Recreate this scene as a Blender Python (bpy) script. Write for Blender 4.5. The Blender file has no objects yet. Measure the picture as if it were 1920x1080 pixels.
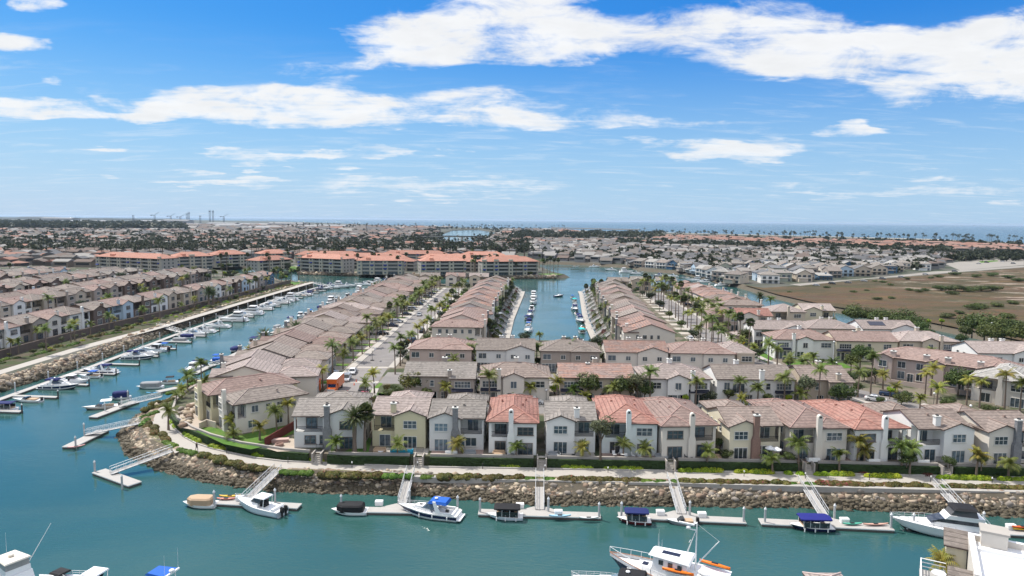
import bpy, bmesh, math, random
import numpy as np
from mathutils import Vector, Matrix
from mathutils.geometry import tessellate_polygon
sc = bpy.context.scene
COL = sc.collection
rnd = random.Random(7)
R = math.radians
# ------------------------------------------------------------------ camera
H = 46.0
FPX = 1280.0
PITCH = math.atan((540 - 412.5) / FPX)
ROLL = math.atan(0.0096)
_f = Vector((0, math.cos(PITCH), -math.sin(PITCH)))
_u0 = Vector((0, math.sin(PITCH), math.cos(PITCH)))
_r = Vector((1, 0, 0)) * math.cos(ROLL) + _u0 * math.sin(ROLL)
_u = _u0 * math.cos(ROLL) - Vector((1, 0, 0)) * math.sin(ROLL)
cam = bpy.data.cameras.new('camera')
cam.sensor_width = 36.0
cam.lens = 36.0 * FPX / 1920.0
cam.clip_start = 0.5
cam.clip_end = 90000
camo = bpy.data.objects.new('camera', cam)
COL.objects.link(camo)
m3 = Matrix((_r, _u, -_f)).transposed()
camo.matrix_world = Matrix.Translation((0, 0, H)) @ m3.to_4x4()
sc.camera = camo
def W(x, y, z=0.0):
    """a spot on the survey picture -> its place on the level z"""
    d = _f * FPX + _r * (x - 960) - _u * (y - 540)
    t = (z - H) / d.z
    return (d.x * t, d.y * t)
# ------------------------------------------------------------------ light
SUN_EL = R(57)
SUN_AZ = R(-60)          # measured from +Y towards +X: the sun stands ahead to the left
sun_dir = Vector((math.sin(SUN_AZ) * math.cos(SUN_EL), math.cos(SUN_AZ) * math.cos(SUN_EL), math.sin(SUN_EL)))
sl = bpy.data.lights.new('sun', 'SUN')
sl.energy = 2.8
sl.angle = R(0.5)
sl.color = (1.0, 0.95, 0.88)
slo = bpy.data.objects.new('sun', sl)
COL.objects.link(slo)
slo.rotation_euler = (-sun_dir).to_track_quat('-Z', 'Y').to_euler()
sc.view_settings.view_transform = 'Standard'
sc.view_settings.look = 'None'
sc.view_settings.gamma = 1
sc.view_settings.exposure = 1.0
sc.render.engine = 'CYCLES'
cy = sc.cycles
cy.max_bounces = 5
cy.diffuse_bounces = 2
cy.glossy_bounces = 2
cy.transmission_bounces = 2
cy.transparent_max_bounces = 4
cy.volume_bounces = 0
cy.use_denoising = True
cy.caustics_reflective = False
cy.caustics_refractive = False
# ------------------------------------------------------------------ sky
world = bpy.data.worlds.new('World')
sc.world = world
world.use_nodes = True
nt = world.node_tree
nt.nodes.clear()
def N(t, kind, **kw):
    n = t.nodes.new(kind)
    for k, v in kw.items():
        setattr(n, k, v)
    return n
class G:
    """small helper to chain math nodes"""
    def __init__(s, t):
        s.t = t
    def put(s, sock, v):
        if hasattr(v, 'is_linked') or hasattr(v, 'links'):
            s.t.links.new(v, sock)
        else:
            sock.default_value = v
    def m(s, op, a, b=None, c=None, clamp=False):
        n = N(s.t, 'ShaderNodeMath', operation=op)
        n.use_clamp = clamp
        s.put(n.inputs[0], a)
        if b is not None:
            s.put(n.inputs[1], b)
        if c is not None:
            s.put(n.inputs[2], c)
        return n.outputs[0]
    def v(s, op, a, b=None, c=None):
        n = N(s.t, 'ShaderNodeVectorMath', operation=op)
        s.put(n.inputs[0], a)
        if b is not None:
            s.put(n.inputs[1], b)
        if c is not None:
            s.put(n.inputs[2], c)
        return n.outputs['Value'] if op in ('DOT_PRODUCT', 'LENGTH') else n.outputs['Vector']
    def noise(s, vec, scale, detail=4, rough=0.55, dist=0.0):
        n = N(s.t, 'ShaderNodeTexNoise')
        if vec is not None:
            s.put(n.inputs['Vector'], vec)
        n.inputs['Scale'].default_value = scale
        n.inputs['Detail'].default_value = detail
        n.inputs['Roughness'].default_value = rough
        n.inputs['Distortion'].default_value = dist
        return n
    def ramp(s, fac, stops):
        n = N(s.t, 'ShaderNodeValToRGB')
        s.put(n.inputs[0], fac)
        e = n.color_ramp.elements
        while len(e) < len(stops):
            e.new(0.5)
        for k, (p, c) in enumerate(stops):
            e[k].position = p
            e[k].color = (*c, 1) if len(c) == 3 else c
        return n.outputs['Color']
    def mix(s, fac, a, b, blend='MIX'):
        n = N(s.t, 'ShaderNodeMix', data_type='RGBA', blend_type=blend)
        s.put(n.inputs[0], fac)
        for sock, val in ((n.inputs[6], a), (n.inputs[7], b)):
            if isinstance(val, tuple) and len(val) == 3:
                val = (*val, 1)
            s.put(sock, val)
        return n.outputs[2]
    def rng(s, v, a, b, c=0.0, d=1.0, smooth=True):
        n = N(s.t, 'ShaderNodeMapRange', interpolation_type='SMOOTHSTEP' if smooth else 'LINEAR')
        for i, val in enumerate((v, a, b, c, d)):
            s.put(n.inputs[i], val)
        return n.outputs[0]
g = G(nt)
sky = N(nt, 'ShaderNodeTexSky', sky_type='NISHITA')
sky.sun_disc = False
sky.sun_elevation = SUN_EL
sky.sun_rotation = SUN_AZ
sky.altitude = 0
sky.air_density = 1.0
sky.dust_density = 0.3
sky.ozone_density = 3.0
# deep coastal blue: the red end of the clear sky falls away with height
sp = N(nt, 'ShaderNodeSeparateColor')
nt.links.new(sky.outputs[0], sp.inputs[0])
cc = N(nt, 'ShaderNodeCombineColor')
nt.links.new(g.m('MULTIPLY', g.m('POWER', sp.outputs[0], 1.85), 0.062), cc.inputs[0])
nt.links.new(g.m('MULTIPLY', sp.outputs[1], 0.43), cc.inputs[1])
nt.links.new(g.m('MULTIPLY', g.m('POWER', sp.outputs[2], 0.5), 1.72), cc.inputs[2])
tc = N(nt, 'ShaderNodeTexCoord')
sep = N(nt, 'ShaderNodeSeparateXYZ')
nt.links.new(tc.outputs['Generated'], sep.inputs[0])
dx, dy, dz = sep.outputs
ay = g.m('MAXIMUM', g.m('ABSOLUTE', dy), 0.05)
zc = g.m('ADD', g.m('MAXIMUM', dz, 0.0), 0.075)
# coordinates on the cloud layer (seen in perspective) and bearings over the sea
cl = N(nt, 'ShaderNodeCombineXYZ')
nt.links.new(g.m('DIVIDE', dx, zc), cl.inputs[0])
nt.links.new(g.m('DIVIDE', dy, zc), cl.inputs[1])
uv = N(nt, 'ShaderNodeCombineXYZ')
nt.links.new(g.m('DIVIDE', dx, ay), uv.inputs[0])
nt.links.new(g.m('DIVIDE', dz, ay), uv.inputs[1])
warp = g.noise(cl.outputs[0], 1.1, 5, 0.6)
wv = g.v('SUBTRACT', warp.outputs['Color'], (0.5, 0.5, 0.5))
wv = g.v('MULTIPLY', wv, (0.20, 0.075, 0.0))
uvw = g.v('ADD', uv.outputs[0], wv)
BLOBS = [(930, 75, 250, 68, 1.0), (800, 95, 130, 50, .7), (1050, 90, 120, 50, .55), (1400, 80, 230, 62, .9), (1560, 120, 150, 40, .8),
         (1820, 135, 230, 72, 1.1), (1920, 100, 130, 70, .7),
         (480, 205, 190, 44, .95), (600, 200, 100, 34, .5), (820, 215, 220, 34, .62), (1130, 238, 240, 20, .55),
         (90, 212, 150, 30, .9), (200, 230, 120, 16, .5), (285, 228, 45, 22, .6), (45, 88, 85, 20, .85), (85, 14, 55, 20, .9),
         (1340, 288, 135, 17, .9), (1460, 272, 90, 14, .5), (1590, 250, 65, 18, .7), (490, 304, 90, 15, .8), (660, 293, 130, 12, .65),
         (190, 288, 65, 9, .75), (200, 336, 55, 6, .6), (420, 335, 110, 9, .5), (760, 350, 380, 22, .5), (1700, 362, 330, 15, .5),
         (1150, 205, 130, 14, .3), (620, 140, 90, 24, .4), (660, 62, 35, 12, .5), (860, 288, 40, 8, .5), (120, 165, 24, 8, .4),
         (1040, 8, 170, 14, .5), (1640, 330, 120, 6, .4)]
acc = None
for (bx, by, rx, ry, w) in BLOBS:
    cu, cv = (bx - 960) / FPX, (412.5 + 0.0096 * (bx - 960) - by) / FPX * 1.02
    su, sv = FPX / rx, FPX / ry
    q = g.v('MULTIPLY_ADD', uvw, (su, sv, 0), (-cu * su, -cv * sv, 0))
    val = g.rng(g.v('DOT_PRODUCT', q, q), 1.9, 0.0, 0.0, w)
    acc = val if acc is None else g.m('ADD', acc, val)
streak = g.noise(g.v('MULTIPLY', cl.outputs[0], (0.6, 1.7, 1)), 2.4, 10, 0.66, 0.6).outputs[0]
puffs = g.noise(cl.outputs[0], 1.7, 10, 0.62, 0.25).outputs[0]
fine = g.noise(g.v('MULTIPLY', uv.outputs[0], (1.0, 2.4, 1)), 9.0, 8, 0.65, 0.5).outputs[0]
nz = g.m('ADD', g.m('ADD', streak, puffs), g.m('MULTIPLY_ADD', fine, 1.6, -1.8))
dens = g.m('MULTIPLY_ADD', nz, 2.0, g.m('MINIMUM', g.m('MULTIPLY', acc, 1.25), 1.3))
dens = g.m('MULTIPLY', dens, g.rng(acc, 0.0, 0.5))
cov = g.rng(dens, 0.12, 1.45)
wisp = g.m('MULTIPLY', g.rng(streak, 0.48, 0.78, 0.0, 0.42), g.rng(dz, 0.26, 0.10))
cov = g.m('MAXIMUM', cov, wisp)
low = g.rng(dz, 0.16, 0.01, 0.0, 1.0)
cover = g.m('MULTIPLY', cov, g.m('MULTIPLY_ADD', low, -0.2, 0.97))
# unseen broken cloud added overhead and behind for neutral fill and reflections
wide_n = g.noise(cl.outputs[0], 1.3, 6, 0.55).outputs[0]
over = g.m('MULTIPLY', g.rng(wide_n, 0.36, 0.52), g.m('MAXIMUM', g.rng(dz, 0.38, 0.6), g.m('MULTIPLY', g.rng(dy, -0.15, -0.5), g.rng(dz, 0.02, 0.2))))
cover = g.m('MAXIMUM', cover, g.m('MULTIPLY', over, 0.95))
soft = g.noise(cl.outputs[0], 2.6, 6, 0.6).outputs[0]
shade = g.m('MULTIPLY', g.rng(dens, 0.4, 2.2, 1.0, 0.93), g.rng(soft, 0.25, 0.75, 0.93, 1.03))
shade = g.m('MULTIPLY', shade, g.rng(dz, 0.36, 0.6, 1.0, 1.45))  # the unseen overhead cloud is brightened further for more fill
hazy = g.mix(g.rng(dz, 0.27, 0.0, 0.0, 0.72), cc.outputs[0], (2.45, 3.45, 4.4))
comb = N(nt, 'ShaderNodeCombineXYZ')
for i in range(3):
    nt.links.new(shade, comb.inputs[i])
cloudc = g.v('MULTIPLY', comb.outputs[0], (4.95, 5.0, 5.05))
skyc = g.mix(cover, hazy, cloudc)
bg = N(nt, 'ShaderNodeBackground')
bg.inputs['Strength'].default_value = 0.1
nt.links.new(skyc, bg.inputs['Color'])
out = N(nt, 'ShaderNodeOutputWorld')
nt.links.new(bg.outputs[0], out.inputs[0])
# ------------------------------------------------------------------ helpers
def tag(o, label=None, cat=None, group=None, kind=None):
    if label:
        o['label'] = label
    if cat:
        o['category'] = cat
    if group:
        o['group'] = group
    if kind:
        o['kind'] = kind
    return o
def empty(name, loc, rz=0.0):
    o = bpy.data.objects.new(name, None)
    o.empty_display_size = 0.5
    COL.objects.link(o)
    o.location = loc
    o.rotation_euler = (0, 0, rz)
    return o
def copy_tree(o, parent=None):
    c = o.copy()
    COL.objects.link(c)
    if parent is not None:
        c.parent = parent
    for ch in KIDS.get(o.name, ()):
        copy_tree(ch, c)
    return c
KIDS = {}
class MB:
    def __init__(s):
        s.v = []
        s.f = []
        s.mi = []
        s.smooth = []
        s.M = None
    def add(s, vs, fs, mi=0, sm=False):
        b = len(s.v)
        if s.M is not None:
            vs = [s.M @ Vector(v) for v in vs]
        s.v.extend([tuple(v) for v in vs])
        for f in fs:
            s.f.append(tuple(b + i for i in f))
            s.mi.append(mi)
            s.smooth.append(sm)
    def box(s, x0, x1, y0, y1, z0, z1, mi=0):
        s.add([(x0, y0, z0), (x1, y0, z0), (x1, y1, z0), (x0, y1, z0), (x0, y0, z1), (x1, y0, z1), (x1, y1, z1), (x0, y1, z1)],
              [(0, 3, 2, 1), (4, 5, 6, 7), (0, 1, 5, 4), (1, 2, 6, 5), (2, 3, 7, 6), (3, 0, 4, 7)], mi)
    def hexa(s, bot, top, mi=0):
        n = len(bot)
        s.add(list(bot) + list(top), [tuple(range(n - 1, -1, -1)), tuple(range(n, 2 * n))] +
              [(i, (i + 1) % n, n + (i + 1) % n, n + i) for i in range(n)], mi)
    def prism(s, pts, z0, z1, mi=0, side=None):
        n = len(pts)
        if area(pts) < 0:
            pts = pts[::-1]
        s.add([(x, y, z0) for x, y in pts] + [(x, y, z1) for x, y in pts], [(i, (i + 1) % n, n + (i + 1) % n, n + i) for i in range(n)], mi if side is None else side)
        s.cap(pts, z1, mi)
    def cap(s, pts, z, mi=0, holes=()):
        loops = [[Vector((x, y, 0)) for x, y in pts]] + [[Vector((x, y, 0)) for x, y in h] for h in holes]
        tris = tessellate_polygon(loops)
        flat = [p for l in loops for p in l]
        fs = []
        for t in tris:
            a, b, c = (flat[i] for i in t)
            fs.append(t if (b - a).cross(c - a).z > 0 else (t[0], t[2], t[1]))
        s.add([(p.x, p.y, z) for p in flat], fs, mi)
    def tube(s, p0, p1, r0, r1=None, n=6, mi=0, cap=True, sm=True):
        p0, p1 = Vector(p0), Vector(p1)
        r1 = r0 if r1 is None else r1
        d = (p1 - p0)
        if d.length < 1e-6:
            return
        d.normalize()
        a = d.orthogonal().normalized()
        b = d.cross(a)
        vs = []
        for p, r in ((p0, r0), (p1, r1)):
            for i in range(n):
                t = 2 * math.pi * i / n
                vs.append(p + (a * math.cos(t) + b * math.sin(t)) * r)
        s.add(vs, [(i, (i + 1) % n, n + (i + 1) % n, n + i) for i in range(n)], mi, sm)
        if cap:
            s.add(vs, [tuple(range(n - 1, -1, -1)), tuple(range(n, 2 * n))], mi)
    def path(s, pts, rs, n=6, mi=0):
        for i in range(len(pts) - 1):
            s.tube(pts[i], pts[i + 1], rs[i], rs[i + 1], n, mi, cap=(i == len(pts) - 2))
    def lathe(s, prof, n=10, mi=0, c=(0, 0), sm=True):
        vs = []
        for r, z in prof:
            for i in range(n):
                t = 2 * math.pi * i / n
                vs.append((c[0] + r * math.cos(t), c[1] + r * math.sin(t), z))
        fs = []
        for k in range(len(prof) - 1):
            for i in range(n):
                j = (i + 1) % n
                fs.append((k * n + i, k * n + j, (k + 1) * n + j, (k + 1) * n + i))
        s.add(vs, fs, mi, sm)
        s.add(vs, [tuple(range((len(prof) - 1) * n, len(prof) * n))], mi)
    def ell(s, c, r, n=8, k=5, mi=0, jit=0.0, rg=None):
        vs = []
        fs = []
        for i in range(k + 1):
            ph = math.pi * i / k - math.pi / 2
            for j in range(n):
                t = 2 * math.pi * j / n
                q = 1 + (rg.uniform(-jit, jit) if jit else 0)
                vs.append((c[0] + r[0] * q * math.cos(ph) * math.cos(t), c[1] + r[1] * q * math.cos(ph) * math.sin(t), c[2] + r[2] * q * math.sin(ph)))
        for i in range(k):
            for j in range(n):
                fs.append((i * n + j, i * n + (j + 1) % n, (i + 1) * n + (j + 1) % n, (i + 1) * n + j))
        s.add(vs, fs, mi, True)
    def mesh(s, name, mats):
        me = bpy.data.meshes.new(name)
        me.from_pydata(s.v, [], s.f)
        for m in (mats if isinstance(mats, (list, tuple)) else [mats]):
            me.materials.append(m)
        me.polygons.foreach_set('material_index', s.mi)
        me.polygons.foreach_set('use_smooth', s.smooth)
        me.update()
        return me
    def build(s, name, mats, parent=None, loc=None, rz=0.0):
        return put(name, s.mesh(name, mats), parent, loc, rz)
def put(name, me, parent=None, loc=None, rz=0.0):
    o = bpy.data.objects.new(name, me)
    COL.objects.link(o)
    if parent is not None:
        o.parent = parent
        KIDS.setdefault(parent.name, []).append(o)
    if loc is not None:
        o.location = loc
    if rz:
        o.rotation_euler = (0, 0, rz)
    return o
def np_mesh(name, V, F, mats, mi=None, smooth=False):
    """V (n,3), F (m,3) or (m,4) arrays"""
    me = bpy.data.meshes.new(name)
    V = np.asarray(V, dtype=np.float32)
    F = np.asarray(F, dtype=np.int32)
    k = F.shape[1]
    me.vertices.add(len(V))
    me.vertices.foreach_set('co', V.ravel())
    me.loops.add(F.size)
    me.loops.foreach_set('vertex_index', F.ravel())
    me.polygons.add(len(F))
    me.polygons.foreach_set('loop_start', np.arange(0, F.size, k, dtype=np.int32))
    for m in mats:
        me.materials.append(m)
    if mi is not None:
        me.polygons.foreach_set('material_index', np.asarray(mi, dtype=np.int32))
    if smooth:
        me.polygons.foreach_set('use_smooth', np.ones(len(F), dtype=bool))
    me.update(calc_edges=True)
    return me
def area(p):
    return sum(p[i][0] * p[(i + 1) % len(p)][1] - p[(i + 1) % len(p)][0] * p[i][1] for i in range(len(p))) / 2
def offset_line(pts, d, closed=False):
    """shift a polyline to its left by d"""
    n = len(pts)
    out_ = []
    for i in range(n):
        a = pts[i - 1] if (i > 0 or closed) else None
        b = pts[(i + 1) % n] if (i < n - 1 or closed) else None
        p = pts[i]
        ns = []
        for q0, q1 in ((a, p), (p, b)):
            if q0 is None or q1 is None:
                continue
            ex, ey = q1[0] - q0[0], q1[1] - q0[1]
            l = math.hypot(ex, ey) or 1
            ns.append((-ey / l, ex / l))
        nx = sum(q[0] for q in ns)
        ny = sum(q[1] for q in ns)
        l = math.hypot(nx, ny) or 1
        nx, ny = nx / l, ny / l
        c = max(0.35, nx * ns[0][0] + ny * ns[0][1])
        out_.append((p[0] + nx * d / c, p[1] + ny * d / c))
    return out_
def along(pts, step, start=0.0):
    """points every step metres along a polyline -> (x, y, heading)"""
    res = []
    t = start
    acc_ = 0.0
    for (a, b) in zip(pts[:-1], pts[1:]):
        l = math.hypot(b[0] - a[0], b[1] - a[1])
        h = math.atan2(b[1] - a[1], b[0] - a[0])
        while t <= acc_ + l:
            q = (t - acc_) / l
            res.append((a[0] + (b[0] - a[0]) * q, a[1] + (b[1] - a[1]) * q, h))
            t += step
        acc_ += l
    return res
def strip(mb, pts, w0, w1, z0, z1, mi=0):
    """a raised band running along a line between the offsets w0 and w1"""
    a, b = offset_line(pts, w0), offset_line(pts, w1)
    mb.prism(a + b[::-1], z0, z1, mi)
def inside(p, poly):
    x, y = p
    c = False
    for i in range(len(poly)):
        x0, y0 = poly[i - 1]
        x1, y1 = poly[i]
        if (y0 > y) != (y1 > y) and x < (x1 - x0) * (y - y0) / (y1 - y0) + x0:
            c = not c
    return c
ORD = ['first', 'second', 'third', 'fourth', 'fifth', 'sixth', 'seventh', 'eighth', 'ninth', 'tenth', 'eleventh', 'twelfth', 'thirteenth',
       'fourteenth', 'fifteenth', 'sixteenth', 'seventeenth', 'eighteenth', 'nineteenth', 'twentieth', 'twenty-first', 'twenty-second',
       'twenty-third', 'twenty-fourth', 'twenty-fifth', 'twenty-sixth', 'twenty-seventh', 'twenty-eighth', 'twenty-ninth', 'thirtieth',
       'thirty-first', 'thirty-second', 'thirty-third', 'thirty-fourth', 'thirty-fifth', 'thirty-sixth', 'thirty-seventh', 'thirty-eighth',
       'thirty-ninth', 'fortieth'] + ['%dth' % i for i in range(41, 200)]
# ------------------------------------------------------------------ materials
MATS = {}
def mat(name, col, rough=0.8, var=0.12, scale=1.5, bump=0.0, bscale=20.0, spec=0.3, metal=0.0, rand=0.0, alt=None, altscale=0.3, trans=0.0):
    if name in MATS:
        return MATS[name]
    m = bpy.data.materials.new(name)
    m.use_nodes = True
    t = m.node_tree
    b = t.nodes['Principled BSDF']
    q = G(t)
    co = N(t, 'ShaderNodeTexCoord').outputs['Object']
    c = tuple(col)
    n1 = q.noise(co, scale, 5, 0.6).outputs[0]
    base = q.mix(n1, tuple(x * (1 - var) for x in c), tuple(min(1, x * (1 + var)) for x in c))
    if alt is not None:
        n2 = q.noise(co, altscale, 4, 0.6).outputs[0]
        base = q.mix(q.rng(n2, 0.42, 0.6), base, tuple(alt))
    if rand:
        oi = N(t, 'ShaderNodeObjectInfo').outputs['Random']
        hsv = N(t, 'ShaderNodeHueSaturation')
        t.links.new(base, hsv.inputs['Color'])
        t.links.new(q.m('MULTIPLY_ADD', oi, rand * 2, 1 - rand), hsv.inputs['Value'])
        t.links.new(q.m('MULTIPLY_ADD', q.m('FRACT', q.m('MULTIPLY', oi, 7.3)), rand * 0.12, 0.5 - rand * 0.06), hsv.inputs['Hue'])
        base = hsv.outputs[0]
    t.links.new(base, b.inputs['Base Color'])
    b.inputs['Roughness'].default_value = rough
    b.inputs['Specular IOR Level'].default_value = spec
    b.inputs['Metallic'].default_value = metal
    if trans:
        b.inputs['Subsurface Weight'].default_value = 0.0
    if bump:
        bn = N(t, 'ShaderNodeBump')
        bn.inputs['Strength'].default_value = bump
        bn.inputs['Distance'].default_value = 0.05
        t.links.new(q.noise(co, bscale, 5, 0.6).outputs[0], bn.inputs['Height'])
        t.links.new(bn.outputs[0], b.inputs['Normal'])
    MATS[name] = m
    return m
def roof_mat(name, col, col2, streak=0.35):
    """clay or concrete tiles: courses follow the level lines of the slope, single tiles differ in tone"""
    if name in MATS:
        return MATS[name]
    col, col2 = tuple(x * 0.8 for x in col), tuple(x * 0.8 for x in col2)
    m = bpy.data.materials.new(name)
    m.use_nodes = True
    t = m.node_tree
    b = t.nodes['Principled BSDF']
    q = G(t)
    co = N(t, 'ShaderNodeTexCoord').outputs['Object']
    s3 = N(t, 'ShaderNodeSeparateXYZ')
    t.links.new(co, s3.inputs[0])
    row = q.m('FLOOR', q.m('MULTIPLY', s3.outputs[2], 7.0))
    cv = N(t, 'ShaderNodeCombineXYZ')
    t.links.new(q.m('MULTIPLY', s3.outputs[0], 2.2), cv.inputs[0])
    t.links.new(q.m('MULTIPLY', s3.outputs[1], 2.2), cv.inputs[1])
    t.links.new(q.m('MULTIPLY', row, 1.7), cv.inputs[2])
    wn = N(t, 'ShaderNodeTexWhiteNoise')
    t.links.new(q.v('FLOOR', cv.outputs[0]), wn.inputs['Vector'])
    cs = N(t, 'ShaderNodeCombineXYZ')
    t.links.new(q.m('MULTIPLY', s3.outputs[0], 0.35), cs.inputs[0])
    t.links.new(q.m('MULTIPLY', s3.outputs[1], 0.35), cs.inputs[1])
    t.links.new(q.m('MULTIPLY', s3.outputs[2], 3.0), cs.inputs[2])
    st = q.noise(cs.outputs[0], 1.0, 4, 0.65).outputs[0]
    tone = q.mix(wn.outputs['Value'], tuple(x * 0.76 for x in col), tuple(x * 1.34 for x in col))
    tone = q.mix(q.m('MULTIPLY', q.rng(st, 0.48, 0.72), streak), tone, tuple(col2))
    big = q.noise(co, 0.25, 3, 0.5).outputs[0]
    tone = q.mix(q.rng(big, 0.3, 0.75, 0.0, 0.35), tone, tuple(x * 1.2 for x in col2))
    ph = q.m('FRACT', q.m('MULTIPLY', s3.outputs[2], 3.6))
    course_shade = q.rng(ph, 0.0, 0.34, 0.72, 0.0)  # shadow line of each tile course, painted into the colour
    tone = q.mix(course_shade, tone, tuple(x * 0.38 for x in col))
    oi = N(t, 'ShaderNodeObjectInfo').outputs['Random']
    hsv = N(t, 'ShaderNodeHueSaturation')
    t.links.new(tone, hsv.inputs['Color'])
    t.links.new(q.m('MULTIPLY_ADD', oi, 0.3, 0.85), hsv.inputs['Value'])
    t.links.new(hsv.outputs[0], b.inputs['Base Color'])
    b.inputs['Roughness'].default_value = 0.85
    b.inputs['Specular IOR Level'].default_value = 0.2
    bn = N(t, 'ShaderNodeBump')
    bn.inputs['Strength'].default_value = 0.6
    bn.inputs['Distance'].default_value = 0.06
    wx = q.m('SINE', q.m('MULTIPLY', q.m('ADD', s3.outputs[0], s3.outputs[1]), 16.0))
    t.links.new(q.m('ADD', ph, q.m('MULTIPLY', wx, 0.3)), bn.inputs['Height'])
    t.links.new(bn.outputs[0], b.inputs['Normal'])
    MATS[name] = m
    return m
def glass_mat(name, col, rough=0.06):
    if name in MATS:
        return MATS[name]
    m = bpy.data.materials.new(name)
    m.use_nodes = True
    b = m.node_tree.nodes['Principled BSDF']
    q = G(m.node_tree)
    co = N(m.node_tree, 'ShaderNodeTexCoord').outputs['Object']
    oi = N(m.node_tree, 'ShaderNodeObjectInfo').outputs['Random']
    wn = q.noise(co, 1.3, 2, 0.5).outputs[0]
    base = q.mix(q.rng(q.m('ADD', wn, q.m('MULTIPLY', oi, 0.5)), 0.55, 1.0), tuple(col), tuple(min(1, x * 3.2 + 0.04) for x in col))
    m.node_tree.links.new(base, b.inputs['Base Color'])
    b.inputs['Roughness'].default_value = rough
    b.inputs['IOR'].default_value = 1.6
    b.inputs['Specular IOR Level'].default_value = 0.6
    MATS[name] = m
    return m
def leaf_mat(name, c0, c1, rand=0.2, spec=0.25):
    if name in MATS:
        return MATS[name]
    m = bpy.data.materials.new(name)
    m.use_nodes = True
    t = m.node_tree
    b = t.nodes['Principled BSDF']
    q = G(t)
    co = N(t, 'ShaderNodeTexCoord').outputs['Object']
    n1 = q.noise(co, 0.9, 3, 0.6).outputs[0]
    n2 = q.noise(co, 7.0, 2, 0.5).outputs[0]
    base = q.mix(q.rng(q.m('ADD', n1, q.m('MULTIPLY', n2, 0.5)), 0.5, 1.0), tuple(c0), tuple(c1))
    oi = N(t, 'ShaderNodeObjectInfo').outputs['Random']
    hsv = N(t, 'ShaderNodeHueSaturation')
    t.links.new(base, hsv.inputs['Color'])
    t.links.new(q.m('MULTIPLY_ADD', oi, rand * 2, 1 - rand), hsv.inputs['Value'])
    t.links.new(q.m('MULTIPLY_ADD', q.m('FRACT', q.m('MULTIPLY', oi, 5.7)), 0.05, 0.475), hsv.inputs['Hue'])
    t.links.new(hsv.outputs[0], b.inputs['Base Color'])
    b.inputs['Roughness'].default_value = 0.55
    b.inputs['Specular IOR Level'].default_value = spec
    tr = N(t, 'ShaderNodeBsdfTranslucent')
    t.links.new(hsv.outputs[0], tr.inputs['Color'])
    mx = N(t, 'ShaderNodeMixShader')
    mx.inputs[0].default_value = 0.22
    t.links.new(b.outputs[0], mx.inputs[1])
    t.links.new(tr.outputs[0], mx.inputs[2])
    t.links.new(mx.outputs[0], t.nodes['Material Output'].inputs[0])
    MATS[name] = m
    return m
M_conc = mat('concrete_pale', (0.36, 0.335, 0.30), 0.85, 0.12, 0.6, 0.2, 30)
M_dock = mat('dock_deck', (0.36, 0.345, 0.325), 0.8, 0.12, 1.2, 0.2, 25)
M_dockside = mat('dock_side', (0.10, 0.09, 0.08), 0.7, 0.3, 2.0)
M_white = mat('white_paint', (0.78, 0.78, 0.77), 0.45, 0.04, 1.0)
M_gel = mat('white_gelcoat', (0.80, 0.80, 0.79), 0.18, 0.03, 0.8, spec=0.5)
M_alu = mat('bare_aluminium', (0.55, 0.56, 0.57), 0.4, 0.08, 3.0, metal=0.4)
M_asphalt = mat('asphalt', (0.185, 0.172, 0.165), 0.9, 0.14, 0.5, 0.3, 40, alt=(0.215, 0.20, 0.19), altscale=0.12)
M_navy = mat('navy_canvas', (0.012, 0.02, 0.10), 0.8, 0.2, 3)
M_blue = mat('blue_canvas', (0.015, 0.10, 0.42), 0.75, 0.15, 3)
M_black = mat('black_canvas', (0.012, 0.012, 0.014), 0.75, 0.2, 3)
M_tan = mat('tan_canvas', (0.42, 0.30, 0.20), 0.85, 0.1, 3)
M_teal = mat('teal_canvas', (0.02, 0.45, 0.45), 0.75, 0.1, 3)
M_grey = mat('grey_canvas', (0.25, 0.26, 0.27), 0.8, 0.1, 3)
M_hullnavy = mat('navy_gelcoat', (0.008, 0.014, 0.06), 0.12, 0.1, 1, spec=0.5)
M_hullred = mat('maroon_gelcoat', (0.11, 0.012, 0.016), 0.12, 0.1, 1, spec=0.5)
M_boot = mat('bottom_paint', (0.015, 0.02, 0.035), 0.6, 0.2, 2)
M_glass = glass_mat('window_glass', (0.02, 0.028, 0.035))
M_glassb = glass_mat('sky_lit_glass', (0.035, 0.055, 0.07))  # sky reflection put into the glass as a bluer base colour
M_tint = glass_mat('tinted_glass', (0.008, 0.01, 0.012), 0.04)
M_rubber = mat('black_rubber', (0.015, 0.015, 0.015), 0.6, 0.2, 3)
M_trunk = mat('palm_bark', (0.17, 0.13, 0.10), 0.9, 0.25, 4, 0.4, 12)
M_bark = mat('tree_bark', (0.13, 0.10, 0.075), 0.9, 0.25, 4, 0.4, 12)
M_soil = mat('planting_bed_soil', (0.20, 0.15, 0.11), 0.95, 0.3, 0.4, 0.4, 8, alt=(0.12, 0.12, 0.06), altscale=0.15)
M_lawn = mat('lawn_grass', (0.06, 0.14, 0.016), 0.9, 0.3, 0.8, 0.5, 15, alt=(0.085, 0.15, 0.022), altscale=0.3)
M_hedge = mat('hedge_leaves', (0.022, 0.045, 0.012), 0.8, 0.5, 2.0, 0.9, 6)
M_wallcap = mat('wall_cap', (0.34, 0.31, 0.28), 0.85, 0.15, 0.8)
M_rail = mat('dark_railing', (0.035, 0.035, 0.035), 0.6, 0.1, 2)
M_timber = mat('brown_timber', (0.16, 0.10, 0.07), 0.8, 0.2, 2)
M_stone = mat('grey_ledgestone', (0.20, 0.20, 0.205), 0.9, 0.45, 2.6, 0.8, 5)
M_brick = mat('brown_brick', (0.24, 0.15, 0.12), 0.9, 0.35, 3.0, 0.8, 6)
L_palm = leaf_mat('palm_fronds', (0.06, 0.10, 0.02), (0.17, 0.20, 0.04))
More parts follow.
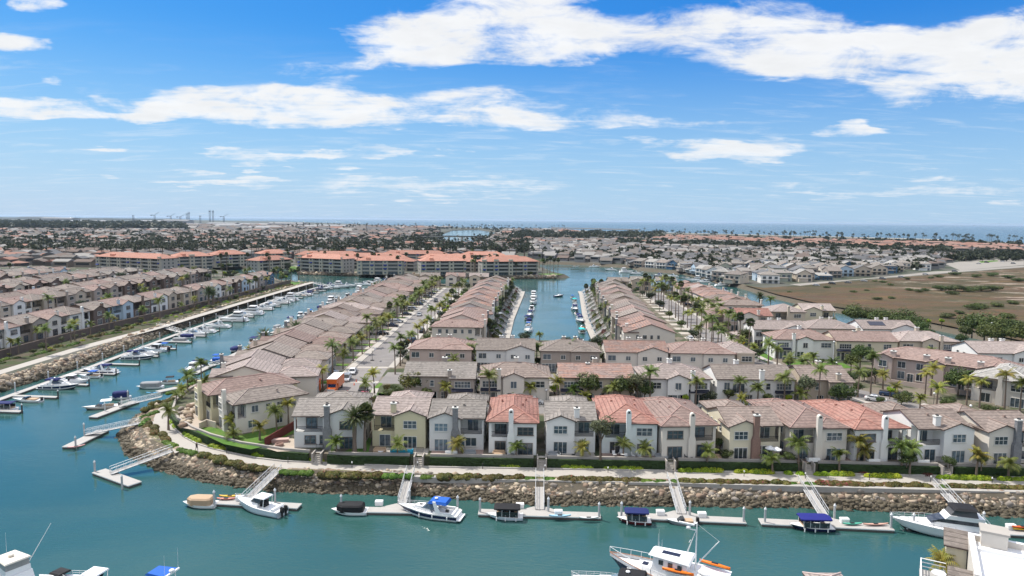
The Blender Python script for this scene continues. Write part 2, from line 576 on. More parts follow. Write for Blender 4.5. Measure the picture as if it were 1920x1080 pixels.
L_palmy = leaf_mat('sunlit_palm_fronds', (0.12, 0.16, 0.02), (0.30, 0.26, 0.05))  # yellow of sunlit fronds put into the leaf colour
L_date = leaf_mat('date_palm_fronds', (0.04, 0.065, 0.022), (0.10, 0.125, 0.045))
L_fan = leaf_mat('fan_palm_leaves', (0.05, 0.075, 0.025), (0.12, 0.14, 0.05))
L_tree = leaf_mat('tree_leaves', (0.028, 0.05, 0.013), (0.10, 0.13, 0.03))
L_dark = leaf_mat('dark_tree_leaves', (0.014, 0.026, 0.012), (0.048, 0.066, 0.026))
L_olive = leaf_mat('olive_leaves', (0.07, 0.09, 0.045), (0.15, 0.16, 0.08))
L_lime = leaf_mat('lime_shrub_leaves', (0.17, 0.26, 0.012), (0.33, 0.42, 0.03), 0.1)
L_rust = leaf_mat('rusty_shrub_leaves', (0.06, 0.08, 0.018), (0.17, 0.135, 0.035))
L_green = leaf_mat('green_cover_leaves', (0.06, 0.12, 0.015), (0.13, 0.22, 0.03))
L_red = leaf_mat('red_flower_leaves', (0.16, 0.035, 0.03), (0.30, 0.08, 0.06))
# ------------------------------------------------------------------ water
def water_mat():
    m = bpy.data.materials.new('harbour_water')
    m.use_nodes = True
    t = m.node_tree
    b = t.nodes['Principled BSDF']
    q = G(t)
    geo = N(t, 'ShaderNodeNewGeometry').outputs['Position']
    n0 = q.noise(geo, 0.013, 3, 0.5).outputs[0]
    base = q.mix(q.rng(n0, 0.3, 0.7), (0.022, 0.072, 0.066), (0.030, 0.090, 0.083))
    t.links.new(base, b.inputs['Base Color'])
    t.links.new(q.rng(q.noise(q.v('MULTIPLY', geo, (0.5, 1.2, 1)), 0.03, 4, 0.6, 0.6).outputs[0], 0.4, 0.62, 0.03, 0.22), b.inputs['Roughness'])
    b.inputs['IOR'].default_value = 1.5
    b.inputs['Specular IOR Level'].default_value = 0.5
    # short wind ripples running across the channel in patches
    rot = N(t, 'ShaderNodeMapping')
    rot.inputs['Rotation'].default_value = (0, 0, R(35))
    rot.inputs['Scale'].default_value = (0.7, 2.4, 1)
    t.links.new(geo, rot.inputs[0])
    fine = q.noise(rot.outputs[0], 1.1, 4, 0.6, 0.3).outputs[0]
    wide = q.noise(q.v('MULTIPLY', geo, (0.3, 0.8, 1)), 0.35, 4, 0.6, 0.4).outputs[0]
    patch = q.rng(q.noise(geo, 0.04, 3, 0.5).outputs[0], 0.35, 0.65, 0.35, 1.0)
    h = q.m('ADD', q.m('MULTIPLY', fine, patch), q.m('MULTIPLY', wide, 0.8))
    bn = N(t, 'ShaderNodeBump')
    bn.inputs['Strength'].default_value = 0.26
    bn.inputs['Distance'].default_value = 0.16
    t.links.new(h, bn.inputs['Height'])
    t.links.new(bn.outputs[0], b.inputs['Normal'])
    return m
mb = MB()
S = 26000
mb.add([(-S, -400, 0), (S, -400, 0), (S, 2 * S, 0), (-S, 2 * S, 0)], [(0, 1, 2, 3)])
tag(mb.build('water', water_mat()), kind='structure')
# ------------------------------------------------------------------ land
def P(z, *pts):
    return [W(x, y, z) for x, y in pts]
E_CREEK = P(0, (1255, 528), (1300, 534), (1345, 549), (1375, 566), (1420, 590), (1480, 607), (1570, 620), (1620, 626), (1690, 640), (1745, 655), (1830, 672), (1920, 690))
FRONT_W = P(0, (1920, 968), (1500, 950), (1000, 945), (760, 927), (520, 920), (400, 905), (300, 880), (240, 850), (225, 815), (260, 780), (310, 755), (340, 735))
PEN = [(300, 98), *FRONT_W, (-88, 198), (-88, 241), (-91, 290), (-91, 366), (-89, 425), (-86, 446), (-40, 450), (2, 450),
       (6.5, 445), (4.0, 418), (-2.2, 312), (-4.6, 257), (-4.2, 241), (33, 241), (34, 258), (36.8, 315), (45.4, 420), (48, 446), (60, 455), (98, 452), (118, 432), (130, 400), *E_CREEK[3:], (260, 225), (300, 205)]
FARSHORE = P(0, (1012, 495), (1100, 498), (1180, 503), (1200, 508), (1280, 515), (1330, 527), (1388, 541), (1450, 560), (1500, 572), (1560, 585), (1620, 595), (1700, 608), (1780, 625), (1850, 640), (1920, 655))
WBANK = P(0, (0, 735), (150, 688), (300, 630), (400, 595), (500, 560), (585, 538))
COAST = [(1500, 1250), (1222, 1634), (1219, 1983), (1080, 2169), (836, 2444), (521, 2800), (0, 3390), (-800, 4600), (-2600, 8000), (-9000, 14000)]
MAIN = [(-135, -300), *WBANK, (-137, 468), (-160, 476), (-178, 500), (-215, 540), (-250, 575), (-262, 600), (-240, 622), (-213, 623), (-190, 600), (-174, 556), (-158, 548), (-140, 547), (-91, 538), (4, 534),
        (34, 537), (47, 553), (38, 580), (27, 679), *FARSHORE, (235, 240), (300, 218), (700, 150), (5000, 150), (5000, 700), *COAST, (-14000, 14000), (-14000, -300)]
HARBOUR = [(-77, 1227), (-64, 1800), (-60, 2500), (-156, 3100), (-250, 2887), (-210, 2063), (-150, 1450), (-138, 1211), (-105, 1150)]
def sea_mat():
    m = bpy.data.materials.new('open_sea')
    m.use_nodes = True
    t = m.node_tree
    b = t.nodes['Principled BSDF']
    q = G(t)
    geo = N(t, 'ShaderNodeNewGeometry').outputs['Position']
    b.inputs['Base Color'].default_value = (0.012, 0.075, 0.125, 1)
    b.inputs['Roughness'].default_value = 0.12
    b.inputs['IOR'].default_value = 1.33
    bn = N(t, 'ShaderNodeBump')
    bn.inputs['Strength'].default_value = 1.0
    bn.inputs['Distance'].default_value = 12.0
    t.links.new(q.noise(q.v('MULTIPLY', geo, (0.5, 1.0, 1)), 0.12, 3, 0.6).outputs[0], bn.inputs['Height'])
    t.links.new(bn.outputs[0], b.inputs['Normal'])
    return m
sheet0 = MB()
sheet0.cap([(25900, 1250), (25900, 51900), (-25900, 51900), (-25900, 14000)] + COAST[::-1], 0.03)
tag(sheet0.build('sea', sea_mat()), kind='structure')
M_bank = mat('bank_earth', (0.10, 0.085, 0.062), 0.95, 0.3, 0.5, 0.6, 6)
M_town = mat('town_ground', (0.10, 0.095, 0.08), 0.95, 0.3, 0.05, alt=(0.04, 0.052, 0.028), altscale=0.02)
M_pen = mat('yard_ground', (0.16, 0.135, 0.105), 0.95, 0.25, 0.3, 0.3, 8, alt=(0.05, 0.062, 0.028), altscale=0.12)
def landmass(name, poly, zt, inset, mats, holes=()):
    if area(poly) < 0:
        poly = poly[::-1]
    top = offset_line(poly, inset, True)
    low = offset_line(poly, -inset * 0.7, True)
    mb = MB()
    n = len(poly)
    for (a, za), (b, zb) in (((low, -2.2), (poly, 0.0)), ((poly, 0.0), (top, zt))):
        mb.add([(x, y, za) for x, y in a] + [(x, y, zb) for x, y in b], [(i, (i + 1) % n, n + (i + 1) % n, n + i) for i in range(n)], 1)
    hs_ = []
    for h in holes:
        if area(h) > 0:
            h = h[::-1]
        ho = offset_line(h, inset, True)
        hs_.append(ho)
        k = len(h)
        mb.add([(x, y, -2.2) for x, y in h] + [(x, y, zt) for x, y in ho], [(i, (i + 1) % k, k + (i + 1) % k, k + i) for i in range(k)], 1)
    mb.cap(top, zt, 0, hs_)
    return tag(mb.build(name, mats), kind='structure'), top
pen_o, PEN_TOP = landmass('ground', PEN, 2.4, 3.6, [M_soil, M_bank])
main_o, MAIN_TOP = landmass('terrain', MAIN, 2.6, 4.0, [M_town, M_bank], [HARBOUR])
# the upper level the houses stand on, behind the hedge wall
HEDGE = [(110, 114.2), (89.5, 115.2), (48, 116.6), (4.1, 117.6), (-30.2, 118.3), (-41, 120.2), (-50.4, 123.7), (-58, 128.2), (-63.7, 132.8), (-69.5, 138.8), (-74.0, 145.5), (-77, 153), (-78.6, 162), (-79.4, 175)]
UP = [(296, 108), *HEDGE, (-82, 200), (-82.5, 240), (-85, 290), (-85, 366), (-83, 425), (-80, 440), (-40, 444), (-2, 444), (0.6, 438), (0.3, 418), (-5.9, 312), (-8.3, 257), (-8, 237.2),
      (36.8, 237.2), (37.7, 258), (40.5, 315), (49.3, 420), (52, 443), (62, 449), (95, 446), (113, 429), (125, 398), *offset_line(E_CREEK, -4.5)[3:], (255, 215), (296, 198)]
Z = 4.0
mb = MB()
mb.prism(UP, 1.5, Z)
tag(mb.build('upper_ground', M_pen), kind='structure')
# promenade along the water
WALK_OUT = P(2.4, (1990, 915), (1920, 912), (1500, 903), (1000, 893), (760, 887), (640, 881), (530, 877), (480, 871), (430, 862), (380, 852), (330, 838), (307, 820), (290, 800), (288, 785), (295, 770), (305, 760), (320, 748), (345, 733))
WALK_IN = P(2.4, (1990, 900), (1920, 897), (1500, 888), (1000, 880), (760, 876), (640, 870), (530, 866), (480, 860), (430, 850), (395, 842), (365, 832), (345, 821), (330, 808), (318, 794), (312, 780), (314, 768), (322, 757), (350, 742))
mb = MB()
n = len(WALK_OUT)
for i in range(n - 1):
    q4 = [WALK_OUT[i], WALK_IN[i], WALK_IN[i + 1], WALK_OUT[i + 1]]
    mb.add([(x, y, 2.406) for x, y in q4], [(0, 1, 2, 3)] if area(q4) > 0 else [(3, 2, 1, 0)])
for (x, y) in ((292, 790), (335, 838)):
    pass
tag(mb.build('promenade_path', M_conc), kind='structure')
mb = MB()
strip(mb, WALK_IN, -0.28, -0.02, 2.3, 2.62)
tag(mb.build('promenade_kerb', mat('kerb_concrete', (0.40, 0.38, 0.35), 0.85, 0.15, 1)), kind='structure')
# low seawall beam between the planting and the rocks
mb = MB()
seaw = P(2.4, (1990, 925), (1920, 922), (1500, 911), (1270, 905), (1000, 900), (775, 893))
strip(mb, seaw, -0.3, 0.6, 1.6, 2.55)
tag(mb.build('seawall_kerb', mat('seawall_concrete', (0.33, 0.315, 0.29), 0.9, 0.25, 0.7, 0.4, 8)), kind='structure')
# short branch paths from the promenade to the gangways
mb = MB()
for pts in (((300, 797), (300, 789), (262, 792), (262, 798)), ((345, 843), (338, 836), (322, 842), (328, 850)), ((330, 756), (318, 751), (302, 750), (303, 755)), ((533, 877), (545, 876), (528, 884), (518, 882))):
    q4 = P(2.4, *pts)
    mb.add([(x, y, 2.411) for x, y in q4], [(0, 1, 2, 3)] if area(q4) > 0 else [(3, 2, 1, 0)])
tag(mb.build('gangway_path', M_conc), kind='structure')
# ------------------------------------------------------------------ streets on the peninsula
SIDE = mat('sidewalk_concrete', (0.37, 0.345, 0.31), 0.85, 0.1, 0.4)
M_drive = mat('driveway_concrete', (0.37, 0.335, 0.29), 0.85, 0.14, 0.25)
def sheet(name, polys, z, m, lift=0.0):
    mb = MB()
    for p in polys:
        if lift:
            mb.prism(p, z, z + lift)
        else:
            mb.cap(p if area(p) > 0 else p[::-1], z)
    return tag(mb.build(name, m), kind='structure')
LST = [(-38.4, 140), (-38.6, 157), (-39.5, 190), (-39, 230), (-38.8, 275), (-37.6, 340), (-36.3, 387), (-35.4, 418)]
ST_W = 4.6
road_l = offset_line(LST, ST_W) + offset_line(LST, -ST_W)[::-1]
RST = [(82.8, 402), (81, 370), (77.6, 300), (74.2, 252), (71.5, 222), (72.5, 205), (76.5, 190), (82.5, 172), (91.5, 153.5), (100.5, 139), (112, 124)]
road_r = offset_line(RST, 4.6) + offset_line(RST, -4.6)[::-1]
ALLEY = [(-38, 148.2), (0, 148.4), (50, 148.8), (84, 148.0), (92, 150)]
ALLEY2 = [(-34, 178), (30, 177.5), (66, 176)]
sheet('street_road', [road_l], Z + 0.006, M_asphalt)
sheet('east_street_road', [road_r], Z + 0.010, M_asphalt)
sheet('lane_road', [offset_line(ALLEY, 2.9) + offset_line(ALLEY, -2.9)[::-1]], Z + 0.014, M_asphalt)
sheet('court_road', [offset_line(ALLEY2, 6.5) + offset_line(ALLEY2, -6.5)[::-1]], Z + 0.018, M_asphalt)
mb = MB()
for a, b in ((ST_W, ST_W + 2.2),):
    strip(mb, LST[1:], a, b, Z - .2, Z + 0.13)
strip(mb, LST[2:], -ST_W - 2.0, -ST_W, Z - .2, Z + 0.13)
for i0, i1 in ((0, 7), (8, 11)):
    strip(mb, RST[i0:i1], 4.6, 6.4, Z - .2, Z + 0.13)
strip(mb, RST, -6.6, -4.6, Z - .2, Z + 0.13)
strip(mb, [(-33.6, 166), (-33.0, 160), (-31.0, 156.0), (-27.8, 152.6), (-22, 151.6), (40, 151.9), (66, 152.6)], -0.8, 0.8, Z - .2, Z + 0.125)
tag(mb.build('sidewalk', SIDE), kind='structure')
sheet('crosswalk_band', [[(-43.6, 189.6), (-34.4, 189.6), (-34.4, 191.4), (-43.6, 191.4)], [(-43.5, 171.8), (-34.2, 171.8), (-34.2, 174.0), (-43.5, 174.0)]], Z + 0.022, mat('pale_band', (0.38, 0.35, 0.31), 0.85, 0.1, 0.6))
# driveways on the two sides of the streets
dr, lawns = [], []
for k in range(30):
    y = 168 + k * 10.6
    if y > 412:
        break
    x = -46.0 + (y - 190) * 0.014
    dr.append([(x - 6.5, y - 3.6), (x - .7, y - 3.6), (x - .7, y + 2.2), (x - 6.5, y + 2.2)])
    lawns.append([(x - 5.0, y + 2.6), (x - .9, y + 2.6), (x - .9, y + 5.4), (x - 5.0, y + 5.4)])
for k in range(17):
    y = 222 + k * 11
    x = -31.6 + (y - 220) * 0.014
    dr.append([(x + .3, y - 2.6), (x + 5, y - 2.6), (x + 5, y + 2.6), (x + .3, y + 2.6)])
    if k < 16:
        xr = 66.3 + (y - 222) * 0.068
        dr.append([(xr - 5, y - 2.6), (xr - .4, y - 2.6), (xr - .4, y + 2.6), (xr - 5, y + 2.6)])
        xr = 84.0 + (y - 222) * 0.05
        if y > 260:
            dr.append([(xr - 1, y - 2.6), (xr + 5, y - 2.6), (xr + 5, y + 2.6), (xr - 1, y + 2.6)])
sheet('driveway', dr, Z, M_drive, 0.07)
lawns += [P(4.1, (648, 776), (690, 740), (705, 735), (730, 740), (745, 750), (700, 750)), P(4.1, (708, 737), (735, 733), (770, 741), (760, 750), (715, 750)), P(4.1, (683, 745), (690, 735), (712, 717), (718, 719), (700, 735)),
          P(4.1, (1395, 660), (1425, 655), (1450, 672), (1440, 680)), P(4.1, (1470, 678), (1505, 673), (1510, 684), (1480, 688)), P(4.1, (1520, 680), (1580, 680), (1600, 690), (1540, 690)),
          P(4.1, (1495, 690), (1530, 688), (1560, 700), (1530, 705)), P(4.1, (368, 808), (380, 800), (405, 800), (440, 818), (560, 790), (562, 806), (498, 836), (470, 842), (420, 832)), P(4.1, (900, 752), (1010, 752), (1015, 757), (900, 757)),
          P(4.1, (1260, 758), (1330, 757), (1335, 763), (1260, 764)), P(4.1, (640, 850), (690, 820), (697, 822), (690, 850)), P(4.1, (1590, 756), (1620, 752), (1640, 760), (1610, 764))]
sheet('lawn', lawns, Z, M_lawn, 0.05)
# ------------------------------------------------------------------ the west bank: rim path and raised yards
mb = MB()
WP_OUT = P(2.6, (-60, 720), (0, 702), (150, 656), (300, 616), (400, 586), (500, 556), (575, 534), (590, 530))
WP_IN = P(2.6, (-60, 711), (0, 694), (150, 649), (300, 610), (400, 581), (500, 552), (572, 531), (585, 528.5))
for i in range(len(WP_OUT) - 1):
    q4 = [WP_OUT[i], WP_IN[i], WP_IN[i + 1], WP_OUT[i + 1]]
    mb.add([(x, y, 2.607) for x, y in q4], [(0, 1, 2, 3)] if area(q4) > 0 else [(3, 2, 1, 0)])
tag(mb.build('west_path', M_conc), kind='structure')
W_WALL = [(-156, 120), (-155.5, 160), (-155.0, 200), (-155.6, 216), (-155.4, 250), (-152.6, 288), (-149.2, 346), (-147.7, 412), (-150, 450)]
mb = MB()
mb.prism(W_WALL + [(-175, 478), (-225, 535), (-330, 560), (-420, 560), (-560, 500), (-560, 120)], 2.0, 4.2)
tag(mb.build('west_ground', mat('west_yards', (0.12, 0.105, 0.085), 0.95, 0.25, 0.3, alt=(0.045, 0.058, 0.028), altscale=0.08)), kind='structure')
roads = []
for x in (-190, -236, -284, -334, -386):
    roads.append([(x - 3.6, 150), (x + 3.6, 150), (x + 3.6, 470), (x - 3.6, 470)])
sheet('west_road', roads, 4.206, M_asphalt)
# condominium bank path and lawn
sheet('east_point_lawn', [[(-150, 462), (-140, 462), (-142, 440), (-147.0, 440)], [(-160, 472), (-150, 464), (-147, 440), (-152, 455)], [(24, 541), (36, 544), (42, 553), (34, 560), (20, 556)], [(-205, 612), (-180, 570), (-168, 562), (-160, 560), (-176, 580), (-196, 618)], [(-260, 625), (-225, 633), (-200, 626), (-200, 632), (-230, 640), (-262, 632)]], 2.62, M_lawn)
cond_path = [(36, 543.5), (4, 540), (-91, 544), (-140, 553.5), (-155, 554.5), (-168, 562), (-184, 603), (-205, 629)]
mb = MB()
strip(mb, cond_path, -1.5, 1.2, 2.55, 2.64)
tag(mb.build('point_path', M_conc), kind='structure')
# ------------------------------------------------------------------ the marsh field
def field_mat():
    m = bpy.data.materials.new('dry_marsh')
    m.use_nodes = True
    t = m.node_tree
    b = t.nodes['Principled BSDF']
    q = G(t)
    geo = N(t, 'ShaderNodeNewGeometry').outputs['Position']
    st = q.v('MULTIPLY', geo, (0.7, 1.6, 1))
    n1 = q.noise(st, 0.016, 6, 0.62, 0.5).outputs[0]
    n2 = q.noise(st, 0.05, 6, 0.65).outputs[0]
    n5 = q.noise(q.v('MULTIPLY', geo, (0.5, 1.5, 1)), 0.022, 6, 0.6, 0.8).outputs[0]
    n3 = q.noise(geo, 0.6, 4, 0.6).outputs[0]
    c = q.ramp(n1, [(0.28, (0.062, 0.042, 0.036)), (0.38, (0.085, 0.052, 0.040)), (0.46, (0.115, 0.068, 0.038)), (0.53, (0.082, 0.062, 0.036)), (0.60, (0.058, 0.055, 0.030)), (0.70, (0.105, 0.062, 0.038)), (0.8, (0.125, 0.10, 0.07))])
    c = q.mix(q.rng(n5, 0.55, 0.68, 0.0, 0.8), c, (0.075, 0.078, 0.034))
    c = q.mix(q.rng(n5, 0.44, 0.34, 0.0, 0.7), c, (0.145, 0.095, 0.045))
    n4 = q.noise(geo, 0.16, 5, 0.65).outputs[0]
    c = q.mix(q.rng(n4, 0.5, 0.66, 0.0, 0.8), c, (0.045, 0.05, 0.024))
    c = q.mix(q.rng(n2, 0.45, 0.7), c, (0.10, 0.075, 0.05))
    sx = N(t, 'ShaderNodeSeparateXYZ')
    t.links.new(geo, sx.inputs[0])
    sand = q.m('MULTIPLY', q.rng(q.noise(st, 0.045, 7, 0.7).outputs[0], 0.53, 0.62), q.rng(sx.outputs[0], 230, 300))
    c = q.mix(q.m('MULTIPLY', sand, 0.75), c, (0.36, 0.30, 0.24))
    c = q.mix(q.rng(n3, 0.3, 0.8, 0.0, 0.45), c, (0.05, 0.045, 0.025))
    t.links.new(c, b.inputs['Base Color'])
    b.inputs['Roughness'].default_value = 0.95
    b.inputs['Specular IOR Level'].default_value = 0.1
    bn = N(t, 'ShaderNodeBump')
    bn.inputs['Strength'].default_value = 0.7
    bn.inputs['Distance'].default_value = 0.4
    t.links.new(n3, bn.inputs['Height'])
    t.links.new(bn.outputs[0], b.inputs['Normal'])
    return m
FIELD = offset_line(P(0, (1388, 541), (1450, 560), (1500, 572), (1560, 585), (1620, 595), (1700, 608), (1780, 625), (1850, 640), (1920, 655)), 2.5) + [(270, 232), (420, 205), (900, 200), (900, 640)] + P(2.6, (1920, 502), (1800, 511), (1700, 519), (1600, 527), (1500, 535), (1430, 540))
mb = MB()
fp = FIELD if area(FIELD) > 0 else FIELD[::-1]
mb.cap(fp, 2.63)
tag(mb.build('marsh_field', field_mat()), kind='structure')
M_pale = mat('pale_pavement', (0.25, 0.23, 0.20), 0.9, 0.15, 0.05)
sheet('marsh_road', [P(2.6, (1480, 533), (1560, 527), (1660, 519), (1750, 509), (1800, 507), (1920, 498), (1920, 501), (1800, 510), (1700, 518), (1600, 525), (1500, 536))], 2.64, M_pale)
sheet('beach_lot', [P(2.6, (1770, 494), (1830, 488), (1920, 484), (1920, 497), (1800, 507))], 2.65, M_pale)
sheet('beach_lawn', [P(2.6, (1600, 482), (1640, 481), (1650, 484), (1620, 486)), P(2.6, (1835, 490), (1870, 488), (1872, 490), (1840, 493))], 2.66, M_lawn)
M_sand = mat('beach_sand', (0.42, 0.36, 0.28), 0.95, 0.1, 0.02)
bs = COAST[1:7]
sheet('beach', [[(x - 8, y - 2) for x, y in bs] + [(x - 55, y - 30) for x, y in bs][::-1]], 2.64, M_sand)
# ------------------------------------------------------------------ rocks
def rock_heap(name, line, w0, w1, z0, z1, step, size, seed, mats, label=None, wet=0.75, dens=1.0):
    """boulders tipped along the slope that runs beside a line"""
    rg = np.random.default_rng(seed)
    ico = bmesh.new()
    bmesh.ops.create_icosphere(ico, subdivisions=1, radius=1.0)
    bv = np.array([v.co[:] for v in ico.verts])
    bf = np.array([[v.index for v in f.verts] for f in ico.faces])
    ico.free()
    slope = math.hypot(w1 - w0, z1 - z0)
    Vs, Fs, Ms = [], [], []
    base = 0
    for (x, y, h) in along(line, step):
        cnt = int(round(slope / step * dens + rg.random()))
        for k in range(cnt):
            t = (k + rg.random()) / cnt
            w = w0 + (w1 - w0) * t
            z = z0 + (z1 - z0) * t
            s = size * min(2.1, 0.62 * math.exp(abs(rg.normal()) * .55))
            sc3 = np.array([s * rg.uniform(.7, 1.3), s * rg.uniform(.7, 1.2), s * rg.uniform(.5, .95)])
            a, b_, c_ = rg.uniform(0, 6.28, 3)
            ca, sa, cb, sb = math.cos(a), math.sin(a), math.cos(b_ * .2), math.sin(b_ * .2)
            v = bv * rg.uniform(0.55, 1.3, (len(bv), 1)) * sc3
            v = v @ np.array([[ca, -sa, 0], [sa, ca, 0], [0, 0, 1]]) @ np.array([[1, 0, 0], [0, cb, -sb], [0, sb, cb]])
            jx, jy = rg.uniform(-.5, .5, 2) * step
            v = v + np.array([x - math.sin(h) * w + jx, y + math.cos(h) * w + jy, z + rg.uniform(-.05, .2)])
            Vs.append(v)
            Fs.append(bf + base)
            base += len(bv)
            low = z < wet + rg.uniform(-.25, .25)
            Ms.append(np.full(len(bf), 4 if low else rg.integers(0, 4)))
    me = np_mesh(name, np.concatenate(Vs), np.concatenate(Fs), mats, np.concatenate(Ms))
    return tag(put(name, me), label, None, None, 'stuff')
RK = [mat('rock_tan', (0.35, 0.28, 0.205), 0.9, 0.25, 1.5, 0.5, 4), mat('rock_grey', (0.24, 0.21, 0.18), 0.9, 0.25, 1.5, 0.5, 4), mat('rock_brown', (0.23, 0.165, 0.12), 0.9, 0.25, 1.5, 0.5, 4),
      mat('rock_cream', (0.46, 0.385, 0.285), 0.9, 0.2, 1.5, 0.5, 4), mat('rock_wet', (0.09, 0.075, 0.05), 0.7, 0.35, 1.5, 0.5, 4)]
front_line = FRONT_W[::-1]
front_line = [*front_line, (140, 102)]
rock_heap('riprap_rocks', front_line, -0.6, 4.3, -0.35, 2.1, 0.34, 0.36, 3, RK, dens=1.25)
wb = [(-134, 130), *WBANK]
rock_heap('west_riprap_rocks', wb, -0.6, 4.4, -0.3, 2.4, 0.62, 0.6, 4, RK, wet=0.9)
rock_heap('point_riprap_rocks', [(-178, 500), (-160, 476), (-137, 468)][::-1] + [], 0.2, 3.4, 0, 2.4, 1.0, .8, 5, RK)
rock_heap('condo_riprap_rocks', [(34, 537), (4, 534), (-91, 538), (-140, 547), (-158, 548), (-174, 556), (-190, 600), (-213, 623)], -3.6, 0.3, 2.4, -0.1, 1.1, .85, 6, RK)
sheet('patio_paving', [P(4.1, (335, 800), (338, 772), (356, 755), (372, 752), (392, 800), (366, 806)), P(4.1, (500, 840), (540, 820), (552, 822), (552, 845), (520, 846))], Z + .01, mat('patio_stone', (.38, .32, .26), .9, .15, .6), .02)
for k, (px0, px1) in enumerate(((700, 800), (806, 905), (915, 1006), (1024, 1116), (1130, 1232), (1240, 1345), (1366, 1466), (1484, 1586), (1600, 1702), (1724, 1824))):
    xa, xb = W(px0, 856, Z)[0], W(px1, 856, Z)[0]
    ya, yb = 117.66 - .0285 * xa + .6, 117.66 - .0285 * xb + .6
    sheet('terrace_paving', [[(xa, ya), (xb, yb), (xb, yb + 3.4), (xa, ya + 3.4)]], Z + .01, [M_conc, mat('pink_pavers', (.35, .25, .215), .9, .15, .8), M_pen][k % 3], .02)
sheet('west_planting_bed', [offset_line(WP_IN, .25) + [(-144.5, 462)] + [(x + .9, y) for x, y in W_WALL[1:-1]][::-1]], 2.612, mat('bed_mulch', (.075, .062, .04), .95, .4, .5, .5, 5, alt=(.045, .06, .02), altscale=.25))
# ------------------------------------------------------------------ houses
STUCCO = {}
def stucco(name, c):
    return mat('stucco_' + name, c, 0.9, 0.07, 0.35, 0.25, 18)
WALLS = {k: stucco(k, c) for k, c in dict(
    white=(0.72, 0.71, 0.68), grey=(0.60, 0.595, 0.57), yellow=(0.60, 0.54, 0.36), cream=(0.62, 0.56, 0.42), tan=(0.46, 0.39, 0.31), taupe=(0.34, 0.29, 0.25),
    pink=(0.47, 0.38, 0.33), mint=(0.64, 0.68, 0.66), blue=(0.06, 0.13, 0.21), brown=(0.15, 0.11, 0.09), sage=(0.34, 0.36, 0.29), bone=(0.62, 0.57, 0.50), paleblue=(0.42, 0.52, 0.60), sand=(0.52, 0.45, 0.36)).items()}
ROOFS = dict(
    red=roof_mat('tiles_red', (0.31, 0.155, 0.125), (0.38, 0.25, 0.205)),
    brown=roof_mat('tiles_brown', (0.23, 0.185, 0.16), (0.30, 0.245, 0.215)),
    grey=roof_mat('tiles_grey', (0.225, 0.205, 0.185), (0.30, 0.265, 0.24)),
    pink=roof_mat('tiles_pinkish', (0.34, 0.285, 0.26), (0.40, 0.335, 0.31)),
    rose=roof_mat('tiles_rose', (0.265, 0.19, 0.165), (0.34, 0.26, 0.23)),
    streak=roof_mat('tiles_streaked', (0.265, 0.205, 0.185), (0.43, 0.21, 0.14), 0.75),
    taupe=roof_mat('tiles_taupe', (0.235, 0.20, 0.175), (0.30, 0.26, 0.23)),
    orange=roof_mat('tiles_orange', (0.42, 0.21, 0.155), (0.48, 0.27, 0.21)),
    slate=roof_mat('shingles_slate', (0.17, 0.17, 0.175), (0.24, 0.24, 0.24)),
    pale=roof_mat('roofing_pale', (0.32, 0.305, 0.28), (0.40, 0.385, 0.36)),
    wood=roof_mat('shakes_weathered', (0.25, 0.225, 0.20), (0.33, 0.30, 0.265)))
RIDGE = {k: mat('ridge_' + k, tuple(min(1, x * 1.12 + 0.01) for x in c), 0.85, 0.1, 2) for k, c in dict(
    red=(0.33, 0.16, 0.125), brown=(0.25, 0.18, 0.15), grey=(0.25, 0.22, 0.19), pink=(0.42, 0.33, 0.3), rose=(0.33, 0.21, 0.18), streak=(0.28, 0.18, 0.15), taupe=(0.29, 0.23, 0.2),
    orange=(0.62, 0.27, 0.18), slate=(0.2, 0.2, 0.2), pale=(0.48, 0.46, 0.43), wood=(0.29, 0.26, 0.23)).items()}
M_fascia = mat('fascia_brown', (0.09, 0.06, 0.05), 0.7, 0.1, 2)
M_trim = mat('window_trim', (0.60, 0.59, 0.55), 0.6, 0.05, 1)
M_trimd = mat('dark_window_trim', (0.16, 0.13, 0.11), 0.6, 0.05, 1)
M_door = mat('house_door', (0.07, 0.045, 0.035), 0.5, 0.1, 1)
M_garage = mat('garage_door_paint', (0.42, 0.38, 0.32), 0.6, 0.06, 1)
M_awn = mat('navy_awning', (0.02, 0.022, 0.04), 0.7, 0.1, 1)
M_solar = mat('solar_cells', (0.012, 0.014, 0.03), 0.25, 0.2, 1, spec=0.5)
M_vent = mat('roof_vent', (0.45, 0.40, 0.37), 0.6, 0.1, 1)
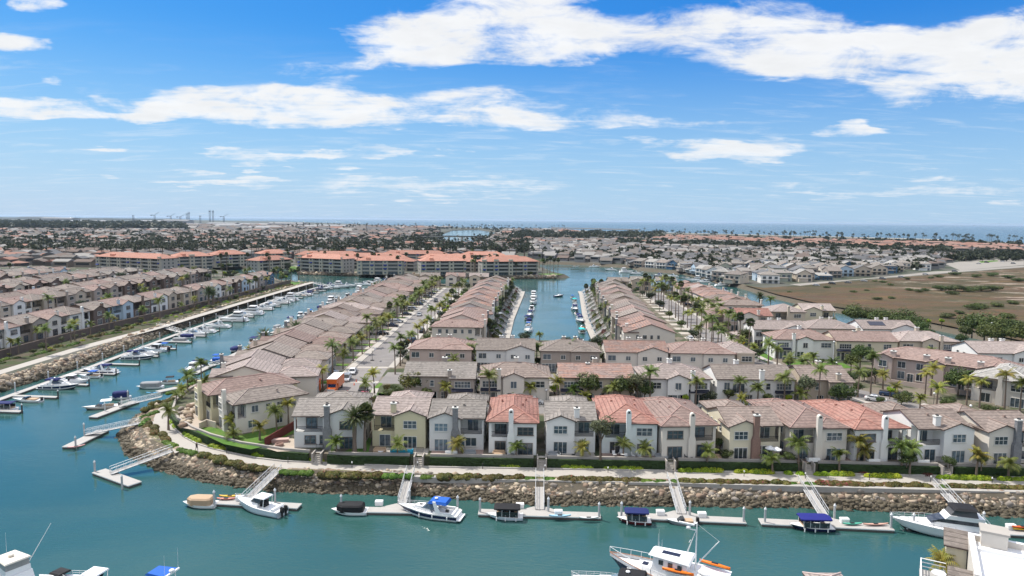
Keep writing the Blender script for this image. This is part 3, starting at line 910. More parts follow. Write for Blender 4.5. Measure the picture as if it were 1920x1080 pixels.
class House:
    """collects blocks, roofs and openings of one building (front towards -y)"""
    def __init__(s, sgn=1):
        s.s = sgn
        s.w, s.r, s.c, s.b, s.a = MB(), MB(), MB(), MB(), MB()
        s.wins, s.doors, s.chims, s.sol = [], [], [], MB()
    def xr(s, x0, x1):
        a, b = s.s * x0, s.s * x1
        return min(a, b), max(a, b)
    def block(s, x0, x1, y0, y1, z0, z1, mi=0):
        a, b = s.xr(x0, x1)
        s.w.box(a, b, y0, y1, z0, z1, mi)
    def slab(s, mb, q, th):
        """sloping plate: q is its top outline, counter-clockwise from above"""
        lo = [(x, y, z - th) for x, y, z in q]
        n = len(q)
        mb.add(q, [tuple(range(n))], 0)
        mb.add(lo, [tuple(range(n - 1, -1, -1))], 2)
        mb.add(lo + list(q), [(i, (i + 1) % n, n + (i + 1) % n, n + i) for i in range(n)], 2)
    def cap_line(s, mb, a, b, r=0.10):
        mb.tube((a[0], a[1], a[2] + .02), (b[0], b[1], b[2] + .02), r, r, 5, 1)
    def gable(s, x0, x1, y0, y1, ze, sl, axis='x', ov=0.45, th=0.2, attic=True, half=(1, 1)):
        """roof over the walls x0..x1, y0..y1 with its ridge along the axis"""
        x0, x1 = s.xr(x0, x1)
        mb = s.r
        if axis == 'x':
            ym, hw = (y0 + y1) / 2, (y1 - y0) / 2
            zr = ze + sl * hw
            e = ze - sl * ov
            X0, X1 = x0 - ov * .7, x1 + ov * .7
            if half[0]:
                s.slab(mb, [(X0, y0 - ov, e + th), (X1, y0 - ov, e + th), (X1, ym, zr + th), (X0, ym, zr + th)], th)
            if half[1]:
                s.slab(mb, [(X0, ym, zr + th), (X1, ym, zr + th), (X1, y1 + ov, e + th), (X0, y1 + ov, e + th)], th)
            s.cap_line(mb, (X0, ym, zr + th), (X1, ym, zr + th))
            if attic:
                z_ = zr - 0.02
                s.w.add([(x0, y0, ze - .01), (x0, y1, ze - .01), (x0, ym, z_), (x1, y0, ze - .01), (x1, y1, ze - .01), (x1, ym, z_)], [(0, 2, 1), (3, 4, 5), (0, 1, 4, 3), (0, 3, 5, 2), (1, 2, 5, 4)], 0)
        else:
            xm, hw = (x0 + x1) / 2, (x1 - x0) / 2
            zr = ze + sl * hw
            e = ze - sl * ov
            Y0, Y1 = y0 - ov * .7, y1 + ov * .7
            s.slab(mb, [(x0 - ov, Y0, e + th), (xm, Y0, zr + th), (xm, Y1, zr + th), (x0 - ov, Y1, e + th)], th)
            s.slab(mb, [(xm, Y0, zr + th), (x1 + ov, Y0, e + th), (x1 + ov, Y1, e + th), (xm, Y1, zr + th)], th)
            s.cap_line(mb, (xm, Y0, zr + th), (xm, Y1, zr + th))
            if attic:
                z_ = zr - 0.02
                s.w.add([(x0, y0, ze - .01), (x1, y0, ze - .01), (xm, y0, z_), (x0, y1, ze - .01), (x1, y1, ze - .01), (xm, y1, z_)], [(0, 1, 2), (3, 5, 4), (0, 3, 4, 1), (0, 2, 5, 3), (1, 4, 5, 2)], 0)
        return zr
    def hip(s, x0, x1, y0, y1, ze, sl, ov=0.5, th=0.2):
        x0, x1 = s.xr(x0, x1)
        x0, x1, y0, y1 = x0 - ov, x1 + ov, y0 - ov, y1 + ov
        z0 = ze - sl * ov
        zt = z0 + th
        hw, hd = (x1 - x0) / 2, (y1 - y0) / 2
        xm, ym = (x0 + x1) / 2, (y0 + y1) / 2
        mb = s.r
        A, B, C, D = (x0, y0, zt), (x1, y0, zt), (x1, y1, zt), (x0, y1, zt)
        if hw < hd:
            zr = zt + sl * hw
            Ra, Rb = (xm, y0 + hw, zr), (xm, y1 - hw, zr)
            mb.add([A, B, C, D, Ra, Rb], [(0, 1, 4), (1, 2, 5, 4), (2, 3, 5), (3, 0, 4, 5)], 0)
            prs = ((A, Ra), (B, Ra), (C, Rb), (D, Rb), (Ra, Rb))
        else:
            zr = zt + sl * hd
            Ra, Rb = (x0 + hd, ym, zr), (x1 - hd, ym, zr)
            mb.add([A, B, C, D, Ra, Rb], [(0, 1, 5, 4), (1, 2, 5), (2, 3, 4, 5), (3, 0, 4)], 0)
            prs = ((A, Ra), (D, Ra), (B, Rb), (C, Rb), (Ra, Rb))
        lo = [(x, y, z0) for x, y, _ in (A, B, C, D)]
        mb.add(lo, [(3, 2, 1, 0)], 2)
        mb.add(lo + [A, B, C, D], [(i, (i + 1) % 4, 4 + (i + 1) % 4, 4 + i) for i in range(4)], 2)
        for a, b in prs:
            s.cap_line(mb, a, b)
        return zr
    def win(s, x, y, z, w, h, face=0, kind='win'):
        """face: 0 front, 1 right (+x), 2 back, 3 left"""
        if s.s < 0:
            x = -x
            face = {0: 0, 1: 3, 2: 2, 3: 1}[face]
        (s.doors if kind == 'door' else s.wins).append((x, y, z, w, h, face, kind))
    def chimney(s, x, y, z0, z1, w=0.95, d=0.75, kind='stucco', taper=0.0):
        s.chims.append((s.s * x, y, z0, z1, w, d, kind, taper))
WINCACHE = {}
def win_mesh(w, h, kind, glassm, trim):
    key = (round(w, 2), round(h, 2), kind, glassm.name, trim.name)
    if key in WINCACHE:
        return WINCACHE[key]
    f = MB()
    t = 0.09
    d0, d1 = -0.09, 0.0
    for a in ((-w / 2 - t, -w / 2, 0, h), (w / 2, w / 2 + t, 0, h)):
        f.box(a[0], a[1], d0, d1, a[2], a[3])
    f.box(-w / 2 - t, w / 2 + t, d0, d1, h, h + t)
    if kind == 'door':
        f.box(-w / 2 - t, w / 2 + t, d0, d1, -.06, 0)
    else:
        f.box(-w / 2 - t - .08, w / 2 + t + .08, d0 - .08, d1, -.13, 0)
    n = 1 if w < 1.1 else (2 if w < 2.2 else 3)
    if w > 3.2:
        n = 5
    for i in range(1, n):
        xx = -w / 2 + w * i / n
        f.box(xx - .04, xx + .04, d0 + .02, d1, 0, h)
    if kind == 'win' and h > 1.2 and n != 2:
        f.box(-w / 2, w / 2, d0 + .03, d1, h * .52, h * .52 + .06)
    p = MB()
    p.add([(-w / 2, -.025, 0), (w / 2, -.025, 0), (w / 2, -.025, h), (-w / 2, -.025, h)], [(0, 1, 2, 3)])
    WINCACHE[key] = (f.mesh('window', [trim]), p.mesh('pane', [glassm]))
    return WINCACHE[key]
FACE_A = {0: 0.0, 1: math.pi / 2, 2: math.pi, 3: -math.pi / 2}
def emit(h, name, wall, roof, level, trim=None, glassm=None, wall2=None):
    """turn the collected pieces into a thing: level 2 windows with panes, 1 windows, 0 one mesh"""
    trim = trim or M_trim
    glassm = glassm or M_glass
    WM, RM = WALLS[wall], [ROOFS[roof], RIDGE[roof], M_fascia]
    wmats = [WM, WALLS[wall2] if wall2 else WM, M_stone, M_trim]
    if level == 0:
        mb = MB()
        off = []
        for src, base in ((h.w, 0), (h.r, 4), (h.b, 7), (h.a, 8)):
            b = len(mb.v)
            mb.v += src.v
            mb.f += [tuple(b + i for i in f) for f in src.f]
            mb.mi += [base + i if base in (0, 4) else base for i in src.mi]
            mb.smooth += src.smooth
        for (x, y, z, w, hh, fc, k) in h.wins + h.doors:
            a = FACE_A[fc]
            mb.M = Matrix.Translation((x, y, z)) @ Matrix.Rotation(a, 4, 'Z')
            mb.add([(-w / 2, -.05, 0), (w / 2, -.05, 0), (w / 2, -.05, hh), (-w / 2, -.05, hh)], [(0, 1, 2, 3)], 9)
            mb.box(-w / 2 - .12, w / 2 + .12, -.12, 0, -.16, -.01, 3)
            mb.box(-w / 2 - .12, w / 2 + .12, -.10, 0, hh + .01, hh + .14, 3)
            mb.M = None
        for (x, y, z0, z1, w, d, k, tp) in h.chims:
            mb.box(x - w / 2, x + w / 2, y - d / 2, y + d / 2, z0, z1, 2 if k == 'stone' else 1)
            mb.box(x - w / 2 - .1, x + w / 2 + .1, y - d / 2 - .1, y + d / 2 + .1, z1, z1 + .2, 3)
        return mb.build(name, wmats + RM + [M_rail, M_awn, glassm])
    root = empty(name, (0, 0, 0))
    h.w.build('wall', wmats, root)
    rf = h.r.build('roof', RM, root)
    for (x, y, z0, z1, w, d, k, tp) in h.chims:
        c = MB()
        if tp:
            zb = z0 + (z1 - z0) * .45
            zb2 = z0 + (z1 - z0) * .55
            c.box(x - w / 2 - tp, x + w / 2 + tp, y - d / 2, y + d / 2, z0, zb)
            c.hexa([(x - w / 2 - tp, y - d / 2, zb), (x + w / 2 + tp, y - d / 2, zb), (x + w / 2 + tp, y + d / 2, zb), (x - w / 2 - tp, y + d / 2, zb)],
                   [(x - w / 2, y - d / 2, zb2), (x + w / 2, y - d / 2, zb2), (x + w / 2, y + d / 2, zb2), (x - w / 2, y + d / 2, zb2)])
            c.box(x - w / 2, x + w / 2, y - d / 2, y + d / 2, zb2, z1)
        else:
            c.box(x - w / 2, x + w / 2, y - d / 2, y + d / 2, z0, z1)
        if k == 'arch':
            pr = []
            for i in range(9):
                t = math.pi * i / 8
                pr.append((math.cos(t) * w / 2, math.sin(t) * w * .62))
            c.add([(x + a, y - d / 2, z1 + b) for a, b in pr] + [(x + a, y + d / 2, z1 + b) for a, b in pr],
                  [tuple(range(8, -1, -1)), tuple(range(9, 18))] + [(i, i + 1, 10 + i, 9 + i) for i in range(8)])
            c.add([(x + a * .55, y - d / 2 - .02, z1 + b * .72 - .06) for a, b in pr], [tuple(range(8, -1, -1))], 1)
        else:
            c.box(x - w / 2 - .1, x + w / 2 + .1, y - d / 2 - .1, y + d / 2 + .1, z1, z1 + .2, 2)
            c.box(x - .2, x + .2, y - .2, y + .2, z1 + .2, z1 + .42, 1)
        mk = {'stone': M_stone, 'brick': M_brick}.get(k, wmats[1] if wall2 else WM)
        c.build('chimney', [mk, M_rail, M_trim], root if z0 < 3 else rf)
    if h.b.f:
        h.b.build('balcony_railing', [M_rail], root)
    if h.a.f:
        h.a.build('awning', [M_awn], root)
    if h.sol.f:
        h.sol.build('solar_panel', [M_solar], root)
    for (x, y, z, w, hh, fc, k) in h.wins + h.doors:
        fm, pm = win_mesh(w, hh, k, glassm, trim)
        o = put('door' if k == 'door' else 'window', fm, root, (x, y, z), FACE_A[fc])
        if level == 2:
            put('pane', pm, o)
        else:
            fm2 = WINCACHE.get(('one', fm.name))
            if fm2 is None:
                q = MB()
                q.v = [tuple(v.co) for v in fm.vertices]
                q.f = [tuple(p.vertices) for p in fm.polygons]
                q.mi = [0] * len(q.f)
                q.smooth = [False] * len(q.f)
                q.add([(-w / 2, -.025, 0), (w / 2, -.025, 0), (w / 2, -.025, hh), (-w / 2, -.025, hh)], [(0, 1, 2, 3)], 1)
                fm2 = q.mesh('window', [trim, glassm])
                WINCACHE[('one', fm.name)] = fm2
            o.data = fm2
    return root
def railing(mb, x0, x1, y0, y1, z, hgt=1.0, step=0.16):
    """upright bars between two points"""
    l = math.hypot(x1 - x0, y1 - y0)
    n = max(2, int(l / step))
    a = Vector((x1 - x0, y1 - y0, 0)) / l
    nrm = Vector((-a.y, a.x, 0)) * 0.025
    for (za, zb) in ((z + hgt - .07, z + hgt), (z + .06, z + .11)):
        p, q = Vector((x0, y0, 0)), Vector((x1, y1, 0))
        mb.hexa([(*(p - nrm).xy, za), (*(q - nrm).xy, za), (*(q + nrm).xy, za), (*(p + nrm).xy, za)],
                [(*(p - nrm).xy, zb), (*(q - nrm).xy, zb), (*(q + nrm).xy, zb), (*(p + nrm).xy, zb)])
    for i in range(n + 1):
        p = Vector((x0, y0, 0)) + a * (l * i / n)
        mb.box(p.x - .018, p.x + .018, p.y - .018, p.y + .018, z + .1, z + hgt - .06)
def vents(h, pts):
    for (x, y, z) in pts:
        h.r.box(h.s * x - .18, h.s * x + .18, y - .18, y + .18, z - .3, z + .16, 1)
def house_gable(sgn=1, W_=9.4, D=13.0, chim='stone', rear=True, rear_d=8.0, detail=True, ew=6.0, long_side=True):
    h = House(sgn)
    hw = W_ / 2
    bw = 0.57 * W_
    xb = -hw + bw
    yb = -D / 2
    yr = yb + 0.9
    h.block(-hw, xb, yb, D / 2, 0, ew)
    h.block(xb + .002, hw, yr, D / 2, 0, 2.95)
    h.block(xb + .004, hw - .002, yr + 2.1, D / 2 - .003, 2.955, ew)
    h.block(hw - .3, hw - .004, yr + .02, yr + .3, 2.96, ew - .1)            # post that carries the eave
    h.gable(-hw, hw, yr, D / 2, ew, .34, 'x')
    zr = h.gable(-hw, xb, yb, yb + 4.6, ew + .012, .38, 'y', ov=.42)
    b0 = h.s * (xb + .08), h.s * (hw - .3)
    railing(h.b, min(b0), max(b0), yr + .08, yr + .08, 2.96)
    cx = xb - (0.85 if chim in ('stone', 'brick') else -0.45)
    if chim:
        if chim in ('stone', 'brick'):
            h.chimney(cx, yb - .32, 0, ew + 2.1, .95, .66, chim, .28)
        else:
            h.chimney(cx, yb + 1.6, ew - .5, ew + 1.9, .95, .8, 'stucco')
    bx = (-hw + (cx - .5 if chim in ('stone', 'brick') else xb)) / 2
    h.win(bx, yb, 3.75, 2.3, 1.35)
    h.win(bx, yb, 0.08, 2.3, 2.1, 0, 'door')
    h.win((xb + hw) / 2 - .2, yr, 0.08 if chim != 'stone' else .75, 1.9, 2.1 if chim != 'stone' else 1.5, 0, 'door' if chim != 'stone' else 'win')
    h.win((xb + hw) / 2, yr + 2.1, 3.0, 1.9, 2.0, 0, 'door')
    if chim in ('stone', 'brick'):
        h.win(xb - .16 if False else xb + .42, yr, 0.75, .6, 1.5)
    sides = [(-hw, 3), (hw, 1)]
    for x, fc in sides:
        for k, y in enumerate((yb + 4.4, yb + 6.8, yb + 9.0, yb + 11.2)):
            h.win(x, y, 3.9, .8 if k != 1 else 1.2, 1.25, fc)
        h.win(x, yb + 3.6, .9, 1.5, 1.4, fc)
        h.win(x, yb + 8.4, .9, 1.1, 1.4, fc)
    vents(h, [(-1.5, 1.2, ew + 1.85), (2.6, 2.0, ew + 1.6), (1.0, -1.4, ew + 1.6)])
    if rear:
        h.block(-hw + 1.6, hw - .5, D / 2 + .003, D / 2 + rear_d, 0, 5.2)
        h.hip(-hw + 1.6, hw - .5, D / 2 - 1.0, D / 2 + rear_d, 5.2, .36)
        h.win(-hw + 1.6, D / 2 + 4, 3.4, .9, 1.2, 3)
        h.win(hw - .5, D / 2 + 4, 3.4, .9, 1.2, 1)
        h.win(.4, D / 2 + rear_d, 3.2, 1.8, 1.2, 2)
        h.win(.4, D / 2 + rear_d, .05, 4.4, 2.2, 2, 'door')
    return h
def house_hip(sgn=1, W_=9.4, D=17.0, chim='arch', rear=True, rear_d=6.0, bump=True, ew=6.0):
    h = House(sgn)
    hw = W_ / 2
    xb = hw - 0.52 * W_
    yb = -D / 2
    yr = yb + .9
    h.block(xb, hw, yb, D / 2, 0, ew)
    h.block(-hw, xb - .002, yr, D / 2, 0, 2.95)
    h.block(-hw + .002, xb - .004, yr + 2.0, D / 2 - .003, 2.955, ew)
    h.block(-hw + .003, -hw + .5, yr + .02, yr + .4, 2.96, ew - .1)
    h.block(-hw + .5, xb - .3, yr + .03, yr + .3, ew - .55, ew - .1)
    h.block(xb - .42, xb - .006, yr + .02, yr + .4, 2.96, ew - .1)
    h.hip(-hw, hw, yr - .2, D / 2, ew, .37)
    if bump:
        h.hip(xb, hw, yb, yb + 4.4, ew + .014, .40, .42)
    b0 = h.s * (-hw + .5), h.s * (xb - .42)
    railing(h.b, min(b0), max(b0), yr + .1, yr + .1, 2.96)
    if chim:
        h.chimney(xb - .1, yb - .12, 0, ew + 1.9, .85, .7, 'arch', .22)
    h.win((xb + hw) / 2 + .25, yb, 3.7, 2.7, 1.35)
    h.win((xb + hw) / 2 + .25, yb, .08, 2.5, 2.1, 0, 'door')
    h.win((-hw + xb) / 2, yr, .08, 1.8, 2.1, 0, 'door')
    h.win((-hw + xb) / 2, yr + 2.0, 3.0, 2.0, 2.0, 0, 'door')
    for x, fc in ((-hw, 3), (hw, 1)):
        for k, y in enumerate((yb + 4.6, yb + 7.2, yb + 9.6, yb + 12.4, yb + 14.8)):
            if y < D / 2 - 1:
                h.win(x, y, 3.9, .8 if k % 2 else 1.2, 1.25, fc)
        h.win(x, yb + 4.0, .9, 1.5, 1.4, fc)
        h.win(x, yb + 9.4, .9, 1.1, 1.4, fc)
    vents(h, [(-2.2, 2.2, ew + 1.35), (2.4, 3.4, ew + 1.3), (1.8, -1.0, ew + 1.5)])
    if rear:
        h.block(-hw + 1.2, hw - 1.0, D / 2 + .003, D / 2 + rear_d, 0, 4.9)
        h.hip(-hw + 1.2, hw - 1.0, D / 2 - 1.0, D / 2 + rear_d, 4.9, .36)
        h.win(0, D / 2 + rear_d, .05, 4.4, 2.2, 2, 'door')
        h.win(0, D / 2 + rear_d, 3.1, 1.6, 1.2, 2)
    return h
def duplex_front(sgn=1, W_=16.8, D=12.0, kind=0):
    """a wide pair of homes: porches, awnings and bays towards the lane"""
    h = House(sgn)
    hw = W_ / 2
    ew = 6.1
    y0 = -D / 2
    h.block(-hw, hw, y0 + .8, D / 2, 0, ew)
    if kind == 0:
        h.gable(-hw, hw, y0 + .8, D / 2, ew, .36, 'x')
        h.block(hw - 5.4, hw + .01, y0 - .2, y0 + .797, 0, ew - .02)
        h.slab(h.r, [(min(h.s * (hw - 5.7), h.s * (hw + .4)), y0 - .65, ew - .2), (max(h.s * (hw - 5.7), h.s * (hw + .4)), y0 - .65, ew - .2), (max(h.s * (hw - 5.7), h.s * (hw + .4)), y0 + 1.4, ew + .52), (min(h.s * (hw - 5.7), h.s * (hw + .4)), y0 + 1.4, ew + .52)], .2)
        h.win(hw - 2.7, y0 - .2, 3.7, 3.5, 1.35)
        aw = (hw - 5.2, hw - .3, y0 - .2)
        h.win(-hw + 3.4, y0 + .8, 3.8, 1.0, 1.5)
        h.win(-hw + 6.4, y0 + .8, 3.8, .8, 1.3)
        h.chimney(.6, 1.2, ew + .8, ew + 3.0, 1.0, 1.0)
        h.chimney(2.4, y0 + .5, 0, ew + 1.4, .9, .7)
    elif kind == 1:
        h.hip(-hw, hw, y0 + .8, D / 2, ew, .37)
        h.block(-2.6, 2.2, y0 - .1, y0 + .797, 0, ew - .02)
        h.gable(-2.6, 2.2, y0 - .1, y0 + 4.4, ew + .01, .40, 'y', ov=.4)
        h.win(-.2, y0 - .1, 3.7, 1.3, 1.5)
        h.win(-hw + 2.4, y0 + .8, 3.7, 3.4, 1.35)
        h.win(hw - 2.6, y0 + .8, 3.7, 3.0, 1.35)
        aw = (-hw + .2, -hw + 4.8, y0 + .8)
        h.chimney(.4, 1.0, ew + 1.2, ew + 3.2, 1.0, 1.0)
        h.chimney(-3.6, y0 + .5, 0, ew + 1.7, .9, .7)
    elif kind == 2:
        h.gable(-hw, hw, y0 + .8, D / 2, ew, .36, 'x')
        h.win(-hw + 2.8, y0 + .8, 3.7, 3.5, 1.35)
        aw = (-hw + .2, -hw + 5.4, y0 + .8)
        h.win(hw - 3, y0 + .8, 3.7, 2.2, 1.4)
        h.win(.8, y0 + .8, 3.8, .9, 1.4)
        h.chimney(.2, 1.4, ew + .8, ew + 3.1, 1.0, 1.0)
        h.chimney(-1.6, .2, ew + 1.0, ew + 2.2, .8, .8)
    else:
        h.gable(-hw, hw, y0 + .8, D / 2, ew, .36, 'x')
        h.chimney(1.2, y0 + .5, 0, ew + 2.0, 1.0, .8)
        h.chimney(-2.6, 1.2, ew + 1, ew + 3, 1.0, 1.0)
        h.win(-hw + 2.3, y0 + .8, 3.7, 1.2, 1.5)
        h.win(-hw + 5.0, y0 + .8, 3.0, 2.6, 2.0, 0, 'door')
        h.win(2.9, y0 + .8, 3.7, .9, 1.4)
        h.win(-.4, y0 + .8, 3.7, .9, 1.4)
        h.win(hw - 2.4, y0 + .8, 3.7, 3.3, 1.35)
        aw = (hw - 4.4, hw - .2, y0 + .8)
        b = sorted((h.s * (-hw + 3.4), h.s * (-hw + 6.8)))
        railing(h.b, b[0], b[1], y0 + .2, y0 + .2, 3.0)
        h.block(-hw + 3.4, -hw + 6.8, y0 + .1, y0 + .79, 2.7, 3.0)
    a0, a1 = sorted((h.s * aw[0], h.s * aw[1]))
    h.a.hexa([(a0, aw[2] - 1.1, 2.95), (a1, aw[2] - 1.1, 2.95), (a1, aw[2] - .01, 2.95), (a0, aw[2] - .01, 2.95)], [(a0, aw[2] - 1.1, 3.05), (a1, aw[2] - 1.1, 3.05), (a1, aw[2] - .01, 3.5), (a0, aw[2] - .01, 3.5)])
    n = 4
    for i in range(n):
        x = aw[0] + (aw[1] - aw[0]) * (i + .5) / n
        h.win(x, aw[2], .1, .9, 2.3, 0, 'door')
    for x in (-hw + 7.0, hw - 7.2, -1.2, 1.6):
        h.win(x, y0 + .8 if kind != 1 or abs(x) > 2.6 else y0 - .1, .7, 1.0, 1.7)
    for x, fc in ((-hw, 3), (hw, 1)):
        for y in (-3, 0, 3.2):
            h.win(x, y, 3.8, .9, 1.3, fc)
            h.win(x, y + .4, .9, .9, 1.5, fc)
    for x in (-5, -1, 3, 6):
        h.win(x, D / 2, 3.8, 1.3, 1.2, 2)
    vents(h, [(-5, -1.5, ew + 1.4), (-2.2, .8, ew + 1.8), (4, -2, ew + 1.2), (5.5, 1.0, ew + 1.7), (2.2, -3.4, ew + .7)])
    return h
def duplex_back(sgn=1, W_=16.8, D=11.5, kind=0):
    """the garage side of a wide pair of homes: a row of plain upper windows"""
    h = House(sgn)
    hw = W_ / 2
    ew = 5.9
    y0 = -D / 2
    h.block(-hw, hw, y0, D / 2, 0, ew)
    if kind == 0:
        h.hip(-hw, hw, y0, D / 2, ew, .36)
        h.block(.3, hw + .012, y0 - .5, y0 - .003, 0, ew - .02)
        h.hip(.3, hw + .012, y0 - .5, y0 + 4, ew + .01, .36, .45)
    else:
        h.gable(-hw, hw, y0, D / 2, ew, .36, 'x')
        h.block(.3, hw + .012, y0 - .6, y0 - .003, 0, ew - .02)
        h.gable(.3, hw + .012, y0 - .6, y0 + 4.6, ew + .01, .34, 'y', ov=.4)
    h.win(-hw + 1.7, y0, 3.5, 2.1, 1.4)
    h.win(-hw + 6.2, y0, 3.6, 1.2, 1.1)
    h.win(2.2, y0 - (.5 if kind == 0 else .6), 3.6, 1.2, 1.1)
    h.win(6.2, y0 - (.5 if kind == 0 else .6), 3.6, 1.2, 1.1)
    a0, a1 = sorted((h.s * (-hw + 3), h.s * (-hw + 8)))
    for x in (-hw + 2.6, hw - 2.8):
        h.win(x, y0 - (0 if x < 0 else (.5 if kind == 0 else .6)), .03, 4.6, 2.2, 0, 'door')
    h.chimney(-1.5, 1.0, ew + 1.2, ew + 2.8, 1.0, .9)
    h.chimney(1.8, 1.2, ew + 1.2, ew + 2.8, 1.0, .9)
    for x, fc in ((-hw, 3), (hw, 1)):
        for y in (-3, 0, 3):
            h.win(x, y, 3.7, 1.0, 1.3, fc)
            h.win(x, y, .9, 1.0, 1.4, fc)
    vents(h, [(-5, -2, ew + 1.1), (-2.2, -3, ew + .75), (4.4, -1, ew + 1.5)])
    return h
PROTO = {}
def place_house(maker, args, wall, roof, level, loc, rz, name, label, cat='house', group=None, trim=None, glassm=None, wall2=None):
    key = (maker.__name__, tuple(sorted(args.items())), wall, roof, level, trim.name if trim else 0, glassm.name if glassm else 0, wall2)
    if key not in PROTO:
        o = emit(maker(**args), name, wall, roof, level, trim, glassm, wall2)
        PROTO[key] = o
    else:
        o = copy_tree(PROTO[key])
    o.location = loc
    o.rotation_euler = (0, 0, rz)
    return tag(o, label, cat, group)
ROOFW = dict(red='red', brown='brown', grey='grey', pink='pinkish', rose='rose', streak='streaked', taupe='taupe', orange='orange', slate='slate grey', pale='pale', wood='weathered')
WALLW = dict(white='white', grey='pale grey', yellow='pale yellow', cream='cream', tan='tan', taupe='taupe', pink='pinkish tan', mint='pale mint', blue='deep blue', brown='dark brown', sage='sage green', bone='bone coloured', paleblue='pale blue', sand='sand coloured')
# --- the front row, one by one: left/right base pixels give the frontage
FR = [
    # x0, x1, y, maker, sgn, wall, roof, chimney, label
    (548, 682, 842, house_gable, -1, 'grey', 'grey', 'stone', 'grey house with a grey ledgestone chimney and grey tiles, beside the fan palms'),
    (694, 800, 840, house_gable, -1, 'yellow', 'pink', 'stucco', 'pale yellow house with pinkish tiles and a blue patio set in front'),
    (803, 908, 846, house_gable, 1, 'grey', 'grey', 'stone', 'pale grey house with dark stone chimney between the pale yellow and the red roofed house'),
    (914, 1007, 853, house_hip, 1, 'white', 'red', 'arch', 'white house with red hip roof and arched chimney, directly behind the middle gangway'),
    (1022, 1118, 851, house_gable, 1, 'white', 'grey', 'stucco', 'white house with grey tiles and front gable between the two red roofed houses'),
    (1128, 1232, 854, house_hip, 1, 'mint', 'red', 'arch', 'pale mint house with red hip roof and white garden chairs on its patio'),
    (1238, 1346, 860, house_hip, -1, 'bone', 'rose', 'arch', 'bone coloured house with rose brown hip roof and black arched balcony'),
    (1364, 1468, 862, house_gable, 1, 'cream', 'brown', 'brick', 'cream house with a brown brick chimney up its front gable'),
    (1482, 1588, 864, house_hip, 1, 'bone', 'rose', 'arch', 'bone house with rose brown hip roof right of the brown brick chimney'),
    (1598, 1704, 866, house_hip, -1, 'white', 'red', 'arch', 'white house with the rightmost red hip roof of the front row'),
    (1722, 1826, 868, house_gable, -1, 'white', 'brown', 'stucco', 'white house with brown tiles, arched window and white patio chairs'),
    (1848, 1956, 872, house_gable, 1, 'bone', 'brown', 'stone', 'bone coloured house with grey stone chimney at the right end of the front row'),
]
FRONT = []
for k, (x0, x1, y, mk, sg, wl, rf, ch, lab) in enumerate(FR):
    a, b = W(x0, y, Z), W(x1, y, Z)
    w_ = math.hypot(b[0] - a[0], b[1] - a[1])
    D = 11.5 if mk is house_gable else 16.0
    w_ -= .35
    cx = (a[0] + b[0]) / 2
    ang = -0.022 if k else 0.05
    cyy = (a[1] + b[1]) / 2 + D / 2
    if cx > 30:
        ang = 0.06 + 0.0016 * (cx - 30) * 0
    o = place_house(mk, dict(sgn=sg, W_=round(w_, 1), D=D, chim=ch), wl, rf, 2, (cx - math.sin(ang) * D / 2, cyy, Z), ang, 'front_house', lab, 'house', 'houses of the front row', M_trim if k % 3 else M_trimd, M_glass if k % 2 else M_glassb)
    FRONT.append((cx, cyy, w_))
# --- the two homes joined at the corner of the promenade
ang = R(-51)
c1 = place_house(house_hip, dict(sgn=-1, W_=8.0, D=15.0, chim='arch', rear=False, bump=False), 'bone', 'taupe', 2, (-50.7, 136.4, Z), ang, 'corner_house', 'bone stucco corner house with long taupe hip roof beside the lawn at the bend', 'house', None, M_trim, M_glass)
c2 = place_house(house_hip, dict(sgn=-1, W_=9.0, D=19.0, chim='arch', rear=False, bump=False), 'yellow', 'rose', 2, (-57.3, 145.0, Z), ang, 'corner_house', 'yellow corner house with rose red hip roof behind the boulder patio at the bend', 'house', None, M_trim, M_glass)
# --- second row: wide pairs facing the lane
SR = [(-24.6, -8.4, 0, 1, 'taupe', 'grey', 'taupe pair of homes with grey roof behind the lane trees at the street corner'),
      (-7.2, 8.8, 1, 1, 'bone', 'brown', 'bone coloured pair of homes with brown hip roof and a centre gable'),
      (11.2, 28.2, 2, 1, 'tan', 'streak', 'tan pair of homes under the roof streaked with orange tiles'),
      (30.4, 45.8, 1, -1, 'white', 'pink', 'white pair of homes with pale pinkish hip roof and two white chimneys'),
      (47.4, 65.2, 3, 1, 'white', 'taupe', 'white pair of homes with taupe roof, tall white chimney and a balcony'),
      (67.2, 78.2, 0, 1, 'tan', 'brown', 'narrow tan home with brown roof at the right end of the second row')]
for (a, b, kd, sg, wl, rf, lab) in SR:
    place_house(duplex_front, dict(sgn=sg, W_=round(b - a, 1), D=12.0, kind=kd), wl, rf, 1, ((a + b) / 2, 153.4 + 6, Z), 0.0, 'paired_house', lab, 'house', 'paired homes of the second row')
TR = [(-28.4, -11.0, 0, 'pink', 'rose', 'pinkish tan pair of homes with hip roof, nearest the street in the third row'),
      (-9.6, 6.6, 1, 'grey', 'taupe', 'pale grey pair of homes with a wide gable before the left lagoon dock'),
      (8.4, 24.6, 0, 'taupe', 'taupe', 'taupe pair of homes with hip roof standing before the head of the lagoon'),
      (26.4, 43.4, 1, 'bone', 'streak', 'bone pair of homes with orange flecked tiles at the right corner of the lagoon head'),
      (44.2, 61.6, 0, 'bone', 'rose', 'bone pair of homes with hip roof at the right end of the third row')]
for (a, b, kd, wl, rf, lab) in TR:
    y = 187.4 - (a + b) / 2 * 0.035
    place_house(duplex_back, dict(sgn=1, W_=round(b - a, 1), D=11.5, kind=kd), wl, rf, 1, ((a + b) / 2, y + 6, Z), -0.03, 'paired_house', lab, 'house', 'paired homes of the third row')
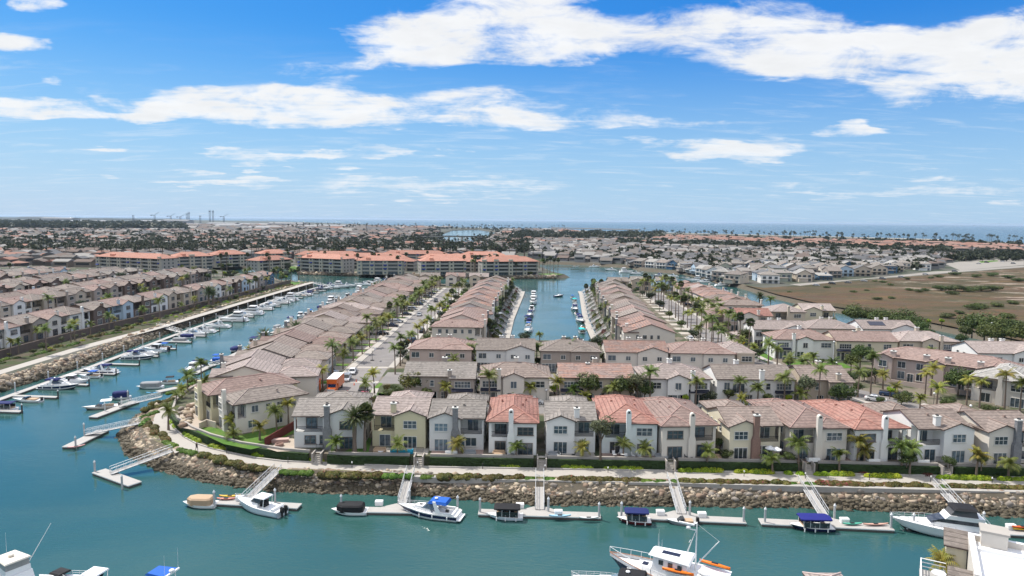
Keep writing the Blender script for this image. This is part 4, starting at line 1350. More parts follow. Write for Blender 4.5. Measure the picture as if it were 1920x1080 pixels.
# --- rows along the streets and the lagoon: long narrow homes side by side
def row(pts, step, rz, name, where, walls, roofs, group, W_=9.6, far=300, start=0.0, dG=14.0, dH=18.0, sg=1, rear=True, n_max=99, zz=Z, back=False):
    rg = random.Random(hash(where) % 1000 if False else len(where) * 7 + 3)
    out_ = []
    for k, (x, y, hd) in enumerate(along(pts, step, start)):
        if k >= n_max:
            break
        wl, rf = walls[(k * 3 + rg.randrange(2)) % len(walls)], roofs[(k * 2 + rg.randrange(3)) % len(roofs)]
        lev = 1 if y < 215 else 0
        gab = (k + (1 if rg.random() < .25 else 0)) % 2 == 0
        mk = house_gable if gab else house_hip
        D = dG if gab else dH
        s_ = sg if rg.random() < .6 else -sg
        a = rz + (hd - math.pi / 2) * 0.9
        ch = rg.choice(['stucco', 'stucco', 'stone']) if gab else 'arch'
        lab = '%s house, %s %s roof, %s %s' % (WALLW[wl], ROOFW[rf], 'gable' if gab else 'hip', ORD[k], where)
        jx = rg.uniform(-.8, .8)
        place_house(mk, dict(sgn=s_, W_=W_, D=D, chim=ch, rear=rear, rear_d=9.0 if gab else 6.0), wl, rf, lev, (x + math.cos(a + math.pi / 2) * jx, y + math.sin(a + math.pi / 2) * jx, zz), a, name, lab, 'house', group)
        out_.append((x, y, a))
    return out_
warm = ['bone', 'cream', 'tan', 'pink', 'sand', 'taupe', 'grey']
rfs = ['rose', 'brown', 'taupe', 'red', 'rose', 'brown', 'pink']
ROW_L = row([(-62.0, 157.5), (-65.0, 172), (-66.8, 210), (-67.3, 275), (-66.4, 360), (-65, 420)], 10.8, R(-90), 'street_house', 'up the west channel row', warm, ['taupe', 'brown', 'pink', 'rose', 'brown', 'taupe', 'brown'], 'houses between the west channel and the street')
ROW_M = row([(-18.2, 232), (-16.8, 268), (-14.2, 318), (-11.0, 380), (-9.6, 408)], 10.8, R(90), 'lagoon_house', 'up the left lagoon row', ['white', 'bone', 'grey', 'cream', 'bone'], ['rose', 'streak', 'rose', 'brown', 'taupe'], 'houses on the left bank of the lagoon', rear=False, dG=16.5, dH=17.5)
ROW_R = row([(45.0, 224), (46.6, 258), (49.9, 310), (54.4, 370), (56, 390)], 10.6, R(-90), 'lagoon_house', 'up the right lagoon row', ['bone', 'tan', 'sand', 'cream'], ['rose', 'taupe', 'streak', 'taupe', 'brown'], 'houses on the right bank of the lagoon', rear=False, dG=16.5, dH=17.5)
ROW_E = row([(101.0, 300), (101.5, 340), (101, 388)], 11.0, R(90), 'creek_house', 'up the creek side row', ['tan', 'bone', 'pink', 'sand'], ['rose', 'brown', 'pink', 'streak'], 'houses between the east street and the creek', rear=False)
# end houses turned across the heads of the rows
for (x, y, rz, wl, rf, lab) in ((-52, 434, 0, 'tan', 'taupe', 'tan house closing the far end of the street on its left'), (-36, 436, 0, 'bone', 'rose', 'bone house with a gable facing down the street from its far end'), (-21, 435, 0, 'sand', 'pink', 'sand house with pale hip roof at the far end left of the lagoon'),
                                (64, 412, 0, 'sand', 'taupe', 'sand house at the far end of the east street under fan palms'), (79, 420, 0, 'tan', 'wood', 'tan house across the far end of the east street'), (94, 418, 0, 'paleblue', 'taupe', 'pale blue gabled house by the creek at the far end of the east street')):
    place_house(house_gable, dict(sgn=1, W_=12.0, D=12.0, chim='stucco', rear=False), wl, rf, 0, (x, y, Z), rz, 'end_house', lab, 'house')
# --- the cluster on the right
def at(x, y, z=9.7):
    return W(x, y, z)
CL = [
    # eave left px, eave right px, eave y, maker, kind/sgn, wall, roof, label
    (1356, 1414, 664, house_hip, 1, 'tan', 'pink', 'square tan house with pink hip roof beside the east street bend', dict(W_=9.2, D=12, rear=False, chim=None, bump=False)),
    (1413, 1515, 619, duplex_back, 1, 'white', 'pink', 'white pair of homes with a broad gable behind the tan square house', dict(W_=17.5, D=11.5, kind=1)),
    (1521, 1606, 617, duplex_back, 1, 'bone', 'pink', 'bone pair of homes with pink hip roof between the two white gabled pairs', dict(W_=17.0, D=11.5, kind=0)),
    (1618, 1722, 618, duplex_back, 1, 'white', 'pink', 'white pair of homes with a dark solar panel on its roof', dict(W_=18.5, D=11.5, kind=1)),
    (1453, 1572, 640, duplex_front, 1, 'white', 'rose', 'white pair of homes with arched porch facing the lawn by the path', dict(W_=18.2, D=12, kind=1)),
    (1570, 1688, 643, duplex_front, 1, 'cream', 'rose', 'cream pair of homes behind the street trees left of the long mauve building', dict(W_=18.5, D=12, kind=2)),
    (1690, 1800, 643, duplex_front, -1, 'sand', 'pink', 'sand pair of homes with pinkish hip roof behind the long mauve building', dict(W_=17.5, D=12, kind=1)),
    (1838, 1960, 664, duplex_back, 1, 'white', 'pink', 'white pair of homes with pale roof cut by the right edge of the view', dict(W_=19.0, D=12, kind=1)),
]
for (x0, x1, y, mk, sg, wl, rf, lab, kw) in CL:
    a, b = at(x0, y), at(x1, y)
    cx, cyy = (a[0] + b[0]) / 2, (a[1] + b[1]) / 2
    D = kw['D']
    kw = dict(kw, sgn=sg)
    o = place_house(mk, kw, wl, rf, 1, (cx, cyy + D / 2, Z), -0.03, 'cluster_house', lab, 'house', 'pale houses right of the east street')
    if 'solar' in lab:
        mb = MB()
        s_ = .36
        x0_, x1_, ya, yb_ = -6.0, -.6, -3.9, -1.2
        za, zb = 5.9 + (ya + 5.75) * s_ + .32, 5.9 + (yb_ + 5.75) * s_ + .32
        mb.hexa([(x0_, ya, za - .08), (x1_, ya, za - .08), (x1_, yb_, zb - .08), (x0_, yb_, zb - .08)], [(x0_, ya, za), (x1_, ya, za), (x1_, yb_, zb), (x0_, yb_, zb)])
        mb.build('solar_panel', [M_solar], o)
# low one storey block by the tan square house
h = House()
h.block(-4.5, 4.5, -3, 3, 0, 3.0)
h.hip(-4.5, 4.5, -3, 3, 3.0, .36)
h.win(0, -3, .05, 4.4, 2.0, 0, 'door')
o = emit(h, 'garage', 'tan', 'pink', 1)
p = W(1405, 645, Z)
o.location = (p[0], p[1] + 3, Z)
tag(o, 'low tan garage with pink hip roof beside the yellow diamond sign', 'garage')
# villas by the creek
for (x, y, wl, rf, mk, lab) in ((1362, 592, 'pink', 'rose', house_hip, 'pinkish house with dark shuttered windows by the creek row'), (1418, 594, 'bone', 'red', house_gable, 'bone house with red roof and rounded gable by the creek'), (1480, 586, 'sand', 'pink', house_hip, 'sand house with pink hip roof under the tall palm by the creek'), (1538, 584, 'cream', 'pink', house_gable, 'cream house nearest the creek with a shuttered gable')):
    a = at(x, y)
    place_house(mk, dict(sgn=1, W_=13.0, D=13.0, chim='stucco' if mk is house_gable else 'arch', rear=False), wl, rf, 1, (a[0], a[1] + 6, Z), -.04, 'creek_villa', lab, 'house', 'villas between the cluster and the creek')
# --- the long mauve building on the right
def mauve():
    h = House()
    L_, D = 31.0, 12.0
    ew = 6.4
    h.block(-L_ / 2, L_ / 2, -D / 2, D / 2, 0, ew)
    h.hip(-L_ / 2, L_ / 2, -D / 2, D / 2, ew, .36)
    for bx, bw in ((-13.6, 4.4), (-1.5, 4.0), (10.8, 6.4)):
        h.block(bx - bw / 2, bx + bw / 2, -D / 2 - 1.4, -D / 2 - .003, 0, ew - .02)
        h.gable(bx - bw / 2, bx + bw / 2, -D / 2 - 1.4, -D / 2 + 3.6, ew + .01, .36, 'y', ov=.4)
    for k, x in enumerate((-13.6, -9.4, -5.0, 2.4, 6.2, 11.0)):
        y = -D / 2 - (1.4 if x in (-13.6, 11.0) else 0)
        h.win(x, y, 1.0, 1.6, 1.9)
        h.win(x, y, 3.9, 1.8, 1.6)
    h.win(-7.2, -D / 2, 0, 1.3, 2.5, 0, 'door')
    h.win(4.3, -D / 2, 0, 1.3, 2.5, 0, 'door')
    for x in (-11.6, -3.8, 1.0, 8.0):
        h.chimney(x, -D / 2 + .4, 0, ew + 1.5, 1.3, 1.0)
    for y in (-3, 0, 3):
        h.win(-L_ / 2, y, 3.8, 1.0, 1.4, 3)
    h.block(-L_ / 2 - 1.0, L_ / 2, -D / 2 - 4.2, -D / 2 - 4.0, 0, 1.2)
    h.block(-L_ / 2 - 1.0, -L_ / 2 - .8, -D / 2 - 4.0, -D / 2 - .1, 0, 1.19)
    return h
a, b = W(1645, 712, Z), W(1862, 745, Z)
ang = math.atan2(b[1] - a[1], b[0] - a[0])
o = emit(mauve(), 'terrace_house', 'pink', 'rose', 1, M_trim)
L_ = math.hypot(b[0] - a[0], b[1] - a[1])
u_ = Vector((b[0] - a[0], b[1] - a[1], 0)) / L_
ctr = Vector((a[0], a[1], Z)) + u_ * 14.6 + Vector((-u_.y, u_.x, 0)) * 7.6
o.location = ctr
o.rotation_euler = (0, 0, ang)
tag(o, 'long mauve two storey building with arched windows, four chimneys and rose hip roof', 'house')
a = W(1868, 760, Z)
place_house(house_hip, dict(sgn=1, W_=12.0, D=16.0, chim='arch', rear=False), 'bone', 'pale', 1, (a[0] + 6.5, a[1] + 6, Z), ang, 'terrace_house', 'bone house with pale hip roof and french doors at the right edge above the street', 'house')
# ------------------------------------------------------------------ west bank homes
def px_of(X, Y, Zz=0.0):
    v = Vector((X, Y, Zz - H))
    k = FPX / max(1e-3, v.dot(_f))
    return 960 + v.dot(_r) * k, 540 - v.dot(_u) * k
WEST1 = ['white', 'taupe', 'blue', 'white', 'taupe', 'bone', 'white', 'brown', 'paleblue', 'brown', 'white', 'tan', 'sand', 'taupe', 'white', 'bone', 'brown', 'paleblue']
rg = random.Random(11)
for k, (x, y, hd) in enumerate(along([(-166.5, 176), (-166.5, 250), (-163, 300), (-159.5, 360), (-158.2, 428)], 12.6)):
    wl = WEST1[k % len(WEST1)]
    rf = ['rose', 'taupe', 'taupe', 'rose', 'taupe'][k % 5]
    place_house(house_gable if k % 3 else house_hip, dict(sgn=1 if k % 2 else -1, W_=11.6, D=13.0, chim='stucco' if k % 3 else 'arch', rear=False), wl, rf, 1 if y < 330 else 0,
                (x, y, 4.2), R(90) + (hd - math.pi / 2), 'west_house', '%s house with %s roof, %s along the west path wall' % (WALLW[wl], ROOFW[rf], ORD[k]), 'house', 'houses behind the west path wall', M_trim if wl in ('blue', 'brown') else M_trimd)
wn = 0
for ri, (X0, face) in enumerate(((-207, 90), (-222, -90), (-254, 90), (-269, -90), (-301, 90), (-318, -90), (-352, 90))):
    for k in range(30):
        y = 200 + k * 13.2 + (ri % 2) * 4
        if X0 < -0.745 * y - 14 or y > 462:
            continue
        wl = rg.choice(['taupe', 'brown', 'tan', 'white', 'brown', 'taupe', 'paleblue', 'sand', 'bone'])
        rf = rg.choice(['taupe', 'rose', 'taupe', 'brown', 'taupe', 'wood'])
        place_house(rg.choice([house_gable, house_hip, house_gable]), dict(sgn=1, W_=12.0, D=11.5, chim='stucco', rear=False), wl, rf, 0, (X0 + rg.uniform(-.8, .8), y, 4.2), R(face + rg.uniform(-4, 4)),
                    'west_house', '%s house with %s roof, %s up the %s west row' % (WALLW[wl], ROOFW[rf], ORD[k], ORD[ri + 1]), 'house', 'houses of the west quarter')
        wn += 1
# ------------------------------------------------------------------ orange roofed apartment blocks
M_apt = stucco('apartment', (0.40, 0.37, 0.30))
M_apt2 = stucco('apartment_grey', (0.33, 0.315, 0.285))
M_dkopen = mat('balcony_shade', (0.05, 0.05, 0.055), 0.8, 0.2, 1)
M_awb = mat('royal_blue_awning', (0.01, 0.025, 0.16), 0.7, 0.1, 1)
def condo(L_, D=17.0, fl=4, seed=0):
    rq = random.Random(seed)
    root = empty('apartment_block', (0, 0, 0))
    fh = 2.75
    ew = fl * fh
    w = MB()
    w.box(-L_ / 2, L_ / 2, -D / 2 + 1.8, D / 2, 0, ew)
    x = -L_ / 2
    k = 0
    aw = MB()
    gl = MB()
    rl = MB()
    while x < L_ / 2 - .5:
        solid = k % 2 == 0
        wd = min(rq.uniform(3.2, 4.6) if solid else rq.uniform(5.5, 8.5), L_ / 2 - x)
        if solid:
            w.box(x, x + wd, -D / 2, -D / 2 + 1.797, 0, ew + (1.6 if rq.random() < .25 else 0), 1)
            for f in range(fl):
                gl.add([(x + wd * .3, -D / 2 - .02, f * fh + .9), (x + wd * .7, -D / 2 - .02, f * fh + .9), (x + wd * .7, -D / 2 - .02, f * fh + 2.2), (x + wd * .3, -D / 2 - .02, f * fh + 2.2)], [(0, 1, 2, 3)])
                if rq.random() < .3 and f in (1, 2):
                    aw.hexa([(x + wd * .15, -D / 2 - 1.0, f * fh + 1.5), (x + wd * .85, -D / 2 - 1.0, f * fh + 1.5), (x + wd * .85, -D / 2 - .03, f * fh + 1.5), (x + wd * .15, -D / 2 - .03, f * fh + 1.5)],
                            [(x + wd * .15, -D / 2 - .95, f * fh + 1.6), (x + wd * .85, -D / 2 - .95, f * fh + 1.6), (x + wd * .85, -D / 2 - .03, f * fh + 2.5), (x + wd * .15, -D / 2 - .03, f * fh + 2.5)])
        else:
            for f in range(fl):
                gl.add([(x + .3, -D / 2 + 1.78, f * fh + .25), (x + wd - .3, -D / 2 + 1.78, f * fh + .25), (x + wd - .3, -D / 2 + 1.78, f * fh + 2.3), (x + .3, -D / 2 + 1.78, f * fh + 2.3)], [(0, 1, 2, 3)])
                if f:
                    w.box(x, x + wd, -D / 2 + .2, -D / 2 + 1.79, f * fh - .22, f * fh)
                    w.box(x, x + wd, -D / 2 + .2, -D / 2 + .32, f * fh, f * fh + .95)
        x += wd
        k += 1
    for f in range(fl):
        for yy in (-4, 0, 4):
            for s_ in (-1, 1):
                xx = s_ * (L_ / 2 + .02)
                gl.add([(xx, yy - .6, f * fh + .9), (xx, yy + .6, f * fh + .9), (xx, yy + .6, f * fh + 2.2), (xx, yy - .6, f * fh + 2.2)], [(0, 1, 2, 3) if s_ > 0 else (3, 2, 1, 0)])
    w.build('wall', [M_apt2, M_apt], root)
    gl.build('glazing', [M_glass], root)
    if aw.f:
        aw.build('awning', [M_awb], root)
    h = House()
    h.hip(-L_ / 2, L_ / 2, -D / 2, D / 2, ew + .01, .38, .6)
    h.r.box(-L_ / 4 - 2, -L_ / 4 + 1, -D / 2 + 1, -D / 2 + 4, ew, ew + 2.4, 1)
    h.r.build('roof', [ROOFS['orange'], RIDGE['orange'], M_fascia], root)
    return root
cpx = [(180, 506, 300, 512), (330, 507, 400, 504), (404, 502, 466, 499), (490, 499, 547, 497), (558, 508, 640, 512), (669, 515, 757, 515), (789, 516, 874, 515), (904, 517, 1009, 516)]
cnames = ['leftmost, behind the brown roofs', 'second from the left along the basin', 'third from the left, near the inlet end', 'fourth from the left, set back behind the inlet', 'just right of the little inlet', 'facing the channel mouth', 'behind the head of the street', 'rightmost, on the palm point']
for k, (x0, y0, x1, y1) in enumerate(cpx):
    a, b = W(x0, y0, 2.6), W(x1, y1, 2.6)
    L_ = math.hypot(b[0] - a[0], b[1] - a[1])
    an = math.atan2(b[1] - a[1], b[0] - a[0])
    o = condo(L_, 17.0, 4, k)
    o.location = ((a[0] + b[0]) / 2 - math.sin(an) * 8.5, (a[1] + b[1]) / 2 + math.cos(an) * 8.5, 2.6)
    o.rotation_euler = (0, 0, an)
    tag(o, 'four storey apartment block with orange roof, ' + cnames[k], 'apartment block', 'orange roofed apartment blocks')
back = [(-205, 575, 34, 60), (-160, 596, 50, 4), (-104, 578, 44, -3), (-50, 580, 42, 2), (0, 572, 40, 4), (-130, 640, 60, 2), (-60, 632, 52, -4), (-8, 622, 40, 6), (-180, 668, 60, 8), (-100, 700, 64, 0), (-30, 690, 44, 3)]
for k, (x, y, L_, an) in enumerate(back):
    o = condo(L_, 16.0, 3, 30 + k)
    o.location = (x, y, 2.6)
    o.rotation_euler = (0, 0, R(an))
    tag(o, 'orange roofed block in the second line behind the basin, %s of the eleven counted' % ORD[k], 'apartment block', 'orange roofed blocks behind the basin')
# ------------------------------------------------------------------ the older beach quarter across the water
BW = ['white', 'grey', 'paleblue', 'tan', 'bone', 'taupe', 'sand', 'taupe', 'blue', 'sage']
BR = ['wood', 'pale', 'slate', 'wood', 'pale', 'wood', 'taupe', 'slate', 'grey']
def beach_house(v=0):
    h = House(1)
    rq = random.Random(50 + v)
    w, d = rq.uniform(10, 13), rq.uniform(11, 15)
    ew = rq.choice([3.2, 5.6, 5.8, 6.2])
    h.block(-w / 2, w / 2, -d / 2, d / 2, 0, ew)
    if v % 4 == 0:
        h.gable(-w / 2, w / 2, -d / 2, d / 2, ew, rq.uniform(.35, .6), 'y', ov=.5)
    elif v % 4 == 1:
        h.gable(-w / 2, w / 2, -d / 2, d / 2, ew, .32, 'x', ov=.5)
    elif v % 4 == 2:
        h.hip(-w / 2, w / 2, -d / 2, d / 2, ew, .34)
    else:
        h.slab(h.r, [(-w / 2 - .4, -d / 2 - .4, ew + .2), (w / 2 + .4, -d / 2 - .4, ew + .2), (w / 2 + .4, d / 2 + .4, ew + 1.6), (-w / 2 - .4, d / 2 + .4, ew + 1.6)], .2)
        h.block(-w / 2 + .01, w / 2 - .01, 0, d / 2 - .01, ew - .01, ew + .75)
    if v % 3 == 0:
        h.block(-w / 2 + 1, w / 2 - 4, -d / 2 - 3.4, -d / 2 - .003, 0, 2.8)
        h.slab(h.r, [(-w / 2 + .7, -d / 2 - 3.8, 2.82), (w / 2 - 3.7, -d / 2 - 3.8, 2.82), (w / 2 - 3.7, -d / 2 - .02, 3.3), (-w / 2 + .7, -d / 2 - .02, 3.3)], .15)
    else:
        h.block(-w / 2, w / 2, -d / 2 - 2.0, -d / 2 - .003, 2.6, 2.75)
        railing(h.b, -w / 2, w / 2, -d / 2 - 1.9, -d / 2 - 1.9, 2.75, 1.0, .5)
    for x in (-w / 3.2, 0, w / 3.2):
        if ew > 4:
            h.win(x, -d / 2, 3.2, 2.2, 1.8)
        h.win(x, -d / 2, .3, 2.2, 2.0)
    for y in (-3, 2):
        h.win(-w / 2, y, ew - 2.2, 1.5, 1.2, 3)
        h.win(w / 2, y, ew - 2.2, 1.5, 1.2, 1)
    h.chimney(w / 4, 1, ew - 1, ew + 2.2, .9, .9)
    return h
def maker(v):
    def f():
        return beach_house(v)
    f.__name__ = 'beach_house_%d' % v
    return f
BM = [maker(v) for v in range(9)]
REG = P(2.6, (1015, 488), (1100, 492), (1190, 497), (1290, 507), (1345, 519), (1400, 535), (1470, 530), (1560, 522), (1680, 512), (1760, 503), (1790, 484), (1560, 463), (1280, 455), (1010, 452), (960, 462), (965, 476))
taken = []
cand = []
rg = random.Random(5)
# waterfront line first: these show largest
shore = offset_line(FARSHORE[:8], -0.0)
for (x, y, hd) in along(P(2.6, (1035, 489), (1100, 491), (1185, 496), (1195, 500), (1285, 507), (1335, 519), (1392, 533)), 13.5):
    cand.append((x, y + 9, hd))
for gy in range(60):
    y = 300 + gy * 19.0
    for gx in range(60):
        x = 10 + gx * 14.5 + (gy % 3) * 4 + y * 0.02
        if inside((x, y), REG):
            cand.append((x + rg.uniform(-2, 2), y + rg.uniform(-3, 3), R(rg.choice([-12, -8, -15]))))
near, restb = [], []
for (x, y, a) in cand:
    if all((x - q[0]) ** 2 + (y - q[1]) ** 2 > 150 for q in taken):
        taken.append((x, y))
        near.append((x, y, a))
near.sort(key=lambda q: q[1])
BEACH_N = 92
for k, (x, y, a) in enumerate(near[:BEACH_N]):
    wl, rf = rg.choice(BW), rg.choice(BR)
    px, py = px_of(x, y, 5)
    where = 'on the far shore' if k < 24 else ('by the marsh road' if px > 1420 else 'in the old beach quarter')
    place_house(rg.choice(BM), {}, wl, rf, 0, (x, y, 2.6), a if k > 20 else a * .5, 'beach_house', '%s beach house with %s roof %s, %s by nearness' % (WALLW[wl], ROOFW[rf], where, ORD[k]), 'house', 'houses of the old beach quarter')
restb = near[BEACH_N:]
# everything farther away is one mass
M_far = []
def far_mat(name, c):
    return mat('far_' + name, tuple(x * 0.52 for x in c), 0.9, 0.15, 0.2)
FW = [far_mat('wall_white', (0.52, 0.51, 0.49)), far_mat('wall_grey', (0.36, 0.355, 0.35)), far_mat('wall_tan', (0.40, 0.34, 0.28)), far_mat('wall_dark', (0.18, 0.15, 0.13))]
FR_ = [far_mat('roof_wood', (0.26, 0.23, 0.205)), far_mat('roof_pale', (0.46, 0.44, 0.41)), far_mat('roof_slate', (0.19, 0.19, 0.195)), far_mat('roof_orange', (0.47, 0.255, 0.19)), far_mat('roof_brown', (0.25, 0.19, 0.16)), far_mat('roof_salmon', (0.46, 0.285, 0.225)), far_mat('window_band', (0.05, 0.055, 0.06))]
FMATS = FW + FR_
fV, fF, fM = [], [], []
def far_house(x, y, a, w, d, h, rt, wm, rm, zb=2.6):
    ca, sa = math.cos(a), math.sin(a)
    def T(p):
        return (x + p[0] * ca - p[1] * sa, y + p[0] * sa + p[1] * ca, zb + p[2])
    b = len(fV)
    hw, hd = w / 2, d / 2
    fV.extend(T(p) for p in [(-hw, -hd, 0), (hw, -hd, 0), (hw, hd, 0), (-hw, hd, 0), (-hw, -hd, h), (hw, -hd, h), (hw, hd, h), (-hw, hd, h)])
    for q in ((0, 1, 5, 4), (1, 2, 6, 5), (2, 3, 7, 6), (3, 0, 4, 7)):
        fF.append([b + i for i in q])
        fM.append(wm)
    fV.extend(T(p) for p in [(-hw * .8, -hd - .1, h * .55), (hw * .8, -hd - .1, h * .55), (hw * .8, -hd - .1, h * .82), (-hw * .8, -hd - .1, h * .82)])
    fF.append([b + 8, b + 9, b + 10, b + 11])
    fM.append(10)
    b = len(fV)
    o = .6
    hw += o
    hd += o
    if rt == 0:
        fV.extend(T(p) for p in [(-hw, -hd, h), (hw, -hd, h), (hw, hd, h), (-hw, hd, h), (-hw, 0, h + hd * .36), (hw, 0, h + hd * .36)])
        qs = ((0, 1, 5, 4), (2, 3, 4, 5), (1, 2, 5, 5), (3, 0, 4, 4))
    else:
        k = min(hw, hd) * .9
        fV.extend(T(p) for p in [(-hw, -hd, h), (hw, -hd, h), (hw, hd, h), (-hw, hd, h), (-hw + k, 0, h + k * .36), (hw - k, 0, h + k * .36)])
        qs = ((0, 1, 5, 4), (2, 3, 4, 5), (1, 2, 5, 5), (3, 0, 4, 4))
    for q in qs:
        fF.append([b + i for i in q])
        fM.append(rm)
rg = random.Random(21)
for (x, y, a) in restb:
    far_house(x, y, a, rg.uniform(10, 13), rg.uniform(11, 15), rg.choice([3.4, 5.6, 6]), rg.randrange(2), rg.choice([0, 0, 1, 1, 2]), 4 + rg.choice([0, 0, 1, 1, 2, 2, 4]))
# the salmon roofed village by the beach
VIL = P(2.6, (1190, 446), (1300, 447), (1500, 453), (1920, 466), (1920, 478), (1760, 473), (1600, 468), (1480, 463), (1280, 455), (1200, 451))
VX = [p[0] for p in VIL]
VY = [p[1] for p in VIL]
y = min(VY)
while y < max(VY):
    x = min(VX)
    while x < max(VX):
        p = (x + rg.uniform(-3, 3), y + rg.uniform(-3, 3))
        if inside(p, VIL) and rg.random() < .8:
            far_house(p[0], p[1], R(rg.choice([-20, -20, 70])), rg.uniform(18, 34), rg.uniform(11, 14), rg.choice([5.5, 6, 8]), 1, rg.choice([0, 2]), 4 + rg.choice([3, 5, 5]))
        x += 30
    y += 22
# the town stretching away on the left
for (y0, y1, sy, sx, xl, xr) in ((560, 760, 20, 16, -640, -330), (640, 1200, 22, 20, -1100, -130), (740, 1200, 22, 18, -130, 10), (1200, 2200, 34, 30, -1800, -230), (1250, 2000, 30, 24, -40, 400), (2200, 3600, 60, 60, -2800, -300), (2000, 3000, 50, 40, -20, 260)):
    y = y0
    while y < y1:
        x = xl
        while x < xr:
            px, py = px_of(x, y, 3)
            p = (x + rg.uniform(-4, 4), y + rg.uniform(-5, 5))
            blocky = math.sin(p[0] * .02 + 1) + math.sin(p[1] * .017)
            if -40 < px < 1960 and not inside(p, HARBOUR) and rg.random() < .8 and not (-300 < p[0] < 30 and p[1] < 715):
                or_ = rg.random() < (.16 if p[1] < 1500 else .05)
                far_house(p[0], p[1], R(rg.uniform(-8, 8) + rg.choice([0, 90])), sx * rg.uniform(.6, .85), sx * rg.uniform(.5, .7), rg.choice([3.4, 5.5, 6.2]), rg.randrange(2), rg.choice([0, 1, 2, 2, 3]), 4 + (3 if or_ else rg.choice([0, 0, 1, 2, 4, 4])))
            x += sx
        y += sy
mF = np.array(fF)
# triangles were written with a doubled corner: write them as separate polygons
me = bpy.data.meshes.new('distant_houses')
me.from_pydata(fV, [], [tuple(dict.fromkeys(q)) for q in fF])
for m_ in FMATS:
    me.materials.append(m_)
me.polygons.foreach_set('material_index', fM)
me.update()
tag(put('distant_houses', me), kind='stuff')
# ------------------------------------------------------------------ far sheds, cranes, hills, bridge, breakwater
M_shed = far_mat('shed_white', (0.62, 0.62, 0.62))
M_shedr = far_mat('shed_roof', (0.50, 0.50, 0.50))
sheds = [(30, 3900, 330, 12), (115, 4200, 200, 27), (165, 3900, 260, 14), (235, 3700, 240, 11), (290, 4300, 210, 15), (335, 4000, 150, 22), (345, 3000, 160, 9), (420, 3300, 130, 13), (432, 2900, 110, 10), (470, 3500, 200, 10), (540, 3600, 180, 14), (570, 2900, 130, 9), (500, 2500, 120, 8), (620, 3100, 140, 10)]
for k, (px, y, w, hh) in enumerate(sheds):
    x = (px - 960) / FPX * y
    mb = MB()
    mb.box(-w / 2, w / 2, -40, 40, 0, hh)
    mb.add([(-w / 2 - 1, -41, hh), (w / 2 + 1, -41, hh), (w / 2 + 1, 0, hh + 5), (-w / 2 - 1, 0, hh + 5), (w / 2 + 1, 41, hh), (-w / 2 - 1, 41, hh)], [(0, 1, 2, 3), (3, 2, 4, 5), (1, 4, 2), (0, 3, 5)], 1)
    for i in range(int(w / 30)):
        mb.box(-w / 2 + 10 + i * 30, -w / 2 + 22 + i * 30, -40.4, -40.05, 0, hh * .6, 2)
    o = mb.build('warehouse', [M_shed, M_shedr, FR_[6]], None, (x, y, 2.6), R(rg.uniform(-6, 6)))
    tag(o, 'long white warehouse on the hazy horizon, %s from the left edge' % ORD[k], 'warehouse', 'warehouses on the horizon')
M_crane = far_mat('crane_steel', (0.12, 0.14, 0.17))
for k, (px, y, hh, kind) in enumerate([(292, 4600, 74, 0), (322, 4700, 66, 0), (340, 4600, 60, 0), (356, 4800, 78, 1), (352, 4700, 70, 1), (395, 4700, 92, 1), (401, 4700, 90, 1), (421, 4800, 66, 0), (252, 4300, 52, 1), (377, 4600, 54, 1)]):
    x = (px - 960) / FPX * y
    mb = MB()
    for s_ in (-1, 1):
        mb.box(s_ * 4 - 1, s_ * 4 + 1, -1, 1, 0, hh * (.7 if kind == 0 else 1))
    for i in range(6):
        z = hh * .65 * (i + 1) / 7
        mb.box(-3, 3, -.6, .6, z, z + 1.2)
    if kind == 0:
        mb.tube((-6, 0, hh * .68), (30, 0, hh), 1.6, .9, 5)
        mb.tube((0, 0, hh * .7), (-22, 0, hh * .74), 1.8, 1.2, 5)
        mb.box(-26, -18, -3, 3, hh * .66, hh * .74)
    else:
        mb.box(-6, 6, -2, 2, hh * .86, hh * .9)
    o = mb.build('harbour_crane' if kind == 0 else 'steel_mast', [M_crane], None, (x, y, 2.6))
    tag(o, ('dockside crane with raised boom on the horizon, %s of the cranes and masts' if kind == 0 else 'tall dark steel mast on the horizon, %s of the cranes and masts') % ORD[k], 'crane' if kind == 0 else 'mast', 'cranes and masts on the horizon')
mb = MB()
pts = []
for i in range(34):
    x = -9000 + i * 130
    hgt = 34 + 8 * math.sin(i * .7) + 7 * math.sin(i * 1.9 + 1) - i * .9
    mb.ell((x, 9000 + 300 * math.sin(i), 0), (260, 500, max(20, hgt)), 8, 5)
tag(mb.build('hills', far_mat('hill_scrub', (0.08, 0.085, 0.06))), kind='structure')
a, b = W(792, 441, 14), W(912, 441, 14)
mb = MB()
bx0, bx1, by = -190, -60, 1345
mb.box(bx0, bx1, by - 5, by + 5, 11.4, 13.0)
mb.box(bx0, bx1, by - 5.2, by - 4.9, 13.0, 14.2, 1)
mb.box(bx0, bx1, by + 4.9, by + 5.2, 13.0, 14.2, 1)
o = empty('road_bridge', (0, 0, 0))
tag(o, 'grey road bridge on round piers over the far harbour channel', 'bridge')
mb.build('deck', [M_conc, M_rail], o)
for px in (841, 866, 890):
    x = (px - 960) / FPX * by
    q = MB()
    q.box(x - 1.6, x + 1.6, by - 4, by + 4, -1, 11.38)
    q.build('pier', [M_conc], o)
a, b = W(1035, 427.5, 0), W(1200, 431.5, 0)
mb = MB()
dd = Vector((b[0] - a[0], b[1] - a[1], 0)).normalized()
nn = Vector((-dd.y, dd.x, 0))
A_, B_ = Vector((*a, 0)), Vector((*b, 0))
